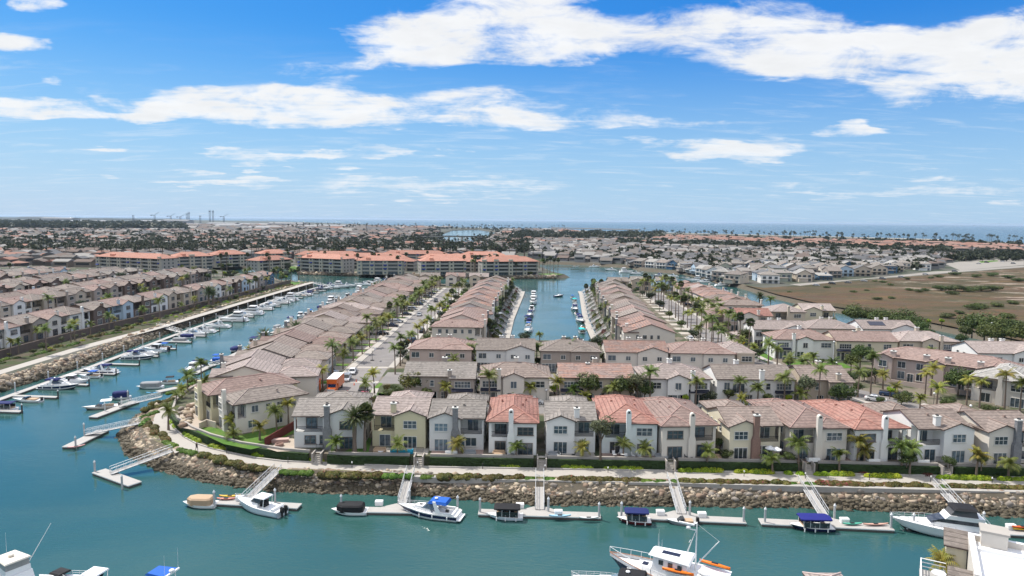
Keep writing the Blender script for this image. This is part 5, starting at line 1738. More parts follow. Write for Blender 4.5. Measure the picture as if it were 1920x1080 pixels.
mb.hexa([A_ - nn * 9 + Vector((0, 0, -2)), B_ - nn * 9 + Vector((0, 0, -2)), B_ + nn * 9 + Vector((0, 0, -2)), A_ + nn * 9 + Vector((0, 0, -2))], [A_ - nn * 4 + Vector((0, 0, 4.5)), B_ - nn * 4 + Vector((0, 0, 4.5)), B_ + nn * 4 + Vector((0, 0, 4.5)), A_ + nn * 4 + Vector((0, 0, 4.5))])
tag(mb.build('breakwater', [M_dockside]), 'long dark rock breakwater lying in the sea beyond the town', 'breakwater')
mb = MB()
x, y = W(1826, 424, 0)
mb.box(-14, 14, -8, 8, 10, 18)
for i in (-11, 11):
    for j in (-6, 6):
        mb.tube((i, j, -2), (i, j, 10), 1.6)
mb.tube((2, 0, 18), (2, 0, 42), 2, .6)
o = mb.build('oil_platform', [M_crane], None, (x, y, 0))
tag(o, 'tiny dark oil platform on the sea horizon at the right', 'platform')
# ------------------------------------------------------------------ plants
def frond(mb, base, az, length, pitch, droop, lw, seg, mi=0, rq=random, vee=0.5):
    p = Vector(base)
    step = length / seg
    el = pitch
    side = Vector((-math.sin(az), math.cos(az), 0))
    pts = [p.copy()]
    for i in range(seg):
        d = Vector((math.cos(az) * math.cos(el), math.sin(az) * math.cos(el), math.sin(el)))
        p = p + d * step
        pts.append(p.copy())
        el -= droop / seg * (0.5 + i / seg)
    for i in range(seg):
        t = (i + .7) / seg
        wl = lw * (math.sin(math.pi * min(1, .18 + t * .82)) ** .6) * rq.uniform(.85, 1.1)
        a, b = pts[i], pts[i + 1]
        f = (b - a) * 1.1
        for s in (-1, 1):
            tip = a + f * 1.3 + side * s * wl + Vector((0, 0, -wl * vee))
            mb.add([a, b, tip], [(0, 1, 2)], mi)
def palm(kind, hgt, rq, leaf, crown=1.0):
    root = empty('palm_tree', (0, 0, 0))
    t = MB()
    lean = rq.uniform(-.25, .25), rq.uniform(-.25, .25)
    top = Vector((lean[0], lean[1], hgt))
    r0, r1 = {'queen': (.20, .13), 'fan': (.24, .17), 'date': (.42, .40)}[kind]
    pts = [Vector((lean[0] * q * q, lean[1] * q * q, hgt * q)) for q in (0, .2, .4, .6, .8, 1)]
    t.path([pts[0] - Vector((0, 0, .4))] + pts[1:], [r0 * 1.35, r0, r0 * .9, r1 * 1.1, r1, r1 * 1.05], 7)
    t.build('trunk', M_trunk, root)
    c = MB()
    if kind == 'queen':
        n = rq.randint(17, 22)
        for i in range(n):
            az = i * 2.4 + rq.uniform(-.3, .3)
            frond(c, top, az, rq.uniform(2.2, 3.1) * crown, R(rq.choice([75, 55, 40, 25, 10, -5])), R(rq.uniform(70, 120)), .8 * crown, 10, 0, rq, .7)
        c.tube(top - Vector((0, 0, .8)), top + Vector((0, 0, .3)), .16, .08, 6)
    elif kind == 'date':
        for i in range(64):
            az = i * 2.4
            el = R(82 - 110 * (i / 64) + rq.uniform(-8, 8))
            frond(c, top, az, rq.uniform(3.0, 3.9) * crown, el, R(rq.uniform(35, 65)), .5 * crown, 10, 0, rq, .35)
        c.ell(top, (.6, .6, .6), 8, 5, 1)
    else:
        for i in range(44):
            az = i * 2.4 + rq.uniform(-.2, .2)
            el = R(80 - 145 * (i / 44) + rq.uniform(-8, 8))
            L_ = rq.uniform(.9, 1.25) * crown
            d = Vector((math.cos(az) * math.cos(el), math.sin(az) * math.cos(el), math.sin(el)))
            s = Vector((-math.sin(az), math.cos(az), 0))
            u = d.cross(s)
            b = top + d * L_ * .45
            mi = 1 if el < R(-45) else 0
            ring = []
            for k in range(7):
                th = R(-100 + 200 * k / 6)
                ring.append(b + (d * math.cos(th) + s * math.sin(th)) * L_ * (.75 if k % 2 else .62) + Vector((0, 0, -.12 * abs(math.sin(th)) - (.1 if k % 2 else 0))))
            c.add([b] + ring, [(0, k + 1, k + 2) for k in range(6)], mi)
            c.add([top, b, top + s * .03], [(0, 1, 2)], mi)
    c.build('crown', [leaf, M_trunk if kind != 'date' else M_trunk], root)
    return root
def leaf_cloud(c, centre, rad, n, size, rq, mi=0, shell=.55):
    for i in range(n):
        v = Vector((rq.gauss(0, 1), rq.gauss(0, 1), rq.gauss(0, 1))).normalized()
        q = shell + (1 - shell) * rq.random()
        p = Vector((centre[0] + v.x * rad[0] * q, centre[1] + v.y * rad[1] * q, centre[2] + v.z * rad[2] * q))
        nrm = (v + Vector((rq.uniform(-.8, .8), rq.uniform(-.8, .8), rq.uniform(-.3, .9)))).normalized()
        a = nrm.orthogonal().normalized()
        a = (Matrix.Rotation(rq.uniform(0, 6.28), 3, nrm) @ a)
        b = nrm.cross(a)
        s = size * rq.uniform(.6, 1.3)
        c.add([p - a * s * .7, p + b * s * .35, p + a * s * .7, p - b * s * .35], [(0, 1, 2, 3)], mi)
def broad_tree(hgt, rad, rq, leaf, dens=1.0, size=.34, thin=False):
    root = empty('tree', (0, 0, 0))
    t, c = MB(), MB()
    th = hgt * (.42 if not thin else .5)
    t.path([(0, 0, -.4), (.05, 0, th * .5), (rq.uniform(-.15, .15), rq.uniform(-.15, .15), th)], [.05 * hgt * .45 + .08, .13, .10], 7)
    n = 8 if not thin else 6
    for i in range(n):
        az = i * 2.4 + rq.uniform(-.4, .4)
        el = rq.uniform(-.1, .9)
        d = rad * rq.uniform(.35, .7)
        cp = Vector((math.cos(az) * d, math.sin(az) * d, hgt - rad * .95 + el * rad * .75))
        t.tube((0, 0, th * .9), cp, .075, .025, 5)
        r = rad * rq.uniform(.38, .6)
        leaf_cloud(c, cp, (r, r, r * rq.uniform(.6, .85)), int(150 * dens), size, rq)
    leaf_cloud(c, (0, 0, hgt - rad * .62), (rad * .6, rad * .6, rad * .6), int(170 * dens), size, rq)
    t.build('trunk', M_bark, root)
    c.build('crown', [leaf], root)
    return root
def shrub_mesh(L_, wd, hg, rq, leaf, core, lumps=None, size=.17, dens=1.0, flower=None):
    c = MB()
    n = lumps or max(1, int(L_ / (wd * .85)))
    for i in range(n):
        x = -L_ / 2 + L_ * (i + .5 + rq.uniform(-.2, .2)) / n
        r = (L_ / n * rq.uniform(.6, .95), wd * .52 * rq.uniform(.75, 1.25), hg * rq.uniform(.6, 1.15))
        c.ell((x, rq.uniform(-.1, .1), 0.0), (r[0] * .93, r[1] * .93, r[2] * .93), 10, 6, 1, .06, rq)
        m = int(170 * dens)
        for k in range(m):
            v = Vector((rq.gauss(0, 1), rq.gauss(0, 1), abs(rq.gauss(0, 1)))).normalized()
            p = Vector((x + v.x * r[0], v.y * r[1], v.z * r[2])) * 1.0
            nrm = (v + Vector((rq.uniform(-.6, .6), rq.uniform(-.6, .6), rq.uniform(0, .6)))).normalized()
            a = Matrix.Rotation(rq.uniform(0, 6.28), 3, nrm) @ nrm.orthogonal().normalized()
            b = nrm.cross(a)
            s = size * rq.uniform(.6, 1.3)
            c.add([p - a * s, p + b * s * .6, p + a * s, p - b * s * .6], [(0, 1, 2, 3)], 2 if (flower and rq.random() < flower[1]) else 0)
    return c.mesh('shrub', [leaf, core] + ([flower[0]] if flower else []))
M_core_l = mat('lime_shrub_core', (0.10, 0.17, 0.012), 0.9, 0.4, 3)
M_core_r = mat('rusty_shrub_core', (0.05, 0.042, 0.018), 0.9, 0.4, 3)
M_core_g = mat('green_shrub_core', (0.035, 0.07, 0.012), 0.9, 0.4, 3)
rp = random.Random(99)
PALM = {}
for i, hgt in enumerate((2.6, 3.6, 5.0, 6.5, 8.0, 10.0, 12.0)):
    for v in range(2):
        PALM['q', i, v] = ('queen', hgt, L_palm, .95 if hgt > 4 else .78)
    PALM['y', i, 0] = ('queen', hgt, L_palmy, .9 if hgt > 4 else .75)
    PALM['f', i, 0] = ('fan', hgt, L_fan, 1.3)
PALM['d', 0, 0] = ('date', 3.2, L_date, 1.0)
PALM['d', 1, 0] = ('date', 5.2, L_date, 1.0)
PALM['d', 2, 0] = ('date', 6.5, L_date, .85)
PMADE = {}
PENDING = {}
def palm_at(x, y, z, key, group, where, cat='palm'):
    if key not in PMADE:
        k, hgt, lf, cr = PALM[key]
        PMADE[key] = palm(k, hgt, rp, lf, cr)
        o = PMADE[key]
    else:
        o = copy_tree(PMADE[key])
    o.location = (x, y, z)
    o.rotation_euler = (0, 0, rp.uniform(0, 6.28))
    s = rp.uniform(.9, 1.12)
    o.scale = (s, s, s)
    k, hgt = PALM[key][0], PALM[key][1]
    word = {'queen': 'feather palm', 'fan': 'fan palm', 'date': 'date palm'}[k]
    size = 'short' if hgt < 4.2 else ('tall' if hgt > 7.5 else 'slender')
    if key[0] == 'y':
        size = 'yellowish'
    if k == 'date':
        size = 'stout'
    tag(o, None, cat, group)
    PENDING.setdefault((group, where), []).append((px_of(x, y, z)[0], '%s %s' % (size, word), o))
    return o
def settle_labels():
    for (group, where), L in PENDING.items():
        L.sort(key=lambda q: q[0])
        for k, (px, desc, o) in enumerate(L):
            o['label'] = '%s %s, %s from the left' % (desc, where, ORD[k]) if len(L) > 1 else '%s %s' % (desc, where)
TREES = {}
def tree_at(x, y, z, kind, group, where, scale=1.0):
    if kind not in TREES:
        TREES[kind] = {'round': lambda: broad_tree(6.0, 2.6, rp, L_tree, 1.2), 'dark': lambda: broad_tree(6.5, 3.0, rp, L_dark, 1.2), 'olive': lambda: broad_tree(5.6, 1.9, rp, L_olive, .9, .26, True),
                       'small': lambda: broad_tree(3.8, 1.5, rp, L_tree, .7, .26), 'lime': lambda: broad_tree(4.6, 1.5, rp, L_lime, .7, .26), 'big': lambda: broad_tree(9.0, 4.6, rp, L_tree, 2.0, .5), 'bushy': lambda: broad_tree(4.2, 2.6, rp, L_tree, 1.0, .34), 'rust': lambda: broad_tree(5.0, 2.0, rp, L_rust, .8, .28)}[kind]()
        o = TREES[kind]
    else:
        o = copy_tree(TREES[kind])
    o.location = (x, y, z)
    o.rotation_euler = (0, 0, rp.uniform(0, 6.28))
    o.scale = (scale * rp.uniform(.92, 1.08),) * 3
    tag(o, None, 'tree', group)
    word = dict(round='round green tree', dark='dark dense tree', olive='thin greyish olive tree', small='small green tree', lime='bright lime green tree', big='big dark evergreen', bushy='low bushy tree', rust='rusty leaved tree')[kind]
    PENDING.setdefault((group, where), []).append((px_of(x, y, z)[0], word, o))
    return o
def pal(lst, z, group, where):
    for (px, py, key) in lst:
        x, y = W(px, py, z)
        palm_at(x, y, z, key, group, where)
def tre(lst, z, group, where):
    for q in lst:
        x, y = W(q[0], q[1], z)
        tree_at(x, y, z, q[2], group, where, q[3] if len(q) > 3 else 1.0)
Q = lambda i, v=0: ('q', i, v)
Y = lambda i: ('y', i, 0)
FP_ = lambda i: ('f', i, 0)
# along the promenade
pal([(745, 868, Q(1)), (860, 869, Y(1)), (967, 872, Q(1, 1)), (1093, 873, Y(1)), (1206, 876, Q(1)), (1168, 874, Q(1, 1)), (1325, 881, Q(1)), (1448, 887, Q(0)), (1496, 884, Q(2)), (1573, 888, Q(1, 1)),
     (1606, 884, Y(2)), (1690, 888, Q(2, 1)), (1830, 894, Y(1)), (632, 866, Q(1)), (440, 838, Q(0)), (1705, 890, Q(2)), (1620, 884, Y(1)), (1890, 898, Q(0, 1))], 2.5, 'palms in the promenade bed', 'in the promenade bed before the hedge wall')
pal([(316, 805, Q(1)), (331, 766, Q(1, 1)), (342, 757, Y(1)), (352, 745, Q(2)), (378, 727, Q(3)), (385, 742, Q(1))], 2.5, 'palms at the promenade bend', 'at the bend of the promenade')
pal([(487, 826, Y(0)), (519, 812, Q(2)), (541, 800, Y(2)), (434, 812, Y(0))], Z, 'palms in the corner garden', 'in the corner garden by the red fence')
pal([(665, 848, ('d', 2, 0)), (684, 846, FP_(3))], Z, 'date palms beside the grey stone house', 'beside the grey stone chimney house')
pal([(497, 664, ('d', 1, 0)), (556, 650, ('d', 1, 0)), (672, 580, ('d', 0, 0)), (697, 567, ('d', 0, 0)), (705, 551, Q(2)), (470, 676, Y(1)), (458, 700, Q(1)), (716, 547, Q(2)), (726, 545, Y(2)), (738, 543, Q(2, 1)), (748, 542, Q(2))], Z, 'palms on the west channel bank', 'on the channel bank behind the street row')
# lane between first and second row
pal([(918, 760, Q(3, 1)), (994, 757, Y(1)), (1075, 758, Q(1)), (1150, 762, Q(2)), (1218, 764, Q(4)), (1304, 764, Q(3)), (1385, 764, Q(3, 1)), (1420, 766, Q(2)), (1470, 764, Q(3)), (1534, 772, Q(5)), (836, 755, Y(1)), (1043, 758, Y(2)), (1140, 757, Q(1, 1)), (1096, 765, Y(0)), (1392, 768, Y(0)), (1500, 770, Q(1))], Z, 'palms along the lane', 'along the lane behind the front row')
tre([(770, 752, 'rust', 1.35), (783, 750, 'round', 1.15), (800, 757, 'small'), (962, 755, 'lime', .7), (1103, 757, 'round', 1.35), (1162, 759, 'round', 1.25), (1195, 762, 'olive', 1.3), (1182, 758, 'rust', 1.1), (1208, 760, 'round', 1.0), (1365, 760, 'small'), (1478, 764, 'lime', .7), (1510, 768, 'olive', 1.3), (1574, 772, 'round', 1.2), (1040, 752, 'lime', .9), (730, 748, 'bushy', .6), (750, 745, 'bushy', .7), (1285, 762, 'lime', .6), (1330, 766, 'dark', .6), (1440, 764, 'small', .8)], Z, 'trees along the lane', 'along the lane behind the front row')
tre([(1126, 862, 'olive', 1.25), (1246, 815, 'lime', 1.2), (1254, 828, 'lime', 1.0), (1262, 842, 'bushy', .6), (1350, 850, 'small', .8), (1362, 862, 'bushy', .5), (1480, 866, 'bushy', .45), (1378, 800, 'lime', .5), (693, 770, 'rust', .7), (706, 760, 'small', .6), (1700, 874, 'bushy', .6), (1780, 876, 'bushy', .5), (1840, 880, 'small', .7), (903, 838, 'lime', .5)], Z, 'trees between the front houses', 'between the front row houses')
# the streets
rs = random.Random(4)
for k, (x, y, hd) in enumerate(along(offset_line(LST[1:], ST_W + 3.0), 11.0, 9)):
    if k < 30:
        palm_at(x + rs.uniform(-.4, .4), y, Z, Q(rs.choice([2, 3, 3, 4, 4]), k % 2) if k % 4 else Y(2), 'palms on the left of the street', 'along the left pavement of the street')
    if k > 1:
        palm_at(x - 3.2 + rs.uniform(-1, 1), y + rs.uniform(2, 5), Z, rs.choice([Q(2), Q(3, 1), Y(1), FP_(3), Q(4)]), 'palms in the street front yards', 'in the front yards left of the street')
        if k % 2:
            tree_at(x - 5.0, y + rs.uniform(3, 7), Z, rs.choice(['small', 'dark', 'bushy', 'round']), 'trees in the street front yards', 'in the front yards left of the street', rs.uniform(.6, .9))
for k, (x, y, hd) in enumerate(along(offset_line(LST[2:], -ST_W - 2.6), 12.0, 3)):
    if y > 215 or k in (0, 2):
        palm_at(x + rs.uniform(-.3, .5), y, Z, rs.choice([Q(2), Q(2, 1), Y(2), FP_(3), Q(3)]), 'palms on the right of the street', 'along the right pavement of the street')
        tree_at(x + 2.4, y + 5, Z, rs.choice(['small', 'bushy', 'lime', 'dark']), 'trees right of the street', 'in the yards right of the street', rs.uniform(.5, .8))
pal([(741, 702, Q(4, 1)), (702, 738, Y(2)), (751, 670, Q(3)), (684, 745, Q(1))], Z, 'palms at the street corner', 'at the street corner by the third row')
tre([(757, 668, 'dark', .8), (755, 680, 'dark', .6), (740, 735, 'bushy', .5), (725, 740, 'rust', .5)], Z, 'trees at the street corner', 'beside the paired homes at the street corner')
for side, off in ((1, 5.6), (-1, -6.0)):
    for k, (x, y, hd) in enumerate(along(offset_line(RST[:7], off), 9.4, 4)):
        if y > 212:
            palm_at(x + rs.uniform(-.4, .4), y + rs.uniform(-1, 1), Z, rs.choice([Q(4), Q(5), Q(5, 1), Q(3), FP_(5)] if k % 5 else [Y(4)]), 'palms lining the east street', 'lining the %s side of the east street' % ('lagoon' if side < 0 else 'creek'))
            if k % 3 == 0:
                tree_at(x + (3 if side > 0 else -3), y + 4, Z, rs.choice(['dark', 'round', 'bushy']), 'trees by the east street', 'in the yards beside the east street', rs.uniform(.6, 1.0))
pal([(1388, 668, Q(2)), (1412, 674, Y(1)), (1440, 690, Q(3)), (1457, 684, Q(2, 1)), (1310, 650, Q(3)), (1480, 712, Q(3)), (1525, 694, Q(1)), (1372, 655, Q(1)), (1346, 645, Q(3)), (1337, 640, Q(2)), (1352, 648, Q(2)),
     (1608, 745, Q(3)), (1632, 738, Q(5)), (1724, 775, Y(1)), (1755, 772, Y(2)), (1734, 745, Y(3)), (1745, 742, Y(3)), (1812, 760, Y(3)), (1836, 765, Y(3)), (1883, 768, Y(4)), (1912, 772, Q(3)), (1505, 735, Q(4)), (1560, 712, Q(2)), (1655, 730, Y(1)), (1680, 745, Y(0)), (1444, 596, Q(4)), (1424, 575, ('d', 1, 0)), (1345, 590, Q(3)), (1398, 605, Q(2)), (1350, 606, Q(4)), (1745, 690, Q(2)), (1513, 690, Y(1))], Z, 'palms around the right cluster', 'among the houses right of the east street')
tre([(1344, 615, 'big', .62), (1408, 680, 'dark', .7), (1424, 678, 'dark', .65), (1395, 682, 'dark', .6), (1442, 652, 'dark', .9), (1595, 700, 'round', 1.0), (1612, 690, 'round', 1.2), (1635, 694, 'round', 1.0), (1650, 700, 'dark', .8), (1590, 722, 'bushy', .9), (1620, 715, 'bushy', .8), (1640, 720, 'small', 1.2), (1796, 742, 'big', .85), (1668, 748, 'lime', .7), (1775, 765, 'bushy', .7), (1700, 752, 'bushy', .6),
     (1855, 780, 'bushy', .7), (1880, 785, 'bushy', .6), (1690, 760, 'bushy', .7), (1650, 765, 'small', .7), (1540, 690, 'small', .8), (1478, 688, 'bushy', .6), (1545, 718, 'bushy', .6), (1570, 730, 'bushy', .7), (1600, 740, 'bushy', .8), (1765, 615, 'lime', .8), (1740, 613, 'lime', .7), (1330, 600, 'lime', 1.0), (1310, 585, 'dark', .9), (1290, 575, 'dark', .9), (1395, 580, 'dark', .8), (1560, 620, 'olive', 1.0)], Z, 'trees around the right cluster', 'among the houses right of the east street')
tre([(1600, 612, 'big', 1.1), (1625, 612, 'big', 1.0), (1648, 618, 'big', 1.1), (1668, 620, 'big', 1.0), (1692, 628, 'big', 1.25), (1712, 636, 'big', 1.2), (1725, 645, 'big', 1.0), (1822, 632, 'big', 1.2), (1845, 640, 'big', 1.3), (1870, 646, 'big', 1.3), (1895, 650, 'big', 1.2), (1915, 655, 'big', 1.1), (1858, 650, 'big', 1.0), (1800, 650, 'round', .9), (1810, 640, 'round', 1.0), (1640, 625, 'round', 1.2)], 2.6, 'dark trees along the creek', 'along the creek beside the marsh')
# lagoon banks
for (pts, nm) in (([(-8.8, 240), (-7.2, 300), (-1.6, 400), (-.4, 436)], 'left'), ([(38.4, 240), (40.6, 300), (48.2, 400), (53, 440)], 'right')):
    for k, (x, y, hd) in enumerate(along(pts, 4.6, 2)):
        if k % 5 == 0:
            palm_at(x + rs.uniform(-1.4, 1.4), y, Z, rs.choice([Q(2), Q(1), FP_(2), Q(3)]), 'palms on the lagoon banks', 'on the %s bank of the lagoon' % nm)
        else:
            tree_at(x + rs.uniform(-1, 1.6), y, Z - .2, rs.choice(['dark', 'bushy', 'small', 'dark', 'rust']), 'trees on the lagoon banks', 'on the %s bank of the lagoon' % nm, rs.uniform(.5, .85))
tre([(983, 652, 'dark', .75), (1008, 655, 'bushy', .6), (1060, 655, 'dark', .7), (1118, 660, 'dark', .8), (1130, 655, 'bushy', .7), (1175, 645, 'bushy', .8), (1185, 640, 'dark', .6)], Z, 'trees at the lagoon head', 'at the head of the lagoon')
pal([(1113, 545, FP_(3)), (1127, 545, FP_(2)), (1139, 545, FP_(2)), (1098, 548, FP_(1)), (1160, 552, Q(2)), (1180, 556, FP_(3)), (1200, 556, Q(3)), (1228, 556, Q(3)), (1250, 555, Q(2)), (1240, 552, Q(3))], Z, 'fan palms at the lagoon mouth', 'at the far end of the right lagoon row')
pal([(885, 690, Q(2)), (850, 700, Q(1)), (1006, 688, Q(2)), (1068, 690, Q(3)), (1130, 690, Q(1)), (882, 665, Q(1)), (1012, 640, Q(0))], Z, 'palms between the paired homes', 'between the paired homes of the third row')
tre([(892, 690, 'lime', .6), (1010, 690, 'round', .6), (1135, 692, 'bushy', .5), (1008, 735, 'lime', .6), (896, 735, 'lime', .7), (1195, 735, 'bushy', .7), (1262, 690, 'lime', .5), (1190, 725, 'dark', .6)], Z, 'trees between the paired homes', 'between the paired homes of the middle rows')
# west bank planting
pal([(20, 660, Y(1)), (35, 660, Q(1)), (87, 655, Q(3)), (70, 640, Q(1)), (133, 640, Q(2, 1)), (140, 636, Y(2)), (205, 615, Q(2)), (215, 610, Y(0)), (170, 625, Q(1)), (270, 600, Q(2)), (300, 595, Q(3)), (392, 570, ('d', 1, 0)), (400, 568, ('d', 1, 0)), (430, 560, Q(2)), (468, 548, Q(3)), (480, 545, FP_(3)), (528, 530, Q(3)), (546, 525, Q(3)), (560, 524, FP_(3)), (500, 540, Y(2)), (340, 585, Q(1)), (365, 575, Y(1))], 4.2, 'palms of the west bank', 'above the west path wall')
for k in range(84):
    y = rs.uniform(190, 470)
    x = rs.choice([-197, -183, -231, -243, -278, -290, -326, -342, -176]) + rs.uniform(-3, 3)
    if x < -.74 * y - 5:
        continue
    if k % 3:
        tree_at(x, y, 4.2, rs.choice(['dark', 'bushy', 'lime', 'small', 'round']), 'trees of the west quarter', 'among the brown roofs of the west quarter', rs.uniform(.7, 1.1))
    else:
        palm_at(x, y, 4.2, rs.choice([Q(2), Q(3), Y(2), FP_(4)]), 'palms of the west quarter', 'among the brown roofs of the west quarter')
for k in range(40):
    y = 178 + k * 6.6
    x = -151.0 + (y - 180) * .016 + rs.uniform(-2.4, 1.6)
    tree_at(x, y, 2.6, rs.choice(['bushy', 'small', 'dark', 'rust', 'bushy', 'olive']), 'bushy trees along the west path', 'in the bed between west wall and path', rs.uniform(.32, .6))
for k in range(34):
    x = rs.uniform(-232, -149)
    y = rs.uniform(446, 472) if x > -190 else rs.uniform(466, 492)
    if k % 4:
        tree_at(x, y, 4.0 if x < -157 else 2.8, rs.choice(['dark', 'bushy', 'round', 'lime', 'small']), 'trees at the west tip', 'at the tip of the west bank', rs.uniform(.7, 1.1))
    else:
        palm_at(x, y, 4.0 if x < -157 else 2.8, rs.choice([Q(3), FP_(4), Q(2)]), 'palms at the west tip', 'at the tip of the west bank')
# around the apartments
for k in range(64):
    y = rs.choice([534, 540, 552, 560, 566, 606, 612, 662, 720]) + rs.uniform(-4, 8)
    x = rs.uniform(-330, 26)
    if y < 545 and x < -90:
        y += 45
    palm_at(x, y, 2.6, rs.choice([FP_(5), FP_(6), FP_(6), Q(5)]), 'fan palms around the apartment blocks', 'around the orange roofed blocks')
pal([(1018, 507, FP_(5)), (1026, 513, FP_(6)), (1031, 515, FP_(6)), (1038, 512, FP_(5)), (1046, 517, FP_(6))], 2.6, 'fan palms on the grassy point', 'standing on the grassy point by the channel')
for k in range(30):
    x = rs.uniform(-320, 24)
    tree_at(x, 540 + rs.uniform(-1, 3) if x > -90 else rs.uniform(556, 640), 2.6, rs.choice(['dark', 'bushy', 'round']), 'trees below the apartment blocks', 'at the foot of the orange roofed blocks', rs.uniform(.6, 1.1))
# bushes out in the marsh
for (px, py, s) in ((1600, 548, .8), (1625, 545, .7), (1670, 535, .9), (1645, 562, 1.0), (1672, 560, .8), (1705, 545, 1.0), (1722, 548, 1.2), (1735, 546, 1.1), (1765, 545, 1.9), (1790, 546, 2.1), (1815, 547, 2.0), (1840, 546, 2.2), (1862, 545, 1.9), (1785, 552, 1.4), (1825, 580, 1.6), (1838, 578, 1.5), (1775, 596, 1.4), (1800, 588, 1.0), (1870, 575, 1.3), (1900, 570, 1.4), (1745, 522, 1.0), (1700, 524, 1.2), (1760, 520, 1.4), (1790, 516, 1.7), (1830, 520, 1.6), (1860, 518, 1.8), (1890, 522, 1.6), (1910, 528, 1.6), (1550, 540, .8), (1655, 530, 1.0), (1870, 610, 1.3), (1890, 596, 1.5), (1640, 528, .8), (1480, 548, .6), (1905, 610, 1.4)):
    x, y = W(px, py, 2.6)
    o = tree_at(x, y, 1.7 if s > 1.2 else 2.0, 'bushy', 'bushes in the marsh', 'out in the dry marsh field', s * .92)
    o.scale = (o.scale[0] * 1.25, o.scale[1], o.scale[2] * .62)
# shrubs of the promenade beds
rsx = random.Random(15)
SH = {('lime', L_): shrub_mesh(L_, 1.25, .75, rsx, L_lime, M_core_l, size=.15, dens=1.2) for L_ in (1.4, 3.6, 4.8)}
SH.update({('rust', L_): shrub_mesh(L_, 1.7, .8, rsx, L_rust, M_core_r, lumps=int(L_ * .6) + 1, size=.2, dens=1.5, flower=(L_red, .03)) for L_ in (3.0, 6.0, 9.0)})
SH.update({('pinkrust', 8.0): shrub_mesh(8.0, 1.7, .8, rsx, L_rust, M_core_r, lumps=6, size=.2, dens=1.5, flower=(L_red, .25))})
SH.update({('green', L_): shrub_mesh(L_, 1.5, .5, rsx, L_green, M_core_g, lumps=int(L_ * .7) + 1, size=.18, dens=1.4) for L_ in (2.0, 4.5)})
SH.update({('dark', 1.5): shrub_mesh(1.5, 1.3, .7, rsx, L_tree, M_core_g, size=.15), ('brown', 1.6): shrub_mesh(1.6, 1.2, .7, rsx, leaf_mat('maroon_leaves', (.07, .025, .02), (.17, .06, .04)), M_core_r, size=.18)})
def shrub_at(px, py, key, group, where, z=2.4, rz=None):
    x, y = W(px, py, z)
    o = put('shrub', SH[key], None, (x, y, z - .02), rsx.uniform(-.03, .03) if rz is None else rz)
    tag(o, None, 'shrub', group)
    word = dict(lime='clipped lime green shrub', rust='rusty green shrub mat', green='fresh green ground cover patch', dark='round dark green shrub', brown='small maroon leaved shrub', pinkrust='pink red flowering shrub mat')[key[0]]
    PENDING.setdefault((group, where), []).append((px, word, o))
for (px, py, L_) in ((495, 857, 3.6), (612, 868, 4.8), (590, 866, 3.6), (715, 871, 3.6), (737, 871, 3.6), (700, 870, 1.4), (830, 873, 3.6), (850, 874, 3.6), (872, 874, 1.4), (822, 873, 1.4), (935, 876, 4.8), (957, 877, 3.6), (1075, 880, 3.6), (1092, 880, 3.6), (1102, 880, 1.4), (1160, 882, 4.8), (1185, 882, 3.6), (1300, 886, 4.8), (1335, 886, 3.6), (1405, 888, 4.8), (1430, 889, 3.6), (1475, 890, 1.4), (1498, 891, 1.4), (1555, 893, 4.8), (1580, 893, 3.6), (1650, 896, 4.8), (1668, 897, 3.6), (1785, 899, 4.8), (1805, 900, 3.6), (1838, 901, 3.6), (1900, 902, 4.8)):
    shrub_at(px, py - 2, ('lime', L_), 'lime shrubs of the promenade bed', 'between the path and hedge wall')
for (px, py, rz) in ((317, 795, -1.2), (322, 803, -1.0), (345, 823, -.7), (358, 830, -.6), (400, 845, -.35), (320, 780, -1.5)):
    shrub_at(px + 8, py - 4, ('lime', 3.6), 'lime shrubs at the bend', 'inside the bend of the promenade', 2.4, rz)
for px in (530, 640, 770, 905, 990, 1055, 1120, 1225, 1262, 1280, 1370, 1450, 1520, 1600, 1620, 1705, 1740, 1765, 1870):
    shrub_at(px, 872 + (px - 900) * .025 - 2, ('dark', 1.5) if px % 3 else ('brown', 1.6), 'small shrubs of the promenade bed', 'at the foot of the hedge wall')
for (px, key) in ((640, ('rust', 6.0)), (680, ('rust', 6.0)), (612, ('rust', 3.0)), (560, ('green', 4.5)), (535, ('green', 2.0)), (715, ('green', 4.5)), (748, ('green', 4.5)), (800, ('green', 2.0)), (850, ('rust', 6.0)), (900, ('rust', 3.0)), (945, ('rust', 6.0)), (975, ('green', 2.0)), (993, ('green', 2.0)), (1030, ('green', 2.0)), (1075, ('rust', 3.0)), (1100, ('rust', 9.0)), (1150, ('rust', 9.0)), (1210, ('green', 2.0)), (1235, ('green', 2.0)),
                  (1270, ('green', 2.0)), (1325, ('rust', 9.0)), (1390, ('rust', 9.0)), (1462, ('rust', 3.0)), (1480, ('green', 2.0)), (1522, ('green', 2.0)), (1575, ('pinkrust', 8.0)), (1640, ('rust', 9.0)), (1690, ('rust', 6.0)), (1725, ('rust', 3.0)), (1775, ('green', 2.0)), (1830, ('rust', 9.0)), (1890, ('rust', 9.0))):
    yo = 890 + (px - 780) * .0195 if px > 775 else 888 + (px - 640) * .012 - (max(0, 600 - px) * .1)
    shrub_at(px, yo + 4, key, 'shrubs between path and rocks', 'between the path and the rocks')
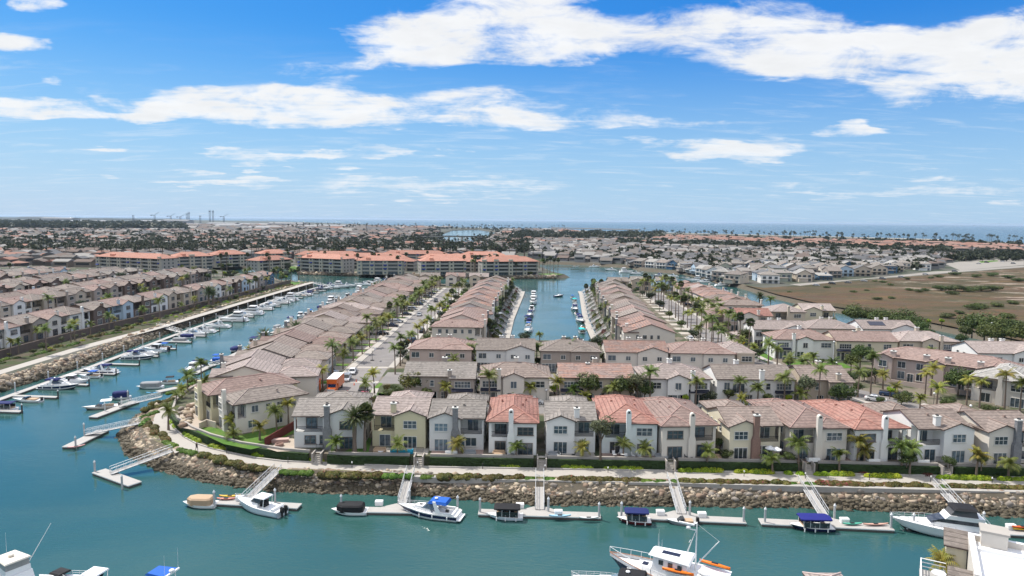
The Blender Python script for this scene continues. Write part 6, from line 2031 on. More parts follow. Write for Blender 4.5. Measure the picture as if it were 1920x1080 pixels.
for (px, py, key, rz) in ((395, 862, ('rust', 6.0), -.4), (425, 872, ('rust', 6.0), -.35), (455, 880, ('rust', 3.0), -.3), (480, 883, ('rust', 3.0), -.2), (350, 852, ('green', 4.5), -.5), (308, 825, ('rust', 6.0), -.95), (290, 812, ('rust', 6.0), -1.1), (318, 838, ('green', 4.5), -.7), (278, 802, ('rust', 3.0), -1.3), (272, 797, ('green', 4.5), -1.3), (280, 783, ('green', 4.5), 1.3), (288, 770, ('rust', 6.0), 1.0), (302, 760, ('rust', 6.0), .9), (330, 740, ('green', 4.5), .9), (352, 728, ('green', 4.5), 1.2), (360, 720, ('rust', 3.0), 1.3)):
    shrub_at(px, py - 5, key, 'shrubs around the bend', 'on the bank around the promenade bend', 2.4, rz)
for k in range(74):
    y = 168 + k * 3.7
    x = -147.5 + (y - 180) * .02 - rsx.uniform(.5, 5.5)
    key = rsx.choice([('rust', 3.0), ('green', 4.5), ('green', 2.0), ('dark', 1.5), ('lime', 1.4), ('rust', 6.0)])
    o = put('shrub', SH[key], None, (x, y, 2.55), 1.55)
    o.scale = (1, 1.2, 1.3)
    tag(o, None, 'shrub', 'shrubs of the west bed')
    PENDING.setdefault(('shrubs of the west bed', 'beside the west path'), []).append((px_of(x, y, 2.6)[0], dict(lime='lime green shrub', rust='rusty green shrub', green='fresh green shrub', dark='round dark shrub')[key[0]], o))
for s_, pts in ((1, [(-6.4, 240), (-4.3, 312), (2.2, 418), (3, 440)]), (-1, [(35.4, 240), (38.4, 312), (47.3, 418), (49, 438)])):
    for k, (x, y, hd) in enumerate(along(pts, 4.4, 1)):
        o = put('shrub', SH[rsx.choice([('dark', 1.5), ('rust', 3.0), ('green', 2.0), ('brown', 1.6)])], None, (x + rsx.uniform(-.8, .8), y, 1.4), 1.5)
        o.scale = (1.2, 1.5, 2.2)
        tag(o, None, 'shrub', 'shrubs on the lagoon slopes')
        PENDING.setdefault(('shrubs on the lagoon slopes', 'on the %s lagoon slope' % ('left' if s_ > 0 else 'right')), []).append((px_of(x, y, 2)[0], 'dark shrub', o))
# ------------------------------------------------------------------ hedge walls, stairs and fences along the promenade
stairs_px = [592, 786, 1015, 1250, 1498, 1737]
sx = [W(p, 872, 2.4)[0] for p in stairs_px]
gate = 0.75
def clip_line(line, xa, xb):
    """part of a right-to-left line between x = xb and x = xa (xa < xb)"""
    out_ = []
    for (p, q) in zip(line[:-1], line[1:]):
        m_ = max(2, int(math.hypot(q[0] - p[0], q[1] - p[1]) / 1.2))
        for t in np.linspace(0, 1, m_ + 1)[:-1]:
            x = p[0] + (q[0] - p[0]) * t
            y = p[1] + (q[1] - p[1]) * t
            if xa <= x <= xb:
                out_.append((x, y))
    return out_
bounds = [-200] + sx + [115]
HN = ['at the bend, left of the first stairs', 'below the grey and yellow houses', 'below the stone chimney and red roofed houses', 'below the white gabled and mint houses', 'below the cream house with brick chimney', 'below the right red roofed house', 'at the right end of the promenade']
for k in range(len(bounds) - 1):
    seg = clip_line(HEDGE, bounds[k] + gate, bounds[k + 1] - gate)
    if len(seg) < 2:
        continue
    mb = MB()
    strip(mb, seg, .03, .62, 2.4, 3.95)
    rh = random.Random(k)
    for (x, y, hd) in along(seg, .16):
        for q in range(2):
            wz = rh.uniform(2.5, 4.0)
            off = .64 if wz < 3.9 else rh.uniform(.1, .6)
            p = Vector((x - math.sin(hd) * off, y + math.cos(hd) * off, wz))
            a = Vector((math.cos(hd), math.sin(hd), rh.uniform(-.6, .6))).normalized() * rh.uniform(.08, .2)
            b = Vector((rh.uniform(-.1, .1), -.1, rh.uniform(.05, .2)))
            mb.add([p - a, p + b, p + a, p - b * .6], [(0, 1, 2, 3)], 1)
    o = mb.build('hedge', [M_hedge, leaf_mat('hedge_outer_leaves', (.014, .026, .008), (.035, .055, .016))])
    tag(o, 'dark green clipped hedge ' + HN[k], 'hedge', 'hedges along the promenade')
    mb = MB()
    strip(mb, seg, -.42, .01, 3.2, 4.42)
    o = mb.build('retaining_wall', M_wallcap)
    tag(o, 'pale topped retaining wall behind the hedge ' + HN[k], 'wall', 'retaining walls along the promenade')
    mb = MB()
    fseg = offset_line(seg, -.9)
    for (a, b) in zip(fseg[:-1], fseg[1:]):
        railing(mb, a[0], a[1], b[0], b[1], 4.42, .8, .5)
    o = mb.build('patio_fence', M_rail)
    tag(o, 'dark thin patio railing on the wall ' + HN[k], 'fence', 'patio railings')
for k, x in enumerate(sx):
    y = [q[1] for q in along(HEDGE, .5) if abs(q[0] - x) < .6]
    y = y[0] if y else 117.5
    o = empty('garden_steps', (x, y, 2.4))
    mb = MB()
    for i in range(6):
        mb.box(-gate + .12, gate - .12, -1.3 + i * .3, 1.2, i * .27, (i + 1) * .27)
    mb.build('treads', [mat('step_stone', (.42, .39, .35), .9, .1, 1)], o)
    for s_ in (-1, 1):
        q = MB()
        q.box(s_ * gate - .11, s_ * gate + .11, -1.35, 1.2, 0, 1.95)
        q.build('side_wall', [M_wallcap], o)
    q = MB()
    railing(q, -gate + .1, gate - .1, 1.1, 1.1, 1.65, 1.2, .14)
    q.build('gate', [M_rail], o)
    tag(o, 'short stone garden steps with gate, %s from the bend' % ORD[k], 'steps', 'garden steps to the promenade')
mb = MB()
strip(mb, W_WALL[1:-1] + [(-147.2, 452)], -.02, .45, 2.4, 5.1)
o = mb.build('boundary_wall', [mat('brown_block_wall', (.13, .10, .085), .9, .25, .6, .4, 5)])
tag(o, 'long brown block wall above the west path', 'wall')
# yard walls and fences near the bend
mb = MB()
a, b = W(497, 838, Z), W(560, 800, Z)
d = Vector((b[0] - a[0], b[1] - a[1], 0))
n_ = Vector((-d.y, d.x, 0)).normalized() * .1
mb.hexa([(a[0] - n_.x, a[1] - n_.y, Z), (b[0] - n_.x, b[1] - n_.y, Z), (b[0] + n_.x, b[1] + n_.y, Z), (a[0] + n_.x, a[1] + n_.y, Z)], [(a[0] - n_.x, a[1] - n_.y, Z + 1.7), (b[0] - n_.x, b[1] - n_.y, Z + 1.7), (b[0] + n_.x, b[1] + n_.y, Z + 1.7), (a[0] + n_.x, a[1] + n_.y, Z + 1.7)])
tag(mb.build('garden_fence', mat('red_brown_boards', (.10, .022, .018), .8, .25, 2)), 'dark red board fence between the corner lawn and the tiled patio', 'fence')
# ------------------------------------------------------------------ distant greenery
dV, dF = [], []
rd = np.random.default_rng(8)
def far_tree(x, y, r, hgt, n=34, z=2.6, size=None):
    size = size or r * .42
    b = len(dV)
    v = rd.normal(size=(n, 3))
    v /= np.linalg.norm(v, axis=1, keepdims=True)
    v *= (0.5 + .5 * rd.random((n, 1)))
    c = v * np.array([r, r, hgt * .42]) + np.array([x, y, z + hgt * .58])
    t1 = rd.normal(size=(n, 3))
    t1 /= np.linalg.norm(t1, axis=1, keepdims=True)
    t2 = np.cross(t1, rd.normal(size=(n, 3)))
    t2 /= np.linalg.norm(t2, axis=1, keepdims=True)
    s = size * (0.6 + .7 * rd.random((n, 1)))
    q = np.stack([c - t1 * s, c + t2 * s, c + t1 * s, c - t2 * s], 1).reshape(-1, 3)
    dV.append(q)
rf_ = random.Random(31)
for k in range(520):          # dark wood on the left
    px, py = rf_.uniform(-10, 345), rf_.uniform(419, 434)
    x, y = W(px, py + (px - 100) * 0.004, 0)
    far_tree(x, min(y, 3400), rf_.uniform(10, 18), rf_.uniform(14, 24), 30)
for k in range(420):          # behind the beach quarter
    px = rf_.uniform(1160, 1790)
    x, y = W(px, 458 + (px - 1160) * .026 + rf_.uniform(-3.5, 4.5), 2.6)
    far_tree(x, y, rf_.uniform(4, 8), rf_.uniform(7, 12), 34)
for k in range(260):
    px = rf_.uniform(960, 1240)
    x, y = W(px, rf_.uniform(438, 452), 2.6)
    far_tree(x, y, rf_.uniform(6, 12), rf_.uniform(8, 15), 30)
for k in range(950):          # inside the beach quarter
    px, py = rf_.uniform(1000, 1760), rf_.uniform(455, 512)
    x, y = W(px, py, 2.6)
    if inside((x, y), REG):
        far_tree(x + 7, y + 3, rf_.uniform(2.5, 5), rf_.uniform(5, 10), 34)
for k in range(150):          # along the beach lot and road
    px = rf_.uniform(1740, 1925)
    x, y = W(px, rf_.uniform(476, 490), 2.6)
    far_tree(x, y, rf_.uniform(3, 6), rf_.uniform(5, 9), 40)
for k in range(2000):          # scattered through the town
    px = rf_.uniform(-10, 1000)
    py = rf_.uniform(424, 478)
    x, y = W(px, py, 2.6)
    if not inside((x, y), HARBOUR) and not (-200 < x < 30 and y < 720):
        far_tree(x, min(y, 3200), rf_.uniform(4, 8), rf_.uniform(6, 11), 22)
for k in range(420):          # in the salmon roofed village
    px = rf_.uniform(1200, 1920)
    x, y = W(px, 447 + (px - 1200) * .022 + rf_.uniform(-5, 7), 2.6)
    far_tree(x, y, rf_.uniform(4, 8), rf_.uniform(6, 10), 26)
Vd = np.concatenate(dV)
me = np_mesh('distant_trees', Vd, np.arange(len(Vd)).reshape(-1, 4), [leaf_mat('distant_leaves', (0.018, 0.028, 0.014), (0.052, 0.062, 0.028), 0)])
tag(put('distant_trees', me), kind='stuff')
pV, pF, pM = [], [], []
def far_palm(x, y, hgt, r, z=2.6):
    b = len(pV)
    w = .35
    pV.extend([(x - w, y, z), (x + w, y, z), (x + w * .7, y, z + hgt), (x - w * .7, y, z + hgt), (x, y - w, z), (x, y + w, z), (x, y + w * .7, z + hgt), (x, y - w * .7, z + hgt)])
    pF.extend([(b, b + 1, b + 2, b + 3), (b + 4, b + 5, b + 6, b + 7)])
    pM.extend([1, 1])
    for i in range(11):
        az = i * 2.4
        el = R(70 - 11 * i)
        d = Vector((math.cos(az) * math.cos(el), math.sin(az) * math.cos(el), math.sin(el)))
        s = Vector((-math.sin(az), math.cos(az), 0)) * r * .38
        o = Vector((x, y, z + hgt))
        b = len(pV)
        m_ = o + d * r * .6
        e = o + d * r + Vector((0, 0, -r * .35))
        pV.extend([o, m_ + s, e, m_ - s])
        pF.append((b, b + 1, b + 2, b + 3))
        pM.append(0)
for k in range(170):          # shoreline row seen against the sea
    px = rf_.uniform(1180, 1925)
    yy = 442 + (px - 1200) * .021 + rf_.uniform(-1, 5)
    x, y = W(px, yy, 2.6)
    far_palm(x, y, rf_.uniform(13, 22), rf_.uniform(3, 4.4))
for k in range(240):
    px = rf_.uniform(330, 1010)
    x, y = W(px, rf_.uniform(446, 474), 2.6)
    if not inside((x, y), HARBOUR):
        far_palm(x, y, rf_.uniform(10, 17), rf_.uniform(2.4, 3.4))
for k in range(110):
    px = rf_.uniform(170, 1010)
    x, y = W(px, rf_.uniform(474, 492), 2.6)
    far_palm(x, y, rf_.uniform(12, 16), rf_.uniform(2.2, 3))
for k in range(120):
    px = rf_.uniform(0, 420)
    x, y = W(px, rf_.uniform(462, 486), 2.6)
    far_palm(x, y, rf_.uniform(9, 14), rf_.uniform(2.2, 3))
for k in range(70):
    px = rf_.uniform(1000, 1760)
    x, y = W(px, rf_.uniform(462, 505), 2.6)
    if inside((x, y), REG):
        far_palm(x + 7, y, rf_.uniform(7, 11), rf_.uniform(1.8, 2.6))
for k in range(120):
    px = rf_.uniform(540, 1040)
    x, y = W(px, rf_.uniform(424, 434), 2.6)
    far_palm(x, min(y, 3300), rf_.uniform(14, 22), rf_.uniform(3.5, 5))
for k in range(60):
    px = rf_.uniform(1600, 1925)
    x, y = W(px, rf_.uniform(474, 492), 2.6)
    far_palm(x, y, rf_.uniform(8, 13), rf_.uniform(2.2, 3))
me = bpy.data.meshes.new('distant_palms')
me.from_pydata([tuple(v) for v in pV], [], pF)
for m_ in (leaf_mat('distant_palm_leaves', (0.022, 0.034, 0.018), (0.05, 0.06, 0.03), 0), M_trunk):
    me.materials.append(m_)
me.polygons.foreach_set('material_index', pM)
me.update()
tag(put('distant_palms', me), kind='stuff')
settle_labels()
PENDING.clear()
# ------------------------------------------------------------------ docks, gangways, piles
def dock(p0, p1, wd, bump=None, label='', group='floating docks', zt=.5):
    p0, p1 = Vector((*p0, 0)), Vector((*p1, 0))
    d = p1 - p0
    L_ = d.length
    o = empty('floating_dock', p0, math.atan2(d.y, d.x))
    mb = MB()
    pts = [(0, 0), (L_, 0), (L_, wd)]
    if bump:
        pts += [(bump + 3.2, wd), (bump + 1.0, wd + 1.5), (bump - 1.0, wd + 1.5), (bump - 3.2, wd)]
    pts += [(0, wd)]
    mb.prism(pts, zt - .16, zt, 0, 1)
    mb.build('deck', [M_dock, M_white], o)
    fl = MB()
    fl.prism([(x + (.08 if x < L_ / 2 else -.08), y * .97 + .05) for x, y in pts], -.25, zt - .165)
    fl.build('float', [M_dockside], o)
    return tag(o, label, 'dock', group)
def gangway(top, foot, label, wd=1.3, group='gangways', zt=2.55, zf=.62):
    a, b = Vector((*top, zt)), Vector((*foot, zf))
    d = b - a
    L_ = math.hypot(d.x, d.y)
    o = empty('gangway', a, math.atan2(d.y, d.x))
    dz = zf - zt
    mb = MB()
    mb.hexa([(0, -wd / 2, -.12), (L_, -wd / 2, dz - .12), (L_, wd / 2, dz - .12), (0, wd / 2, -.12)], [(0, -wd / 2, 0), (L_, -wd / 2, dz), (L_, wd / 2, dz), (0, wd / 2, 0)])
    mb.build('deck', [M_dock], o)
    n = max(4, int(L_ / 1.1))
    for s in (-1, 1):
        r = MB()
        y = s * (wd / 2 + .03)
        for zz, rr in ((1.08, .05), (.55, .03), (.02, .07)):
            r.tube((0, y, zz), (L_, y, dz + zz), rr, rr, 5)
        for i in range(n + 1):
            x = L_ * i / n
            z = dz * i / n
            r.tube((x, y, z - .1), (x, y, z + 1.08), .03, .03, 5)
            if i < n:
                r.tube((x, y, z + (0 if i % 2 else 1.05)), (x + L_ / n, y, dz * (i + 1) / n + (1.05 if i % 2 else 0)), .022, .022, 4)
        r.build('railing', [M_alu], o)
    return tag(o, label, 'gangway', group)
PILES = []
def pile(x, y, hgt=2.7, dark=False):
    if not PILES or (dark and len(PILES) < 2):
        def mk(m):
            o = empty('mooring_pile', (0, 0, 0))
            mb = MB()
            mb.lathe([(.17, -2.5), (.17, 0.6), (.17, 2.45)], 10)
            mb.build('post', [m], o)
            mb = MB()
            mb.lathe([(.21, 2.45), (.21, 2.52), (.02, 2.85)], 10)
            mb.build('cap', [M_white], o)
            return o
        while len(PILES) < 2:
            PILES.append(mk(mat('pile_grey', (.42, .43, .43), .7, .15, 2) if not PILES else mat('pile_dark', (.06, .05, .045), .8, .2, 2)))
        PILES.append([0, 0])
    k = 1 if dark else 0
    o = PILES[k] if PILES[2][k] == 0 else copy_tree(PILES[k])
    PILES[2][k] += 1
    o.location = (x, y, (hgt - 2.85))
    g_ = 'dark mooring piles' if dark else 'grey mooring piles'
    tag(o, None, 'mooring pile', g_)
    px = px_of(x, y)[0]
    PENDING.setdefault((g_, 'at the docks'), []).append((px, 'dark mooring pile with white cap' if dark else 'grey mooring pile with pointed white cap', o))
def wv(px, py, z=.5):
    return W(px, py, z)
FD = [((403, 944), (557, 953), 1.9, 468, (521, 881), (461, 939), 'left of the walkaround boat, below the bend'), ((640, 959), (862, 963), 1.9, 757, (770, 884), (754, 944), 'between black covered boat and blue canvas cruiser'), ((896, 964), (1127, 971), 2.0, 1013, (1012, 889), (1012, 955), 'with a pale blue kayak and black canopy boat'),
      ((1160, 970), (1400, 981), 2.0, 1278, (1258, 896), (1278, 963), 'with the maroon boat and two white dock boxes'), ((1428, 982), (1678, 994), 2.0, 1545, (1504, 902), (1545, 968), 'with the green and the peach kayak'), ((1700, 990), (1990, 1008), 2.2, 1818, (1757, 909), (1818, 976), 'behind the flybridge yacht')]
for k, (a, b, wd, bx, gt, gf, lab) in enumerate(FD):
    p0, p1 = wv(*a), wv(*b)
    f0 = wv(*gf, .6)
    d = Vector((p1[0] - p0[0], p1[1] - p0[1]))
    bump = (Vector((f0[0] - p0[0], f0[1] - p0[1])).dot(d.normalized()))
    dock(p0, p1, wd, bump, 'long pale floating dock ' + lab, 'floating docks below the promenade')
    gangway(W(*gt, 2.55), f0, 'aluminium gangway down to the dock ' + lab, group='gangways below the promenade')
for (px, py) in ((402, 944), (516, 940), (640, 952), (768, 941), (858, 954), (900, 958), (1028, 957), (1123, 967), (1165, 966), (1293, 964), (1394, 976), (1434, 977), (1564, 970), (1670, 988), (1712, 988), (1843, 985)):
    x, y = W(px, py + 4, .3)
    pile(x, y, 2.9)
for (p0, p1, wd, gt, gf, lab) in (((172, 886), (240, 911), 2.4, (322, 846), (207, 888), 'empty white floating dock below the bend'), ((140, 838), (205, 806), 2.6, (262, 794), (160, 815), 'white floating dock with a pink kayak'), ((182, 782), (262, 752), 2.2, (303, 744), (225, 762), 'white floating dock between the cuddy boat and the navy covered boat'),
                                ((300, 735), (362, 722), 2.2, (388, 716), (345, 722), 'pale dock behind the corner houses')):
    a, b = wv(*p0), wv(*p1)
    dock(a, b, wd, None, lab, 'floating docks at the bend')
    gangway(W(*gt, 2.5), wv(*gf, .6), 'aluminium gangway to the ' + lab, 1.2, 'gangways at the bend')
for (px, py) in ((178, 886), (229, 914), (158, 812), (142, 838), (197, 772), (240, 748), (228, 760)):
    x, y = W(px, py, .3)
    pile(x, y, 2.6)
# west bank: one long walkway with finger docks
xw = -126.5
mb = MB()
WALKW = [(-126.8, 150), (-127.6, 205), (-130.5, 262), (-131.5, 312), (-133, 386), (-128, 456)]
o = empty('dock_walkway', (0, 0, 0))
m2 = MB()
strip(m2, WALKW, -.9, .9, .34, .5)
m2.build('deck', [M_dock], o)
m2 = MB()
strip(m2, WALKW, -.8, .8, -.2, .335)
m2.build('float', [M_dockside], o)
tag(o, 'long pale dock walkway running along the west bank', 'dock')
FING = along(WALKW, 13.0, 6)
for k, (x, y, hd) in enumerate(FING):
    dock((x + .95, y), (x + 12.5, y - 1.0), 1.3, None, 'narrow finger dock of the west bank, %s counted from the near end' % ORD[k], 'finger docks of the west bank')
    pile(x + 12.8, y - .4, 2.4, True)
    pile(x - 1.2, y + 4, 3.2)
for k, (tx, ty) in enumerate(((296, 611), (588, 531))):
    a = W(tx, ty, 2.6)
    gangway((a[0], a[1]), (a[0] + 11, a[1] - 3.5), 'grey gangway from the west path to its long dock, %s one' % ('nearer' if k == 0 else 'farther'), 1.6, 'gangways of the west bank')
for k in range(10):
    y = 196 + k * 24
    xe = -88.5 - (2.6 if 250 < y < 380 else 0)
    dock((xe - 3.2, y), (xe - 3.2, y + 13), 1.8, None, 'short floating dock behind the street row on the channel, %s going up' % ORD[k], 'docks behind the street row')
    gangway((xe + 3.2, y + 10), (xe - 3.6, y + 8.2), 'white ramp to the channel dock behind the street row, %s going up' % ORD[k], 1.1, 'ramps behind the street row')
# lagoon docks on both banks
for nm, pts, s in (('left', [(-2.4, 250), (-0.2, 312), (6.2, 418), (7, 436)], 1), ('right', [(31.6, 250), (34.4, 315), (43.0, 420), (44, 440)], -1)):
    o = empty('dock_walkway', (0, 0, 0))
    m2 = MB()
    strip(m2, pts, -1.3, 1.3, .3, .5)
    m2.build('deck', [M_conc], o)
    tag(o, 'white dock walkway along the %s bank of the lagoon' % nm, 'dock')
    for k, (x, y, hd) in enumerate(along(pts, 15.0, 5)):
        gangway((x - s * 6.6, y + 5.5), (x - s * .9, y), 'white ramp on the %s bank of the lagoon, %s from its head' % (nm, ORD[k]), 1.2, 'ramps of the lagoon', 3.3, .6)
# ------------------------------------------------------------------ boats
def hull(L_, B, s0, s1, mats, name='hull', parent=None, fine=2.1, kz=-.45, stripe=None, tr=.92):
    """lofted hull, bow towards +x, waterline at z = 0; mats: bottom, topside, stripe"""
    n = 15
    rows = []
    for i in range(n):
        t = i / (n - 1)
        hb = B / 2 * (tr + (1 - tr) * min(1, t / .35)) * (1 - max(0, (t - .42) / .58) ** fine)
        hb = max(hb, .03)
        sh = s0 + (s1 - s0) * t ** 1.7
        ch = hb * (.9 - .25 * max(0, (t - .4) / .6))
        cz = .08 + .5 * s1 * max(0, (t - .55) / .45) ** 2
        kk = kz + (s1 * .75 - kz) * max(0, (t - .8) / .2) ** 1.6
        cz = max(cz, kk + .02)
        x = -L_ / 2 + L_ * (t ** .97)
        xs = x + .0
        m1, m2_ = .3, .84
        prof = [(xs - .35 * max(0, t - .8) * 5 * .3, 0, kk), (xs, ch, cz)]
        for q in (m1, m2_, 1.0):
            prof.append((xs + .06 * L_ * max(0, (t - .75) / .25) * q, ch + (hb - ch) * q, cz + (sh - cz) * q))
        rows.append(prof)
    mb = MB()
    vs = []
    for pr in rows:
        for (x, y, z) in pr:
            vs.append((x, y, z))
        for (x, y, z) in pr[1:]:
            vs.append((x, -y, z))
    w = 9
    fs, mi = [], []
    order_r = [0, 1, 2, 3, 4]
    order_l = [0, 5, 6, 7, 8]
    for i in range(n - 1):
        for k in range(4):
            a, b = order_r[k], order_r[k + 1]
            fs.append((i * w + a, (i + 1) * w + a, (i + 1) * w + b, i * w + b))
            m_ = 0 if k == 0 else (2 if (stripe and k in stripe) else 1)
            mi.append(m_)
            a, b = order_l[k], order_l[k + 1]
            fs.append((i * w + a, i * w + b, (i + 1) * w + b, (i + 1) * w + a))
            mi.append(m_)
    for q in ((0, 1, 5), (1, 2, 6, 5), (2, 3, 7, 6), (3, 4, 8, 7)):
        fs.append(q[::-1])
        mi.append(1)
    b = len(mb.v)
    mb.v += vs
    mb.f += fs
    mb.mi += mi
    mb.smooth += [True] * len(fs)
    o = mb.build(name, mats, parent)
    dk = MB()
    for i in range(n - 1):
        p, q = rows[i], rows[i + 1]
        for (A, Bq) in ((p, q),):
            za, zb = A[4][2] - .05, Bq[4][2] - .05
            dk.add([(A[4][0], A[4][1] * .98, za), (A[4][0], -A[4][1] * .98, za), (Bq[4][0], -Bq[4][1] * .98, zb), (Bq[4][0], Bq[4][1] * .98, zb)], [(0, 1, 2, 3)])
    return o, rows, dk
def cab(mb, x0, x1, w, z0, X0, X1, Wt, z1, mi=0, w2=None, W2=None):
    """tapered block: bottom x0..x1 with widths w (aft) / w2 (fore), top likewise"""
    w2 = w if w2 is None else w2
    W2 = Wt if W2 is None else W2
    mb.hexa([(x0, -w / 2, z0), (x1, -w2 / 2, z0), (x1, w2 / 2, z0), (x0, w / 2, z0)], [(X0, -Wt / 2, z1), (X1, -W2 / 2, z1), (X1, W2 / 2, z1), (X0, Wt / 2, z1)], mi)
def rails(mb, rows, i0, h_, s=(1, -1), r=.025):
    for sg in s:
        prev = None
        for i in range(i0, len(rows)):
            x, y, z = rows[i][4]
            top = Vector((x, sg * y * .95, z + h_))
            mb.tube((x, sg * y * .95, z - .04), top, r, r, 4)
            if prev is not None:
                mb.tube(prev, top, r * 1.2, r * 1.2, 4)
                mb.tube(prev - Vector((0, 0, h_ * .5)), top - Vector((0, 0, h_ * .5)), r * .8, r * .8, 4)
            prev = top
def fenders(o, L_, B, xs, z=.1):
    for x in xs:
        for s in (-1, 1):
            f = MB()
            f.tube((x * L_, s * (B * .5 + .09), z), (x * L_, s * (B * .5 + .09), z + .5), .09, .09, 7)
            f.tube((x * L_, s * (B * .5 + .09), z + .5), (x * L_, s * B * .47, z + .95), .015, .015, 4)
            f.build('fender', [M_white], o)
def covered_boat(L_, B, cover, hullm=M_gel, hh=1.15):
    o = empty('covered_boat', (0, 0, 0))
    _, rows, dk = hull(L_, B, .55, .75, [M_boot, hullm, hullm], 'hull', o, 2.6)
    dk.build('deck', [M_gel], o)
    c = MB()
    a = L_ * .40
    pts = [(-a, -B * .34), (-a * .72, -B * .46), (a * .5, -B * .46), (a * .95, -B * .2), (a * .95, B * .2), (a * .5, B * .46), (-a * .72, B * .46), (-a, B * .34)]
    n = len(pts)
    lv = [[(x, y, .45) for x, y in pts], [(x * .99, y * .99, .45 + hh * .8) for x, y in pts], [(x * .9, y * .8, .45 + hh) for x, y in pts], [(x * .3, y * .2, .45 + hh * 1.08) for x, y in pts]]
    vs = sum(lv, [])
    fs = []
    for k in range(3):
        for i in range(n):
            fs.append((k * n + i, k * n + (i + 1) % n, (k + 1) * n + (i + 1) % n, (k + 1) * n + i))
    fs.append(tuple(range(3 * n, 4 * n)))
    c.add(vs, fs)
    c.build('cover', [cover], o)
    return o
def canopy_boat(L_, B, top, hullm, stripe=M_gel, side=M_glass):
    """electric harbour launch: long fabric canopy on posts over a low hull"""
    o = empty('canopy_boat', (0, 0, 0))
    _, rows, dk = hull(L_, B, .55, .85, [M_boot, hullm, stripe], 'hull', o, 2.4, stripe=(3,))
    dk.build('deck', [M_gel], o)
    p = MB()
    for x in (-L_ * .36, -L_ * .12, L_ * .1, L_ * .26):
        for s in (-1, 1):
            p.tube((x, s * B * .42, .5), (x, s * B * .42, 1.95), .035, .035, 5)
    p.build('post', [M_white], o)
    g_ = MB()
    for s in (-1, 1):
        g_.box(-L_ * .36, L_ * .26, s * B * .415 - .012, s * B * .415 + .012, .62, 1.42)
    g_.build('side_curtain', [side], o)
    s_ = MB()
    for x in (-L_ * .3, -L_ * .02, L_ * .2):
        s_.box(x - .3, x + .3, -B * .36, B * .36, .5, .82)
    s_.build('seat', [M_tan], o)
    fenders(o, L_, B, (-.3, 0, .25))
    c = MB()
    xs = [-L_ * .42, -L_ * .36, -L_ * .1, L_ * .16, L_ * .27, L_ * .33]
    vs = []
    for x in xs:
        e = 1 if -L_ * .4 < x < L_ * .3 else .8
        for j in range(5):
            u = -1 + j * .5
            vs.append((x, u * B * .5 * e, 1.98 + .14 * (1 - u * u) - (.06 if e < 1 else 0)))
    fs = [(i * 5 + j, (i + 1) * 5 + j, (i + 1) * 5 + j + 1, i * 5 + j + 1) for i in range(len(xs) - 1) for j in range(4)]
    c.add(vs, fs, 0, True)
    c.add([(x, y, z - .12) for x, y, z in vs], [f[::-1] for f in fs])
    for j in (0, 4):
        for i in range(len(xs) - 1):
            a, b = vs[i * 5 + j], vs[(i + 1) * 5 + j]
            c.add([a, b, (b[0], b[1], b[2] - .2), (a[0], a[1], a[2] - .2)], [(0, 1, 2, 3)])
    c.build('canopy', [top], o)
    return o
def express_cruiser(L_, B, stripe, canvas, hullm=M_gel):
    o = empty('motor_cruiser', (0, 0, 0))
    _, rows, dk = hull(L_, B, .95, 1.45, [M_boot, hullm, stripe], 'hull', o, 2.0, stripe=(2,))
    dk.build('deck', [M_gel], o)
    c = MB()
    cab(c, -L_ * .08, L_ * .36, B * .76, 1.0, -L_ * .02, L_ * .22, B * .62, 1.72, 0, B * .18, B * .32)
    cab(c, -L_ * .44, -L_ * .40, B * .86, .9, -L_ * .44, -L_ * .41, B * .84, 1.25)
    c.box(-L_ * .40, -L_ * .1, B * .36, B * .44, .95, 1.32)
    c.box(-L_ * .40, -L_ * .1, -B * .44, -B * .36, .95, 1.32)
    c.box(-L_ * .56, -L_ * .46, -B * .42, B * .42, .25, .38)
    c.build('cabin', [M_gel], o)
    g_ = MB()
    cab(g_, -L_ * .1, L_ * .12, B * .80, 1.55, -L_ * .14, -L_ * .0, B * .70, 2.25, 0, B * .5, B * .46)
    g_.build('windshield', [M_glassb], o)
    a = MB()
    for s in (-1, 1):
        a.hexa([(-L_ * .24, s * B * .44 - .06, 1.2), (-L_ * .15, s * B * .44 - .06, 1.2), (-L_ * .15, s * B * .44 + .06, 1.2), (-L_ * .24, s * B * .44 + .06, 1.2)],
               [(-L_ * .14, s * B * .36 - .05, 2.75), (-L_ * .09, s * B * .36 - .05, 2.75), (-L_ * .09, s * B * .36 + .05, 2.75), (-L_ * .14, s * B * .36 + .05, 2.75)])
    a.box(-L_ * .14, -L_ * .09, -B * .36, B * .36, 2.7, 2.82)
    a.ell((-L_ * .115, 0, 2.98), (.3, .3, .16), 10, 5)
    a.build('arch', [M_gel], o)
    if canvas:
        k = MB()
        cab(k, -L_ * .33, -L_ * .0, B * .8, 2.45, -L_ * .31, -L_ * .04, B * .66, 2.85, 0, B * .7, B * .6)
        k.build('bimini', [canvas], o)
    fenders(o, L_, B * .98, (-.35, -.1, .12), .35)
    r = MB()
    rails(r, rows, 7, .5)
    r.build('bow_rail', [M_alu], o)
    f = MB()
    for (x, s) in ((-.1, 1), (.15, 1), (-.3, 1)):
        f.box(x * L_ - .25, x * L_ + .25, -.2, .2, 1.7 if x > -.2 else 1.0, 1.78 if x > -.2 else 1.3)
    f.build('hatch', [M_tint], o)
    return o
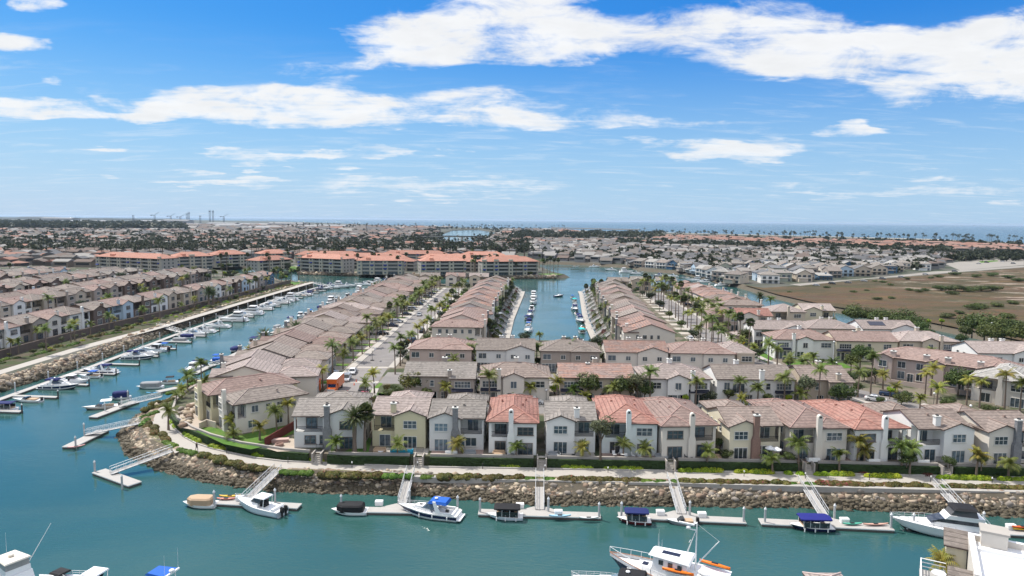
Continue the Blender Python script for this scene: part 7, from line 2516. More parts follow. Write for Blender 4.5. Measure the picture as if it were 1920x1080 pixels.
def walkaround(L_, B):
    o = empty('fishing_boat', (0, 0, 0))
    _, rows, dk = hull(L_, B, .95, 1.55, [M_boot, mat('pale_blue_gelcoat', (.62, .68, .72), .2, .04, 1), M_hullnavy], 'hull', o, 2.1)
    dk.build('deck', [M_gel], o)
    c = MB()
    cab(c, -L_ * .05, L_ * .32, B * .72, 1.1, -L_ * .03, L_ * .2, B * .56, 1.7, 0, B * .22, B * .26)
    c.box(-L_ * .40, -L_ * .36, -B * .42, B * .42, .9, 1.3)
    c.build('cabin', [M_gel], o)
    g_ = MB()
    cab(g_, -L_ * .1, L_ * .14, B * .70, 1.68, -L_ * .1, L_ * .04, B * .62, 2.5, 0, B * .5, B * .5)
    g_.build('windshield', [M_tint], o)
    t = MB()
    cab(t, -L_ * .2, L_ * .07, B * .72, 2.5, -L_ * .19, L_ * .05, B * .66, 2.64)
    for s in (-1, 1):
        t.tube((-L_ * .16, s * B * .33, 1.0), (-L_ * .18, s * B * .33, 2.5), .05, .05, 6)
    t.box(-L_ * .03, L_ * .01, -.25, .25, 2.64, 2.72)
    t.build('hardtop', [M_gel], o)
    for s in (-.42, .42):
        m_ = MB()
        m_.hexa([(-L_ * .5 - .55, s - .2, .75), (-L_ * .5 + .1, s - .2, .75), (-L_ * .5 + .1, s + .2, .75), (-L_ * .5 - .55, s + .2, .75)], [(-L_ * .5 - .45, s - .16, 1.5), (-L_ * .5, s - .16, 1.55), (-L_ * .5, s + .16, 1.55), (-L_ * .5 - .45, s + .16, 1.5)])
        m_.box(-L_ * .5 - .35, -L_ * .5 - .1, s - .08, s + .08, -.5, .76)
        m_.build('outboard_motor', [M_rubber], o)
    r = MB()
    rails(r, rows, 8, .5)
    r.build('bow_rail', [M_alu], o)
    d = MB()
    d.box(-L_ * .15, -L_ * .05, -.5, .5, .95, 1.9)
    d.build('helm_seat', [M_black], o)
    return o
def runabout(L_, B, hullm, cover=None, stripe=M_gel):
    o = empty('runabout', (0, 0, 0))
    _, rows, dk = hull(L_, B, .6, .9, [M_boot, hullm, stripe], 'hull', o, 2.0, stripe=(3,))
    dk.build('deck', [M_gel], o)
    c = MB()
    cab(c, -L_ * .02, L_ * .18, B * .76, .75, -L_ * .05, L_ * .05, B * .68, 1.25, 0, B * .5, B * .5)
    c.build('windshield', [M_tint], o)
    k = MB()
    k.box(-L_ * .36, -L_ * .06, -B * .34, B * .34, .62, .85)
    k.build('seat', [M_tan], o)
    m_ = MB()
    m_.box(-L_ * .5 - .35, -L_ * .5 + .1, -.2, .2, .4, 1.2)
    m_.build('outboard_motor', [M_rubber], o)
    if cover:
        b = MB()
        for s in (-1, 1):
            b.tube((-L_ * .1, s * B * .42, .6), (-L_ * .02, s * B * .38, 1.95), .025, .025, 4)
            b.tube((-L_ * .2, s * B * .42, .6), (-L_ * .3, s * B * .38, 1.9), .025, .025, 4)
        b.build('frame', [M_alu], o)
        b = MB()
        cab(b, -L_ * .32, L_ * .02, B * .82, 1.9, -L_ * .3, L_ * .0, B * .66, 2.08)
        b.build('bimini', [cover], o)
    return o
def flybridge(L_, B, dark=M_black):
    o = empty('flybridge_yacht', (0, 0, 0))
    _, rows, dk = hull(L_, B, 1.2, 1.9, [M_boot, M_gel, M_hullnavy], 'hull', o, 2.0)
    dk.build('deck', [M_gel], o)
    c = MB()
    cab(c, -L_ * .34, L_ * .22, B * .82, 1.3, -L_ * .32, L_ * .10, B * .74, 2.15, 0, B * .40, B * .5)
    cab(c, -L_ * .36, L_ * .02, B * .78, 2.68, -L_ * .36, -L_ * .02, B * .80, 3.3, 0, B * .5, B * .56)
    cab(c, -L_ * .47, -L_ * .43, B * .86, 1.1, -L_ * .47, -L_ * .44, B * .84, 1.7)
    c.box(-L_ * .56, -L_ * .48, -B * .44, B * .44, .3, .45)
    c.build('cabin', [M_gel], o)
    g_ = MB()
    cab(g_, -L_ * .31, L_ * .17, B * .77, 2.14, -L_ * .31, L_ * .04, B * .72, 2.69, 0, B * .44, B * .5)
    g_.build('windows', [M_tint], o)
    s_ = MB()
    cab(s_, -L_ * .30, -L_ * .03, B * .7, 3.28, -L_ * .28, -L_ * .08, B * .6, 4.25, 0, B * .5, B * .5)
    s_.build('bridge_enclosure', [mat('smoked_vinyl', (.10, .10, .105), .25, .2, 2, spec=.5)], o)
    t = MB()
    cab(t, -L_ * .31, -L_ * .05, B * .72, 4.24, -L_ * .27, -L_ * .1, B * .5, 4.5)
    t.build('bimini', [dark], o)
    a = MB()
    for s in (-1, 1):
        a.tube((-L_ * .42, s * B * .38, 2.6), (-L_ * .32, s * B * .36, 4.1), .07, .05, 6)
    a.build('arch', [M_gel], o)
    r = MB()
    rails(r, rows, 6, .65)
    r.build('bow_rail', [M_alu], o)
    w = MB()
    for s in (-1, 1):
        w.add([(-L_ * .16, s * (B * .5 - .02), .95), (L_ * .02, s * (B * .5 - .02), 1.05), (L_ * .02, s * (B * .5 + .005), 1.18), (-L_ * .2, s * (B * .5 + .005), 1.16)], [(0, 1, 2, 3), (3, 2, 1, 0)])
    w.build('porthole', [M_tint], o)
    return o
def trawler():
    L_, B = 14.5, 4.5
    o = empty('trawler_yacht', (0, 0, 0))
    _, rows, dk = hull(L_, B, 1.5, 2.7, [M_boot, M_hullnavy, mat('rust_orange_trim', (.42, .19, .10), .5, .1, 1)], 'hull', o, 2.2, stripe=None)
    dk.build('deck', [M_gel], o)
    b = MB()
    for sg in (-1, 1):
        for i in range(len(rows) - 1):
            p, q = rows[i][4], rows[i + 1][4]
            b.add([(p[0], sg * p[1], p[2] - .06), (q[0], sg * q[1], q[2] - .06), (q[0], sg * q[1], q[2] + .42), (p[0], sg * p[1], p[2] + .42)], [(0, 1, 2, 3), (3, 2, 1, 0)])
            b.tube((p[0], sg * p[1], p[2] + .44), (q[0], sg * q[1], q[2] + .44), .05, .05, 5, 1)
    b.build('bulwark', [M_gel, MATS['rust_orange_trim']], o)
    c = MB()
    cab(c, -6.2, .6, 3.5, 1.4, -6.2, .2, 3.4, 3.3, 0, 3.0, 2.9)
    c.box(-6.9, .3, -1.95, 1.95, 3.31, 3.43)
    cab(c, -2.2, 2.4, 3.2, 2.0, -2.2, 2.1, 3.0, 4.6, 0, 2.0, 1.9)
    cab(c, 2.4, 4.6, 2.2, 2.1, 2.5, 4.3, 1.9, 2.75, 0, 1.5, 1.2)
    c.build('cabin', [M_gel], o)
    r = MB()
    cab(r, -2.6, 2.7, 3.4, 4.61, -2.4, 2.4, 3.1, 4.86, 0, 2.4, 2.1)
    r.build('pilothouse_roof', [M_gel], o)
    g_ = MB()
    for i in range(4):
        x = -5.6 + i * 1.3
        for sg in (-1, 1):
            y = sg * 1.775
            g_.box(x, x + .8, min(y, y * .99), max(y, y * .99), 2.2, 2.9)
    for x in (-1.6, -.4, .8):
        for sg in (-1, 1):
            w_ = 1.6 - (x + 2.2) / 4.6 * .55
            g_.box(x, x + .55, min(sg * w_, sg * (w_ - .03)) - .0, max(sg * w_, sg * (w_ - .03)), 3.7, 4.3)
    g_.build('window', [M_tint], o)
    m_ = MB()
    m_.tube((-2.9, 0, 3.4), (-2.9, 0, 9.6), .11, .07, 8)
    m_.tube((-1.6, .7, 4.8), (-2.9, 0, 8.8), .05, .04, 5)
    m_.tube((-1.6, -.7, 4.8), (-2.9, 0, 8.8), .05, .04, 5)
    m_.tube((-2.1, -.35, 7.0), (-2.1, .35, 7.0), .04, .04, 5)
    m_.tube((-3.0, 0, 4.2), (-5.6, 0, 7.8), .08, .06, 6)
    m_.tube((-5.6, 0, 7.8), (-2.9, 0, 9.4), .015, .015, 4)
    m_.build('mast', [M_white], o)
    q = MB()
    q.box(-2.6, -.7, -.12, .12, 9.05, 9.25)
    q.ell((-1.9, 0, 8.75), (.3, .3, .18), 10, 5)
    q.box(-2.95, -1.6, -.05, .05, 8.5, 8.6)
    q.build('radar', [M_gel], o)
    e = MB()
    for (x, y, h_) in ((1.7, .4, 2.4), (1.4, .8, 1.6), (1.8, -.3, 2.7), (1.5, -.7, 1.2)):
        e.tube((x, y, 4.85), (x, y, 4.85 + h_), .025, .012, 4)
    e.build('antenna', [M_white], o)
    d = MB()
    d.ell((-4.7, .5, 3.75), (1.5, .62, .36), 12, 6)
    d.build('dinghy', [M_gel], o)
    s_ = MB()
    s_.box(-1.0, 1.2, -.4, .4, 4.862, 4.90)
    s_.box(3.0, 3.7, -.4, .4, 2.75, 2.82)
    s_.build('solar_panel', [M_solar], o)
    r = MB()
    for sg in (-1, 1):
        prev = None
        for i in range(7, len(rows)):
            x, y, z = rows[i][4]
            tp = Vector((x, sg * y * .97, z + 1.15))
            r.tube((x, sg * y * .97, z + .4), tp, .03, .03, 4)
            if prev is not None:
                r.tube(prev, tp, .03, .03, 4)
            prev = tp
    r.build('bow_rail', [M_white], o)
    return o
def sportfisher():
    L_, B = 11.5, 4.0
    o = empty('sportfishing_boat', (0, 0, 0))
    _, rows, dk = hull(L_, B, 1.0, 1.9, [M_boot, M_gel, M_gel], 'hull', o, 2.1)
    dk.build('deck', [M_gel], o)
    c = MB()
    cab(c, -2.4, 2.6, 3.3, 1.3, -2.2, 1.4, 2.9, 2.7, 0, 1.6, 2.0)
    cab(c, -2.0, 1.0, 2.8, 2.71, -2.0, .9, 2.7, 3.4, 0, 2.1, 2.1)
    c.build('cabin', [M_gel], o)
    g_ = MB()
    cab(g_, -1.9, .9, 2.65, 3.39, -1.8, .5, 2.5, 4.25, 0, 2.1, 2.0)
    g_.build('bridge_enclosure', [mat('clear_vinyl', (.30, .30, .29), .2, .3, 1.5, spec=.5)], o)
    t = MB()
    cab(t, -2.2, 1.3, 2.9, 4.26, -2.1, 1.1, 2.7, 4.42, 0, 2.4, 2.2)
    t.ell((-.4, 0, 4.6), (.35, .35, .2), 10, 5)
    t.build('hardtop', [mat('cream_gelcoat', (.72, .66, .56), .3, .04, 1)], o)
    r = MB()
    r.tube((-.5, 1.6, 2.6), (-2.6, 2.6, 8.0), .05, .025, 5)
    r.tube((-.5, -1.6, 2.6), (-2.2, -3.8, 7.6), .05, .025, 5)
    r.tube((-.3, .4, 4.4), (-.3, .4, 7.6), .02, .01, 4)
    r.build('outrigger', [M_white], o)
    w = MB()
    for sg in (-1, 1):
        w.add([(-1.6, sg * 1.62, 1.75), (1.2, sg * 1.35, 1.75), (.8, sg * 1.36, 2.4), (-1.5, sg * 1.56, 2.4)], [(0, 1, 2, 3), (3, 2, 1, 0)])
    w.build('window', [M_navy], o)
    return o
def rib_top(L_, B, top):
    """centre console with a coloured T-top, radar dome and whip aerials"""
    o = empty('console_boat', (0, 0, 0))
    _, rows, dk = hull(L_, B, .9, 1.4, [M_boot, M_gel, M_hullnavy], 'hull', o, 2.1)
    dk.build('deck', [M_gel], o)
    c = MB()
    cab(c, -.6, 1.4, 1.2, .9, -.5, .9, 1.0, 2.0)
    cab(c, 1.4, 2.8, 1.5, .95, 1.5, 2.6, 1.2, 1.35)
    c.build('console', [M_gel], o)
    t = MB()
    for s in (-1, 1):
        t.tube((-1.3, s * 1.0, .9), (-1.2, s * 1.0, 2.75), .05, .05, 6)
        t.tube((.9, s * .9, .9), (.7, s * .9, 2.75), .05, .05, 6)
    t.box(-1.75, -1.55, -1.2, 1.2, 2.75, 2.95)
    t.ell((-1.65, 0, 3.15), (.35, .35, .22), 10, 5)
    t.tube((-1.6, -1.1, 2.9), (-1.6, -1.1, 5.6), .02, .01, 4)
    t.tube((-1.6, 1.1, 2.9), (-1.6, 1.1, 5.6), .02, .01, 4)
    t.build('frame', [M_gel], o)
    k = MB()
    cab(k, -1.5, 1.5, 2.4, 2.6, -1.5, 1.1, 2.3, 2.9, 0, 2.0, 1.9)
    k.build('canvas_top', [top], o)
    return o
def sail_boat():
    o = empty('sailing_boat', (0, 0, 0))
    _, rows, dk = hull(7.5, 2.4, .8, 1.1, [M_boot, M_hullnavy, M_gel], 'hull', o, 1.7)
    dk.build('deck', [M_gel], o)
    c = MB()
    cab(c, -.4, 2.2, 1.6, .85, -.3, 1.8, 1.3, 1.3, 0, 1.0, .8)
    c.build('cabin', [M_gel], o)
    m_ = MB()
    m_.tube((.9, 0, .9), (.9, 0, 11), .07, .04, 6)
    m_.tube((.9, 0, 1.9), (-2.8, 0, 2.0), .06, .05, 6)
    m_.build('mast', [M_alu], o)
    return o
def boat_at(o, px, py, hd, label, cat='boat', group=None, dz=0.0):
    x, y = W(px, py, 0)
    o.location = (x, y, dz)
    o.rotation_euler = (0, 0, R(hd))
    return tag(o, label, cat, group)
boat_at(covered_boat(5.1, 2.5, M_tan), 376, 949, 178, 'small white boat under a boxy tan cover at the left end of its dock')
boat_at(walkaround(8.9, 3.0), 488, 958, 158, 'white fishing boat with hardtop and two black outboard motors')
boat_at(covered_boat(5.4, 2.5, M_black), 657, 962, 180, 'small white boat under a black cover')
boat_at(express_cruiser(9.6, 3.2, M_hullnavy, M_blue), 806, 967, 166, 'white cruiser with navy hull band and bright blue canvas top')
boat_at(canopy_boat(5.4, 2.2, M_black, mat('pale_blue_gelcoat', (.62, .68, .72), .2, .04, 1), M_gel, M_tint), 948, 972, 178, 'pale blue electric launch with black canopy and dark side curtains')
boat_at(canopy_boat(4.9, 2.1, M_navy, M_hullred), 1190, 980, 175, 'maroon electric launch with navy blue canopy and white fenders')
boat_at(runabout(4.4, 1.7, M_grey), 1279, 982, 178, 'low grey dinghy tied in front of the dock boxes', dz=-.18)
boat_at(canopy_boat(6.2, 2.4, mat('bright_navy_canvas', (.012, .016, .16), .8, .2, 3), M_hullnavy), 1522, 992, 178, 'navy hulled electric launch under a bright navy canopy')
boat_at(flybridge(13.2, 4.4), 1768, 1000, 168, 'big white flybridge yacht with black bridge canopy beside the white roofed building')
boat_at(trawler(), 1258, 1108, 152, 'navy hulled trawler yacht with white mast, orange kayaks and pilothouse', dz=0)
boat_at(express_cruiser(10.5, 3.6, M_gel, M_black), 1158, 1112, 164, 'white cruiser bow with black canvas in front of the trawler')
boat_at(sportfisher(), 22, 1106, 150, 'white sportfishing boat with enclosed bridge and two long outriggers')
boat_at(walkaround(8.6, 3.0), 172, 1108, 168, 'white hardtop boat at the lower edge with black outboards on the right')
boat_at(runabout(5.4, 2.1, M_gel, M_black), 106, 1098, 160, 'small boat with a thin black bimini between two white boats')
boat_at(rib_top(7.6, 2.6, M_blue), 303, 1112, 165, 'centre console boat with bright blue top and white radar dome')
boat_at(runabout(7.2, 2.5, mat('pinkish_gelcoat', (.60, .50, .45), .2, .05, 1), M_white), 190, 766, 205, 'pale pinkish cuddy boat with white bimini at the bend dock')
boat_at(covered_boat(4.6, 2.4, M_navy, M_gel, 1.5), 226, 748, 200, 'white boat under a tall navy cover at the bend dock')
boat_at(covered_boat(6.4, 2.6, M_grey, M_gel, 1.3), 282, 728, 190, 'pontoon boat under pale grey cover behind the corner houses')
boat_at(runabout(6.2, 2.3, M_gel, M_black), 312, 720, 200, 'boat with black bimini behind the corner houses')
boat_at(covered_boat(5.6, 2.5, M_navy, M_gel, 1.7), 374, 688, 190, 'boat under navy blue cover tied behind the row houses')
boat_at(covered_boat(5.2, 2.4, M_blue, M_gel, 1.3), 411, 680, 190, 'boat under bright blue cover beside a white ramp')
boat_at(sail_boat(), 1048, 556, 40, 'small sailing boat with a bare mast anchored in the lagoon')
for k, (px, py, L_, B, c, z, lab) in enumerate(((431, 931, 3.4, .8, (.75, .42, .02), .75, 'yellow kayak on the left dock'), (424, 936, 3.0, .75, (.62, .25, .2), .6, 'salmon kayak beside the yellow kayak'), (1050, 968, 3.4, .75, (.35, .58, .72), .62, 'pale blue kayak lying on the dock'), (1104, 972, 3.0, .6, (.72, .72, .7), .58, 'white paddle board on the dock beside the pale blue kayak'), (1598, 983, 3.0, .7, (.10, .42, .30), .62, 'green kayak on the dock'), (1642, 984, 3.9, .7, (.62, .36, .28), .62, 'peach coloured kayak on the dock'), (143, 838, 3.0, .8, (.65, .35, .33), .62, 'pink kayak at the tip of the bend dock'), (1918, 989, 3.4, .8, (.65, .12, .03), .95, 'orange kayak above a yellow one at the right edge'), (1920, 993, 3.4, .8, (.7, .45, .03), .66, 'yellow kayak under the orange one at the right edge'), (285, 737, 3.0, .7, (.05, .35, .6), .62, 'bright blue board on the dock behind the corner houses'))):
    x, y = W(px, py, z)
    mb = MB()
    n = 13
    vs = []
    for i in range(n):
        t = -1 + 2 * i / (n - 1)
        w = B / 2 * max(.04, (1 - t * t) ** .8)
        zz = .12 * t * t
        vs += [(t * L_ / 2, -w, .12 + zz), (t * L_ / 2, 0, .22 + zz), (t * L_ / 2, w, .12 + zz), (t * L_ / 2, 0, -.06 + zz)]
    mb.add(vs, [(i * 4 + a, (i + 1) * 4 + a, (i + 1) * 4 + (a + 1) % 4, i * 4 + (a + 1) % 4) for i in range(n - 1) for a in range(4)], 0, True)
    mb.box(-.35, .35, -B * .22, B * .22, .14, .235, 1)
    o = mb.build('kayak', [mat('kayak_%d' % k, c, .4, .08, 2), M_rubber], None, (x, y, z), R(3 if k != 6 else 35))
    tag(o, lab, 'kayak')
for k, (x, y, z, a) in enumerate(((-1.2, 1.75, 3.55, 4), (-4.9, -1.6, 3.85, -6))):
    th = R(152)
    bx, by = W(1258, 1108, 0)
    mb = MB()
    n = 13
    vs = []
    for i in range(n):
        t = -1 + 2 * i / (n - 1)
        w = .42 * max(.04, (1 - t * t) ** .8)
        vs += [(t * 1.9, -w, .2), (t * 1.9, 0, .34), (t * 1.9, w, .2), (t * 1.9, 0, -.06)]
    mb.add(vs, [(i * 4 + q, (i + 1) * 4 + q, (i + 1) * 4 + (q + 1) % 4, i * 4 + (q + 1) % 4) for i in range(n - 1) for q in range(4)], 0, True)
    mb.box(-.4, .4, -.14, .14, .2, .36, 1)
    o = mb.build('kayak', [mat('kayak_orange', (.75, .17, .01), .4, .08, 2), M_rubber], None, (bx + x * math.cos(th) - y * math.sin(th), by + x * math.sin(th) + y * math.cos(th), z), th + R(a))
    tag(o, 'orange kayak carried on the %s side of the trawler' % ('near' if k == 0 else 'far'), 'kayak')
# dock boxes
for (px, py) in ((711, 947), (975, 952), (1047, 965), (1238, 965), (1316, 969), (1583, 980), (1508, 976), (1895, 992), (450, 938)):
    x, y = W(px, py, .5)
    o = empty('dock_box', (x, y, .5))
    mb = MB()
    cab(mb, -.6, .6, .7, 0, -.62, .62, .74, .62)
    mb.build('box', [M_white], o)
    mb = MB()
    cab(mb, -.66, .66, .8, .625, -.6, .6, .6, .78)
    mb.build('lid', [M_white], o)
    tag(o, None, 'dock box', 'white dock boxes')
    PENDING.setdefault(('white dock boxes', 'on the promenade docks'), []).append((px, 'white dock storage box', o))
# boats of the west bank and the lagoon: copies of a few kinds
KB = {'cr': lambda: express_cruiser(9.8, 3.2, M_hullnavy, M_navy), 'cw': lambda: express_cruiser(10.5, 3.4, M_gel, None), 'cv': lambda: covered_boat(6.0, 2.5, M_navy), 'ct': lambda: covered_boat(6.2, 2.5, M_grey), 'du': lambda: canopy_boat(5.8, 2.3, M_navy, M_gel), 'rb': lambda: runabout(6.4, 2.3, M_gel, M_blue), 'rw': lambda: runabout(7.0, 2.4, M_gel), 'fb': lambda: flybridge(12.5, 4.0, M_gel), 'wa': lambda: walkaround(8.6, 2.9), 'dt': lambda: canopy_boat(5.6, 2.2, M_teal, M_gel)}
BWORD = dict(cr='navy banded cruiser', cw='open white cruiser', cv='boat under navy cover', ct='boat under grey cover', du='launch with navy canopy', rb='runabout with blue bimini', rw='white runabout', fb='white flybridge yacht', wa='white hardtop fishing boat', dt='launch with teal canopy')
KMADE = {}
def copy_boat(k, x, y, hd, group, where):
    if k not in KMADE:
        KMADE[k] = KB[k]()
        o = KMADE[k]
    else:
        o = copy_tree(KMADE[k])
    o.location = (x, y, 0)
    o.rotation_euler = (0, 0, R(hd))
    tag(o, None, 'boat', group)
    PENDING.setdefault((group, where), []).append((px_of(x, y)[0], BWORD[k], o))
    return o
rb = random.Random(77)
seq = ['du', 'cv', 'du', 'rw', 'wa', 'cr', 'cr', 'rb', 'cw', 'rw', 'cw', 'cr', 'rb', 'wa', 'ct', 'cv', 'cw', 'cv', 'ct', 'cw', 'rw', 'cw', 'fb', 'cw', 'cw', 'rw', 'cw', 'fb', 'cw', 'rw', 'cw', 'wa', 'cw', 'rw', 'fb', 'cw', 'rw', 'cr', 'cw', 'rw']
j = 0
for k, (x, y, hd) in enumerate(FING):
    for s in (2.6, -2.6):
        if (k == 0 and s < 0) or rb.random() < (.38 if k < 14 else .15):
            j += 1
            continue
        y_ = y + s - .7
        copy_boat(seq[j % len(seq)], x + rb.uniform(6.5, 7.6), y_, 180 + rb.uniform(-3, 3) if rb.random() < .7 else rb.uniform(-3, 3), 'boats at the west finger docks', 'at the west finger docks')
        j += 1
for k in range(9):
    copy_boat(['cw', 'fb', 'cw', 'rw', 'cw', 'wa', 'fb', 'cw', 'cr'][k], -118 + k * 3.4 + rb.uniform(-1, 1), 448 + k * 5.5, rb.choice([0, 180]) + rb.uniform(-10, 10), 'boats at the end dock', 'off the tip of the west bank')
for k in range(15):
    y = 200 + k * 16.2 + rb.uniform(-2, 2)
    xe = -88.5 - (2.6 if 250 < y < 380 else 0)
    copy_boat(['wa', 'rb', 'cv', 'du', 'rw', 'ct', 'cr', 'wa', 'rb', 'cv', 'fb', 'cw', 'wa', 'rw', 'fb', 'cw', 'fb', 'rw', 'cw'][k], xe - 6.6 + rb.uniform(-.4, .4), y, rb.choice([90, 88, 92, 270]), 'boats on the east side of the west channel', 'behind the street row')
for k, (px, py) in enumerate(((974, 636), (979, 622), (980, 612), (982, 603), (984, 593), (988, 582), (991, 570), (992, 560), (978, 600))):
    x, y = W(px, py, 0)
    copy_boat(['rw', 'cw', 'dt' if False else 'rb', 'cv', 'cr', 'wa', 'fb', 'fb', 'du'][k], x + 2.5, y, rb.choice([85, 265]), 'boats on the left side of the lagoon', 'at the left lagoon dock')
for k, (px, py) in enumerate(((1098, 625), (1095, 604), (1091, 596), (1087, 590), (1084, 582), (1082, 566), (1079, 560), (1096, 640), (1083, 574), (1100, 616))):
    x, y = W(px, py, 0)
    copy_boat(['dt', 'cr', 'du', 'rw', 'cr', 'dt', 'rb', 'rw', 'ct', 'rw'][k], x - 1.5, y, rb.choice([95, 275]), 'boats on the right side of the lagoon', 'at the right lagoon dock')
for k, (px, py) in enumerate(((1150, 507), (1165, 508), (1180, 511), (1196, 514), (1215, 516), (1240, 518), (1265, 519), (1290, 521), (1308, 527), (1325, 530), (1345, 532), (1360, 536), (1335, 527), (1020, 490), (1040, 493), (1085, 500), (1120, 501), (1385, 560), (1360, 548), (1205, 511))):
    x, y = W(px, py, 0)
    copy_boat(['cw', 'rw', 'fb', 'cw', 'rw', 'cr', 'cw', 'rw', 'fb', 'cw', 'rw', 'cw', 'cr', 'rw', 'cw', 'rw', 'cw', 'wa', 'cr', 'rw'][k], x - 3, y - 2, rb.uniform(-20, 20) + rb.choice([0, 180]), 'boats along the far shore', 'along the far shore')
for k in range(26):
    x, y = rb.uniform(-150, -70), rb.uniform(1400, 1900)
    if inside((x, y), HARBOUR):
        copy_boat(rb.choice(['cw', 'fb', 'cr']), x, y, rb.uniform(0, 360), 'boats in the far harbour', 'in the far harbour beyond the bridge')
settle_labels()
PENDING.clear()
# ------------------------------------------------------------------ the white roofed building at the lower right
sheet('near_shore_ground', [[(24, 20), (140, 20), (140, 72), (70, 76), (47, 76), (24, 66)]], 2.2, M_pen)
o = empty('flat_roofed_house', (0, 0, 0))
a, b = W(1815, 1000, 8.6), W(1925, 1022, 8.6)
u = Vector((b[0] - a[0], b[1] - a[1], 0)).normalized()
v_ = Vector((u.y, -u.x, 0))
def bl(s, t):
    p = Vector((a[0], a[1], 0)) + u * s + v_ * t
    return (p.x, p.y)
mb = MB()
mb.prism([bl(0, 0), bl(26, 0), bl(26, 20), bl(0, 20)], 0.5, 8.0, 0, 1)
mb.prism([bl(0, -.02), bl(26, -.02), bl(26, .5), bl(0, .5)], 7.9, 8.75, 0, 1)
mb.prism([bl(-.02, .52), bl(.6, .52), bl(.6, 11.5), bl(-.02, 11.5)], 7.9, 8.7, 0, 1)
mb.build('wall', [mat('roof_membrane_white', (.74, .75, .77), .6, .05, .4), WALLS['bone']], o)
mb = MB()
mb.prism([bl(.62, 2.8), bl(26, 2.2), bl(26, 2.9), bl(.62, 3.4)], 8.0, 8.35)
for (s, t) in ((8, 5), (9, 6), (8.4, 7), (7.5, 6.4), (10, 4.6)):
    mb.prism([bl(s, t), bl(s + .35, t), bl(s + .35, t + .3), bl(s, t + .3)], 8.0, 8.3)
mb.build('roof_upstand', [M_white], o)
mb = MB()
mb.prism([bl(1.2, -.7), bl(3.8, -.7), bl(3.8, 1.6), bl(1.2, 1.6)], 5.0, 9.7, 0)
mb.prism([bl(1.05, -.85), bl(3.95, -.85), bl(3.95, 1.75), bl(1.05, 1.75)], 9.7, 9.95, 1)
mb.build('chimney', [WALLS['bone'], M_conc], o)
h = House()
c = bl(-1.2, 2.4)
ex = math.atan2(u.y, u.x)
tw = empty('tower', (0, 0, 0))
bpy.data.objects.remove(tw)
mb = MB()
p4 = [bl(-2.2, -.4), bl(-.1, -.4), bl(-.1, 2.0), bl(-2.2, 2.0)]
mb.prism(p4, .5, 7.3)
mb.build('tower_wall', [WALLS['cream'], ], o)
mb = MB()
q0, q1, q2, q3 = bl(-2.5, 2.4), bl(0.05, 2.4), bl(0.05, -.6), bl(-2.5, -.6)
mb.add([(*q0, 7.5), (*q1, 7.5), (*q2, 8.6), (*q3, 8.6)], [(0, 1, 2, 3)], 0)
mb.add([(*q0, 7.35), (*q1, 7.35), (*q2, 8.45), (*q3, 8.45)], [(3, 2, 1, 0)], 1)
mb.add([(*q0, 7.35), (*q1, 7.35), (*q1, 7.5), (*q0, 7.5), (*q3, 8.45), (*q3, 8.6)], [(0, 1, 2, 3), (4, 0, 3, 5)], 1)
mb.prism([bl(-2.3, -.55), bl(-.1, -.55), bl(-.1, -.4), bl(-2.3, -.4)], 7.0, 8.44, 1)
mb.build('tiled_roof', [ROOFS['taupe'], M_fascia], o)
mb = MB()
q0, q1, q2, q3 = bl(-2.4, 14.5), bl(3.6, 14.5), bl(3.6, 9.2), bl(-2.4, 9.2)
mb.add([(*q0, 5.9), (*q1, 5.9), (*q2, 8.0), (*q3, 8.0)], [(0, 1, 2, 3)], 0)
mb.build('lower_tiled_roof', [ROOFS['taupe'], M_fascia], o)
mb = MB()
pp = [bl(-4.8, 5.0), bl(-4.8, 14)]
for zz in (5.4, 5.9, 6.35):
    mb.tube((*pp[0], zz), (*pp[1], zz), .06, .06, 5)
    mb.tube((*bl(-4.8, 5.0), zz), (*bl(-2.3, 5.0), zz), .06, .06, 5)
for i in range(8):
    p = bl(-4.8, 5 + i * 1.28)
    mb.tube((*p, 5.0), (*p, 6.4), .07, .07, 5)
mb.build('balcony_railing', [M_white], o)
mb = MB()
mb.prism([bl(-4.9, 4.9), bl(-2.25, 4.9), bl(-2.25, 14), bl(-4.9, 14)], 4.8, 5.0)
mb.build('balcony_floor', [M_dock], o)
tag(o, 'flat white roofed house with tan tiled tower at the lower right corner', 'house')
# table on its balcony
p = bl(-3.0, 6.6)
o = empty('patio_table', (*p, 5.0))
mb = MB()
mb.lathe([(.75, .70), (.75, .76)], 14)
mb.build('table_top', [M_white], o)
mb = MB()
mb.lathe([(.3, 0), (.06, .05), (.05, .70)], 8)
mb.build('pedestal', [M_white], o)
tag(o, 'round white table on the balcony of the flat roofed house', 'table')
h = House()
h.block(-1.6, 1.6, -4, 1.6, 0, 5.4)
h.hip(-1.6, 1.6, -4, 1.6, 5.4, .36)
h.win(0, 1.6, 1, 2, 1.4, 2)
o = emit(h, 'shore_house', 'cream', 'pink', 1)
p = W(1553, 1085, 7.8)
o.location = (p[0], p[1] - .5, 2.2)
tag(o, 'tip of a pinkish tiled roof peeking in at the lower edge', 'house')
x, y = W(1762, 1064, 4.5)
oo = palm_at(x, y, 2.2, ('y', 1, 0), 'palm on the near shore', 'leaning over the water beside the flat roofed house')
oo.location.z = 1.6
settle_labels()
PENDING.clear()
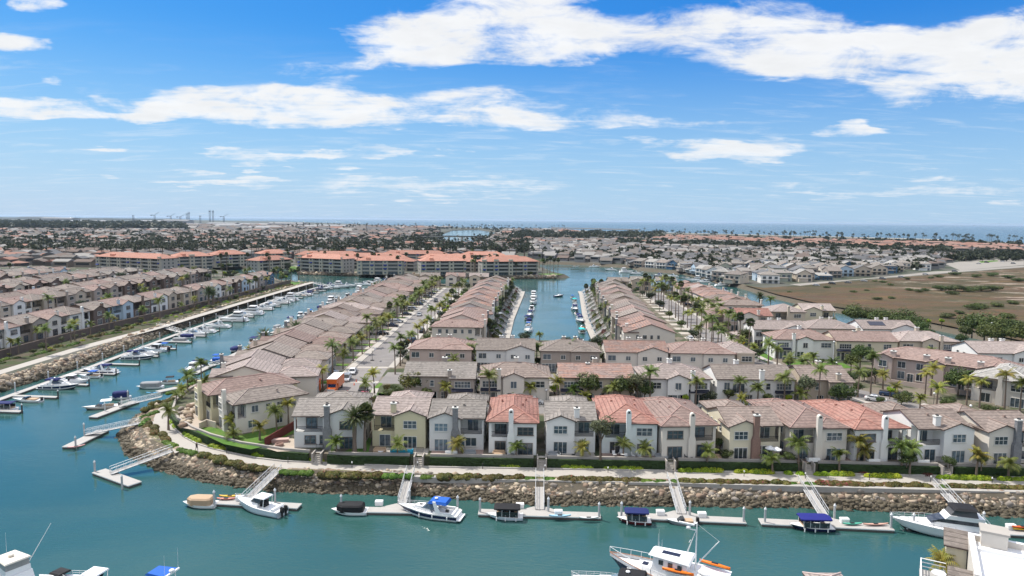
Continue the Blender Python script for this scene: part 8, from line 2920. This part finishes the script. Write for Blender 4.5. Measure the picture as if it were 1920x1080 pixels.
# ------------------------------------------------------------------ vehicles
PAINT = {k: mat('car_paint_' + k, c, .25, .03, .5, spec=.6) for k, c in dict(white=(.72, .72, .71), silver=(.42, .43, .44), black=(.015, .016, .018), blue=(.03, .07, .15), red=(.42, .05, .03), grey=(.13, .135, .14), navy=(.02, .03, .07)).items()}
M_lampw = mat('headlight_glass', (.7, .7, .68), .15, .05, 1, spec=.6)
M_lampr = mat('tail_lamp', (.35, .01, .01), .2, .05, 1)
def car(paint, kind):
    """nose towards -y"""
    o = empty('parked_' + {'suv': 'suv', 'sedan': 'car', 'pickup': 'pickup'}[kind], (0, 0, 0))
    L_, w, hb, ht = {'suv': (4.8, 1.9, .98, 1.72), 'sedan': (4.7, 1.82, .86, 1.42), 'pickup': (5.6, 1.95, 1.02, 1.8)}[kind]
    m = PAINT[paint]
    prof = [(-L_ / 2, .38), (-L_ / 2 + .05, .72), (-L_ / 2 + .9, hb - .04), (-L_ / 2 + 1.2, hb), (L_ / 2 - .5, hb + .03), (L_ / 2 - .05, hb - .08), (L_ / 2, .42), (L_ / 2 - .1, .26), (-L_ / 2 + .1, .26)]
    n = len(prof)
    b = MB()
    for s in (-1, 1):
        pass
    vs = []
    for (sx, k) in ((-w / 2 + .08, .96), (-w / 2, 1), (w / 2, 1), (w / 2 - .08, .96)):
        for (y, z) in prof:
            zz = .26 + (z - .26) * (1.0 if k == 1 else 1.02)
            vs.append((sx, y * (1 if k == 1 else .985), zz if k != 1 else .26 + (z - .26) * .9))
    fs = []
    for k in range(3):
        for i in range(n):
            fs.append((k * n + i, (k + 1) * n + i, (k + 1) * n + (i + 1) % n, k * n + (i + 1) % n))
    fs += [tuple(range(n)), tuple(range(4 * n - 1, 3 * n - 1, -1))]
    b.add(vs, fs, 0)
    b.build('body', [m], o)
    g_ = MB()
    y0, y1, Y0, Y1 = {'suv': (-1.35, 2.3, -.55, 2.05), 'sedan': (-1.25, 1.75, -.45, 1.0), 'pickup': (-1.5, .75, -.7, .55)}[kind]
    wb, wt = w - .14, w - .46
    g_.hexa([(-wb / 2, y0, hb - .02), (wb / 2, y0, hb - .02), (wb / 2, y1, hb - .02), (-wb / 2, y1, hb - .02)], [(-wt / 2, Y0, ht - .07), (wt / 2, Y0, ht - .07), (wt / 2, Y1, ht - .07), (-wt / 2, Y1, ht - .07)])
    g_.build('glazing', [M_tint], o)
    r = MB()
    r.hexa([(-wt / 2 - .03, Y0 - .03, ht - .08), (wt / 2 + .03, Y0 - .03, ht - .08), (wt / 2 + .03, Y1 + .03, ht - .08), (-wt / 2 - .03, Y1 + .03, ht - .08)], [(-wt / 2 + .06, Y0 + .12, ht), (wt / 2 - .06, Y0 + .12, ht), (wt / 2 - .06, Y1 - .1, ht), (-wt / 2 + .06, Y1 - .1, ht)])
    for s in (-1, 1):
        for (ya, yb) in ((y0, Y0), ((y0 + y1) / 2, (Y0 + Y1) / 2), (y1, Y1)):
            r.tube((s * wb / 2, ya, hb), (s * wt / 2, yb, ht - .05), .05, .05, 4)
    if kind == 'pickup':
        r.box(-w / 2 + .1, w / 2 - .1, .8, 2.72, hb + .02, hb + .045, 1)
    r.build('roof', [m, M_rubber], o)
    for s in (-1, 1):
        for y in (-L_ / 2 + .88, L_ / 2 - .92):
            t = MB()
            t.M = Matrix.Translation((s * (w / 2 - .1), y, .34)) @ Matrix.Rotation(math.pi / 2, 4, 'Y')
            t.lathe([(.0, -.11), (.34, -.11), (.35, 0), (.34, .11), (0.22, .115)], 12)
            t.lathe([(.0, -.12), (.2, -.12)], 12, 1)
            t.lathe([(.2, .118), (.0, .12)], 12, 1)
            t.M = None
            t.build('wheel', [M_rubber, M_alu], o)
        l = MB()
        l.box(s * w * .36 - .2, s * w * .36 + .2, -L_ / 2 - .02, -L_ / 2 + .12, .62, .74)
        l.build('headlight', [M_lampw], o)
        l = MB()
        l.box(s * w * .38 - .14, s * w * .38 + .14, L_ / 2 - .1, L_ / 2 + .01, .66, .8)
        l.build('tail_light', [M_lampr], o)
    return o
CARS = {}
def park(x, y, paint, kind, hd, label=None, where=None, z=Z + .02):
    if (paint, kind) not in CARS:
        CARS[paint, kind] = car(paint, kind)
        o = CARS[paint, kind]
    else:
        o = copy_tree(CARS[paint, kind])
    o.location = (x, y, z)
    o.rotation_euler = (0, 0, R(hd))
    tag(o, label, {'suv': 'SUV', 'sedan': 'car', 'pickup': 'pickup truck'}[kind], 'cars parked along the streets')
    if label is None:
        PENDING.setdefault(('cars parked along the streets', where), []).append((px_of(x, y, z)[0], 'parked %s %s' % (paint, {'suv': 'SUV', 'sedan': 'car', 'pickup': 'pickup truck'}[kind]), o))
    return o
for (px, py, pt, kd, hd, lab) in ((650, 713, 'white', 'suv', 5, 'white SUV parked right behind the orange moving truck'), (661, 700, 'white', 'sedan', 5, 'white car behind the white SUV on the street'), (618, 700, 'silver', 'suv', 80, 'silver car in the driveway beside the orange truck'), (681, 735, 'grey', 'pickup', 185, 'dark grey pickup at the street corner lawn'), (683, 745, 'red', 'sedan', 185, 'red car just in front of the grey pickup, half hidden by a roof'),
                                  (758, 650, 'white', 'sedan', 3, 'white car on the right kerb below the orange street sign'), (766, 640, 'black', 'sedan', 183, 'black car next to the orange street sign'), (786, 592, 'silver', 'sedan', 3, 'silver car on the left kerb halfway up the street'), (804, 577, 'white', 'sedan', 3, 'white car farther up on the left kerb'), (817, 566, 'black', 'suv', 3, 'black SUV on the left kerb far up the street'), (832, 581, 'navy', 'suv', 183, 'navy SUV on the right kerb far up the street'),
                                  (742, 606, 'silver', 'suv', 90, 'silver SUV in a driveway left of the street'), (1294, 637, 'white', 'sedan', 178, 'white car on the lagoon side of the east street'), (1672, 743, 'blue', 'pickup', 58, 'blue pickup on the curved street before the long mauve building'), (1641, 752, 'white', 'sedan', 60, 'white car under the palms opposite the blue pickup'), (1484, 694, 'black', 'sedan', 60, 'black car by the lawn below the white cluster house'),
                                  (1122, 766, 'black', 'sedan', 92, 'black car in the lane behind the red roofed houses'), (1410, 768, 'silver', 'sedan', 92, 'silver car in the lane behind the brick chimney house'), (1000, 757, 'white', 'suv', 90, 'white SUV in the lane behind the red hip roof'), (1325, 768, 'grey', 'sedan', 90, 'grey car in the lane behind the rose roofed house'), (1240, 575, 'blue', 'sedan', 178, 'blue car far up the east street on its left side')):
    x, y = W(px, py, Z)
    park(x, y, pt, kd, hd, lab)
rc = random.Random(17)
for k in range(10):
    y = 245 + k * 17 + rc.uniform(-4, 4)
    park(-47.6 + (y - 190) * .014, y, rc.choice(['white', 'silver', 'black', 'grey', 'navy']), rc.choice(['suv', 'sedan']), 90 + rc.uniform(-3, 3), None, 'in the driveways left of the street', Z + .08)
for k in range(10):
    y = 240 + k * 16 + rc.uniform(-4, 4)
    park(85.5 + (y - 222) * .055 + rc.choice([0, -3.8]), y, rc.choice(['white', 'silver', 'black', 'grey', 'blue', 'red']), rc.choice(['suv', 'sedan', 'pickup']), rc.choice([90, -88]) if y > 300 else 178, None, 'on the creek side of the east street', Z + .08)
for k in range(8):
    y = 232 + k * 22 + rc.uniform(-5, 5)
    park(-33.6 + (y - 230) * .018, y, rc.choice(['white', 'silver', 'black', 'navy']), rc.choice(['suv', 'sedan']), 182, None, 'on the right kerb of the street', Z + .02)
for k, (px, py) in enumerate(((1530, 536), (1560, 533), (1590, 531), (1620, 528), (1655, 524), (1690, 521), (1735, 515), (1790, 510), (1850, 493), (1880, 491), (1835, 495), (1900, 495))):
    x, y = W(px, py, 2.6)
    park(x, y, rc.choice(['white', 'silver', 'black', 'grey']), rc.choice(['suv', 'sedan']), 50 + rc.uniform(-5, 5), None, 'along the marsh road', 2.66)
# orange moving truck and box
M_or = mat('orange_paint', (.62, .13, .02), .35, .06, 1, spec=.5)
x, y = W(622, 738, Z)
o = empty('moving_truck', (x, y + 3.2, Z + .02))
mb = MB()
mb.box(-1.25, 1.25, -1.6, 4.2, .95, 3.5)
mb.box(-1.2, 1.2, -3.0, -1.605, 2.35, 3.45)
mb.build('cargo_box', [M_or], o)
mb = MB()
mb.box(-1.27, 1.27, -1.62, 4.22, 3.5, 3.56)
mb.box(-1.22, 1.22, -3.02, -1.6, 3.45, 3.50)
mb.build('cargo_roof', [M_white], o)
mb = MB()
mb.hexa([(-1.1, -4.2, .6), (1.1, -4.2, .6), (1.1, -1.6, .6), (-1.1, -1.6, .6)], [(-1.05, -4.1, 1.35), (1.05, -4.1, 1.35), (1.1, -1.62, 1.45), (-1.1, -1.62, 1.45)])
mb.hexa([(-1.08, -3.2, 1.36), (1.08, -3.2, 1.36), (1.08, -1.62, 1.46), (-1.08, -1.62, 1.46)], [(-1.0, -2.8, 2.3), (1.0, -2.8, 2.3), (1.0, -1.62, 2.3), (-1.0, -1.62, 2.3)])
mb.build('cab', [M_or], o)
mb = MB()
mb.add([(-.95, -3.14, 1.5), (.95, -3.14, 1.5), (.9, -2.86, 2.2), (-.9, -2.86, 2.2)], [(0, 1, 2, 3)])
mb.build('windshield', [M_tint], o)
mb = MB()
mb.box(-.95, .95, -4.28, -4.1, .62, 1.25)
mb.build('grille', [M_alu], o)
for s in (-1, 1):
    for yy in (-3.2, 2.6):
        t = MB()
        t.M = Matrix.Translation((s * 1.0, yy, .45)) @ Matrix.Rotation(math.pi / 2, 4, 'Y')
        t.lathe([(0, -.14), (.45, -.14), (.45, .14), (0, .15)], 14)
        t.M = None
        t.build('wheel', [M_rubber], o)
tag(o, 'orange moving truck with white roof parked on the street facing the water', 'truck')
x, y = W(581, 735, Z)
o = empty('storage_container', (x, y + 1, Z), R(12))
mb = MB()
mb.box(-2.3, 2.3, -1.1, 1.1, .3, 2.6)
mb.build('shell', [M_or], o)
mb = MB()
mb.box(-2.35, 2.35, -1.15, 1.15, 2.6, 2.7)
mb.build('lid', [M_or], o)
mb = MB()
mb.box(-2.2, -.5, -1.14, -1.105, .5, 2.3)
mb.build('side_panel', [M_white], o)
mb = MB()
mb.box(.3, 1.7, -1.13, -1.105, .35, 2.4)
mb.build('doorway', [M_rubber], o)
tag(o, 'orange storage container with a white side panel in a driveway', 'container')
for k, (px, py) in enumerate(((664, 722), (668, 716), (652, 737))):
    x, y = W(px, py, Z)
    mb = MB()
    mb.lathe([(.2, 0), (.2, .03), (.14, .04), (.04, .7)], 10)
    mb.box(-.22, .22, -.22, .22, 0, .025, 1)
    o = mb.build('traffic_cone', [mat('cone_orange', (.75, .12, .05), .5, .05, 1), M_rubber], None, (x, y, Z + .03))
    tag(o, 'small orange traffic cone beside the moving truck, %s by distance' % ORD[k], 'traffic cone', 'traffic cones by the truck')
# ------------------------------------------------------------------ lamps, signs, hoop
def lamp(x, y, z, hgt, label, white=True, cat='street lamp'):
    o = empty('street_lamp', (x, y, z))
    mb = MB()
    mb.lathe([(.12, 0), (.12, .4), (.06, .5), (.045, hgt)], 8)
    mb.build('post', [M_white if white else M_rail], o)
    mb = MB()
    mb.ell((0, 0, hgt + .22), (.26, .26, .28), 10, 6)
    mb.build('globe', [M_white], o)
    mb = MB()
    mb.lathe([(.16, hgt - .05), (.2, hgt), (.1, hgt + .03)], 8)
    mb.build('collar', [M_rail], o)
    return tag(o, label, cat, 'globe street lamps')
for k, (px, py, hh) in enumerate(((1561, 690, 7.5), (1567, 706, 3.6), (1857, 640, 6.5), (813, 748, 3.0), (894, 750, 3.0), (1266, 760, 3.4), (1024, 757, 3.0), (1750, 765, 3.2), (1818, 790, 3.2), (702, 745, 3.2), (1305, 612, 5), (1225, 640, 4.5))):
    x, y = W(px, py, Z)
    lamp(x, y, Z, hh, 'white globe street lamp, %s counted around the lane and cluster' % ORD[k], hh > 3.3)
for k, (px, py) in enumerate(((540, 868), (660, 876), (783, 876), (905, 879), (1022, 882), (1140, 886), (1262, 889), (1395, 893), (1510, 897), (1630, 900), (1745, 903), (1860, 906), (425, 850))):
    x, y = W(px, py, 2.42)
    o = empty('path_light', (x, y, 2.4))
    mb = MB()
    mb.lathe([(.06, 0), (.05, .75)], 8)
    mb.build('post', [M_rail], o)
    mb = MB()
    mb.lathe([(.05, .75), (.12, .8), (.12, 1.0), (.03, 1.08)], 8)
    mb.build('lantern', [M_white if k % 3 else M_rail], o)
    tag(o, None, 'path light', 'low path lights')
    PENDING.setdefault(('low path lights', 'on the promenade'), []).append((px, 'low bollard path light', o))
for (px, py, z, c, lab, rot) in ((765, 652, Z, (.70, .25, .02), 'orange diamond street sign on the right pavement', 0), (1392, 655, Z, (.75, .50, .02), 'yellow diamond sign by the tan garage', 0)):
    x, y = W(px, py, z)
    o = empty('street_sign', (x, y, z))
    mb = MB()
    mb.tube((0, 0, 0), (0, 0, 2.8), .05, .05, 6)
    mb.build('post', [M_alu], o)
    mb = MB()
    mb.hexa([(0, -.09, 1.5), (.8, -.09, 2.3), (0, -.09, 3.1), (-.8, -.09, 2.3)][::-1], [(0, -.06, 1.5), (.8, -.06, 2.3), (0, -.06, 3.1), (-.8, -.06, 2.3)][::-1])
    mb.build('plate', [mat('sign_' + lab.split()[0], c, .4, .03, 1)], o)
    tag(o, lab, 'sign')
x, y = W(698, 676, Z)
o = empty('basketball_hoop', (x, y, Z))
mb = MB()
mb.tube((0, 0, 0), (0, 0, 3.0), .07, .07, 6)
mb.tube((0, 0, 2.7), (.8, 0, 3.2), .05, .05, 6)
mb.box(-.5, .5, -.4, .4, 0, .2)
mb.build('stand', [M_rail], o)
mb = MB()
mb.box(.8, .86, -.8, .8, 2.9, 3.9)
mb.build('backboard', [M_white], o)
mb = MB()
for i in range(12):
    a, b = i * math.pi / 6, (i + 1) * math.pi / 6
    mb.tube((1.15 + .23 * math.cos(a), .23 * math.sin(a), 3.05), (1.15 + .23 * math.cos(b), .23 * math.sin(b), 3.05), .015, .015, 4)
mb.build('hoop', [PAINT['red']], o)
tag(o, 'portable basketball hoop at the kerb of the street crossing', 'basketball hoop')
# ------------------------------------------------------------------ patio things
def terrace_spot(px, py, z):
    x, y = W(px, py, z)
    if py > 845 and px > 690:
        y = max(y, 117.66 - .0285 * x + 1.0)
    return x, y
def lounge(px, py, m, label, L_=1.9, hd=0, z=Z + .03):
    x, y = terrace_spot(px, py, z)
    o = empty('patio_sofa', (x, y, z), R(hd))
    mb = MB()
    mb.box(-L_ / 2, L_ / 2, -.4, .4, .12, .42)
    mb.build('seat', [m], o)
    mb = MB()
    mb.box(-L_ / 2, L_ / 2, .405, .58, .12, .82)
    mb.build('backrest', [m], o)
    for s in (-1, 1):
        q = MB()
        q.box(s * L_ / 2 - (.0 if s > 0 else .14), s * L_ / 2 + (.14 if s > 0 else 0), -.4, .4, .1, .6)
        q.build('armrest', [m], o)
    return tag(o, label, 'sofa')
def chair(px, py, m, label, hd=0, z=Z + .03):
    x, y = terrace_spot(px, py, z)
    o = empty('garden_chair', (x, y, z), R(hd))
    mb = MB()
    mb.box(-.28, .28, -.28, .28, .38, .44)
    mb.build('seat', [m], o)
    mb = MB()
    mb.hexa([(-.28, .26, .44), (.28, .26, .44), (.28, .3, .44), (-.28, .3, .44)], [(-.28, .42, 1.0), (.28, .42, 1.0), (.28, .46, 1.0), (-.28, .46, 1.0)])
    mb.build('backrest', [m], o)
    for sx_ in (-.24, .24):
        for sy in (-.24, .24):
            q = MB()
            q.tube((sx_, sy, 0), (sx_, sy, .38), .025, .025, 5)
            q.build('leg', [m], o)
    return tag(o, label, 'chair', 'white garden chairs' if m is M_white else 'dark garden chairs')
def table(px, py, r, m, label, z=Z + .03, hh=.74):
    x, y = terrace_spot(px, py, z)
    o = empty('patio_table', (x, y, z))
    mb = MB()
    mb.lathe([(r, hh - .06), (r, hh)], 14)
    mb.build('table_top', [m], o)
    mb = MB()
    mb.lathe([(r * .45, 0), (.07, .05), (.06, hh - .06)], 8)
    mb.build('pedestal', [m], o)
    return tag(o, label, 'table')
M_teals = mat('teal_cushion', (.01, .24, .36), .7, .1, 2)
lounge(752, 851, M_teals, 'teal blue patio sofa in front of the pale yellow house', 2.2, 180)
lounge(738, 850, M_teals, 'teal armchair left of the teal sofa', .8, 90)
lounge(768, 852, M_teals, 'teal armchair right of the teal sofa', .8, -90)
lounge(712, 848, M_tan, 'tan patio sofa beside the fan palms at the yellow house', 2.0, 0)
table(712, 853, .5, M_white, 'white low table before the tan patio sofa', hh=.4)
for k, (px, py, hd) in enumerate(((1152, 856, 20), (1163, 853, -30), (1176, 862, 160), (1188, 858, 60), (1200, 862, -70), (1196, 856, 0))):
    chair(px, py, M_white, 'white garden chair on the mint house patio, %s from the left' % ORD[sorted([1152, 1163, 1176, 1188, 1200, 1196]).index(px)], hd)
table(1168, 858, .5, M_white, 'white round table among the garden chairs of the mint house')
for (px, py, m, lab) in ((846, 856, M_white, 'white sofa on the patio of the left stone chimney house'), (880, 857, M_grey, 'grey sofa on the patio of the left stone chimney house'), (935, 862, M_tan, 'long tan sofa before the middle red roofed house'), (1040, 860, M_grey, 'grey sofa before the grey tiled white house'), (1245, 868, M_grey, 'grey sofa beside the rose roofed bone house'), (1535, 874, M_white, 'white sofa before the house right of the brick chimney'),
                         (1655, 880, M_white, 'white sofa before the rightmost red roofed house'), (1740, 876, M_white, 'white sofa at the patio edge of the arched window house'), (1345, 868, M_tan, 'tan sofa left of the brick chimney house')):
    lounge(px, py, m, lab, 2.0, 180 if m is M_white else 0)
for k, (px, py, hd) in enumerate(((868, 853, 40), (960, 858, 0), (1050, 855, 90), (1075, 857, -90), (1290, 864, 30), (1300, 866, -40), (1400, 868, 0), (1500, 870, 60), (1620, 876, 0), (1760, 880, 40), (1560, 874, -60))):
    chair(px, py, M_rail, 'dark garden chair on a front row patio, %s from the left' % ORD[sorted([868, 960, 1050, 1075, 1290, 1300, 1400, 1500, 1620, 1760, 1560]).index(px)], hd)
for (px, py, m, lab) in ((936, 596, M_white, 'white patio umbrella on the left bank of the lagoon'), (1443, 862, M_white, 'white patio umbrella before the brick chimney house'), (1455, 864, M_white, 'second small white umbrella, right of its twin by the brick chimney house')):
    x, y = terrace_spot(px, py, Z)
    o = empty('patio_umbrella', (x, y, Z))
    mb = MB()
    mb.tube((0, 0, 0), (0, 0, 2.5), .03, .03, 6)
    mb.lathe([(.3, 0), (.3, .08), (.05, .1)], 8)
    mb.build('pole', [M_rail], o)
    mb = MB()
    n, rr = 8, 1.5 if px < 1000 else .9
    ring = [(rr * math.cos(i * math.pi / 4), rr * math.sin(i * math.pi / 4), 2.15) for i in range(n)]
    mb.add([(0, 0, 2.62)] + ring + [(p[0], p[1], 2.0) for p in ring], [(0, i + 1, (i + 1) % n + 1) for i in range(n)] + [(i + 1, n + i + 1, n + (i + 1) % n + 1, (i + 1) % n + 1) for i in range(n)])
    mb.build('canopy', [m], o)
    tag(o, lab, 'umbrella')
x, y = W(524, 836, Z)
o = empty('fire_pit', (x, y, Z))
mb = MB()
mb.lathe([(.75, 0), (.78, .5), (.62, .52), (.58, .3)], 14)
mb.build('ring', [M_brick], o)
mb = MB()
mb.lathe([(.56, .28), (.0, .3)], 12)
mb.build('embers', [M_rubber], o)
tag(o, 'round stone fire pit on the tiled patio beside the red fence', 'fire pit')
x, y = W(521, 829, Z)
o = empty('stone_bench', (x, y, Z), R(12))
mb = MB()
mb.box(-1.9, 1.9, -.55, .55, 0, .55)
mb.build('base', [mat('pink_stone', (.38, .25, .22), .9, .2, 1.2, .4, 6)], o)
mb = MB()
mb.box(-2.0, 2.0, -.6, .6, .55, .64)
mb.build('top', [mat('pink_stone_cap', (.45, .33, .29), .9, .15, 1)], o)
tag(o, 'long pinkish stone bench behind the fire pit', 'bench')
# boulders of the corner patio
rg = random.Random(41)
for k in range(16):
    px, py = rg.uniform(338, 372), rg.uniform(760, 800)
    x, y = W(px, py, Z)
    mb = MB()
    r = rg.uniform(.5, 1.1)
    mb.ell((0, 0, r * .35), (r * 1.2, r * .9, r * .6), 8, 5, 0, .22, rg)
    o = mb.build('boulder', [RK[k % 4]], None, (x, y, Z + .03), rg.uniform(0, 6))
    tag(o, None, 'boulder', 'boulders of the corner patio')
    PENDING.setdefault(('boulders of the corner patio', 'on the corner patio'), []).append((px, 'big landscape boulder', o))
# low garden wall by the corner house
a, b, c = W(374, 805, Z), W(388, 798, Z), W(405, 803, Z)
mb = MB()
strip(mb, [a, b, c], -.1, .1, Z - .2, Z + 1.3)
tag(mb.build('garden_wall', [WALLS['sand']]), 'low sand stucco garden wall between the two corner houses', 'wall')
# blue play structure by the creek
x, y = W(1778, 668, 3.2)
o = empty('play_structure', (x, y, Z - .6))
M_pb = mat('royal_blue_plastic', (.01, .03, .30), .35, .1, 1, spec=.5)
mb = MB()
mb.ell((-2, 0, 1.2), (3.4, 2.2, 2.2), 14, 8)
mb.ell((2.4, .5, .8), (3.0, 2.0, 1.9), 14, 8)
mb.build('dome', [M_pb], o)
mb = MB()
mb.path([(-1, -1, 3.2), (-.2, -2, 2.4), (.8, -2.6, 1.2), (2.0, -3.0, .3)], [.5, .5, .5, .5], 8)
mb.build('slide', [M_pb], o)
mb = MB()
for q in ((-4, -2), (-4, 2), (4.5, -2), (4.5, 2), (0, -2.2)):
    mb.tube((*q, -.3), (*q, 3.4), .08, .08, 6)
mb.build('post', [M_white], o)
tag(o, 'royal blue play structure with domes and slide near the creek', 'play structure')
# red flowering bush at the lagoon mouth
settle_labels()
PENDING.clear()
# ------------------------------------------------------------------ a walker on the promenade
def walker(px, py):
    x, y = W(px, py, 2.41)
    J = {'pelvis': ((0, 0, .95), .13), 'spine': ((0, -.01, 1.15), .125), 'chest': ((0, 0, 1.36), .15), 'neck': ((0, .0, 1.52), .06), 'head0': ((0, -.02, 1.60), .085), 'head1': ((0, -.02, 1.72), .085),
         'hl': ((.1, 0, .90), .10), 'kl': ((.11, -.16, .50), .07), 'al': ((.11, -.12, .09), .045), 'tl': ((.11, -.28, .04), .04),
         'hr': ((-.1, 0, .90), .10), 'kr': ((-.11, .06, .50), .07), 'ar': ((-.11, .30, .13), .045), 'tr': ((-.11, .20, .04), .04),
         'sl': ((.19, 0, 1.42), .07), 'el': ((.25, .12, 1.16), .05), 'wl': ((.24, .02, .94), .035), 'fl': ((.24, -.05, .86), .03),
         'sr': ((-.19, 0, 1.42), .07), 'er': ((-.25, -.10, 1.16), .05), 'wr': ((-.22, -.26, 1.02), .035), 'fr': ((-.21, -.33, .98), .03)}
    E_ = [('pelvis', 'spine'), ('spine', 'chest'), ('chest', 'neck'), ('neck', 'head0'), ('head0', 'head1'), ('pelvis', 'hl'), ('hl', 'kl'), ('kl', 'al'), ('al', 'tl'), ('pelvis', 'hr'), ('hr', 'kr'), ('kr', 'ar'), ('ar', 'tr'), ('chest', 'sl'), ('sl', 'el'), ('el', 'wl'), ('wl', 'fl'), ('chest', 'sr'), ('sr', 'er'), ('er', 'wr'), ('wr', 'fr')]
    ks = list(J)
    me = bpy.data.meshes.new('person')
    me.from_pydata([J[k][0] for k in ks], [(ks.index(a), ks.index(b)) for a, b in E_], [])
    o = put('person', me, None, (x, y, 2.41), R(65))
    sk = o.modifiers.new('skin', 'SKIN')
    sv = me.skin_vertices[0].data if me.skin_vertices else None
    if sv is None:
        bm = bmesh.new()
        bm.from_mesh(me)
        bm.verts.layers.skin.verify()
        bm.to_mesh(me)
        bm.free()
        sv = me.skin_vertices[0].data
    for i, k in enumerate(ks):
        sv[i].radius = (J[k][1], J[k][1])
        sv[i].use_root = (k == 'pelvis')
    sb = o.modifiers.new('sub', 'SUBSURF')
    sb.levels = sb.render_levels = 1
    m = bpy.data.materials.new('walker_skin_and_clothes')
    m.use_nodes = True
    t = m.node_tree
    q = G(t)
    s3 = N(t, 'ShaderNodeSeparateXYZ')
    t.links.new(N(t, 'ShaderNodeTexCoord').outputs['Object'], s3.inputs[0])
    c = q.mix(q.m('GREATER_THAN', s3.outputs[2], .93), (.02, .02, .025), (.05, .03, .03))
    c = q.mix(q.m('GREATER_THAN', s3.outputs[2], 1.50), c, (.38, .23, .16))
    c = q.mix(q.m('GREATER_THAN', s3.outputs[2], 1.70), c, (.03, .02, .015))
    t.links.new(c, t.nodes['Principled BSDF'].inputs['Base Color'])
    me.materials.append(m)
    return tag(o, 'person in dark clothes walking along the promenade at the bend', 'person')
walker(369, 846)
# ------------------------------------------------------------------ sea air
mb = MB()
mb.box(-27000, 27000, -900, 53000, -6.5, 62)
hm = bpy.data.materials.new('sea_air')
hm.use_nodes = True
ht = hm.node_tree
ht.nodes.clear()
pv = N(ht, 'ShaderNodeVolumePrincipled')
pv.inputs['Color'].default_value = (0.62, 0.78, 0.95, 1)
pv.inputs['Density'].default_value = 0.000035
pv.inputs['Anisotropy'].default_value = 0.2
ho = N(ht, 'ShaderNodeOutputMaterial')
ht.links.new(pv.outputs[0], ho.inputs['Volume'])
tag(mb.build('haze', hm), kind='stuff')
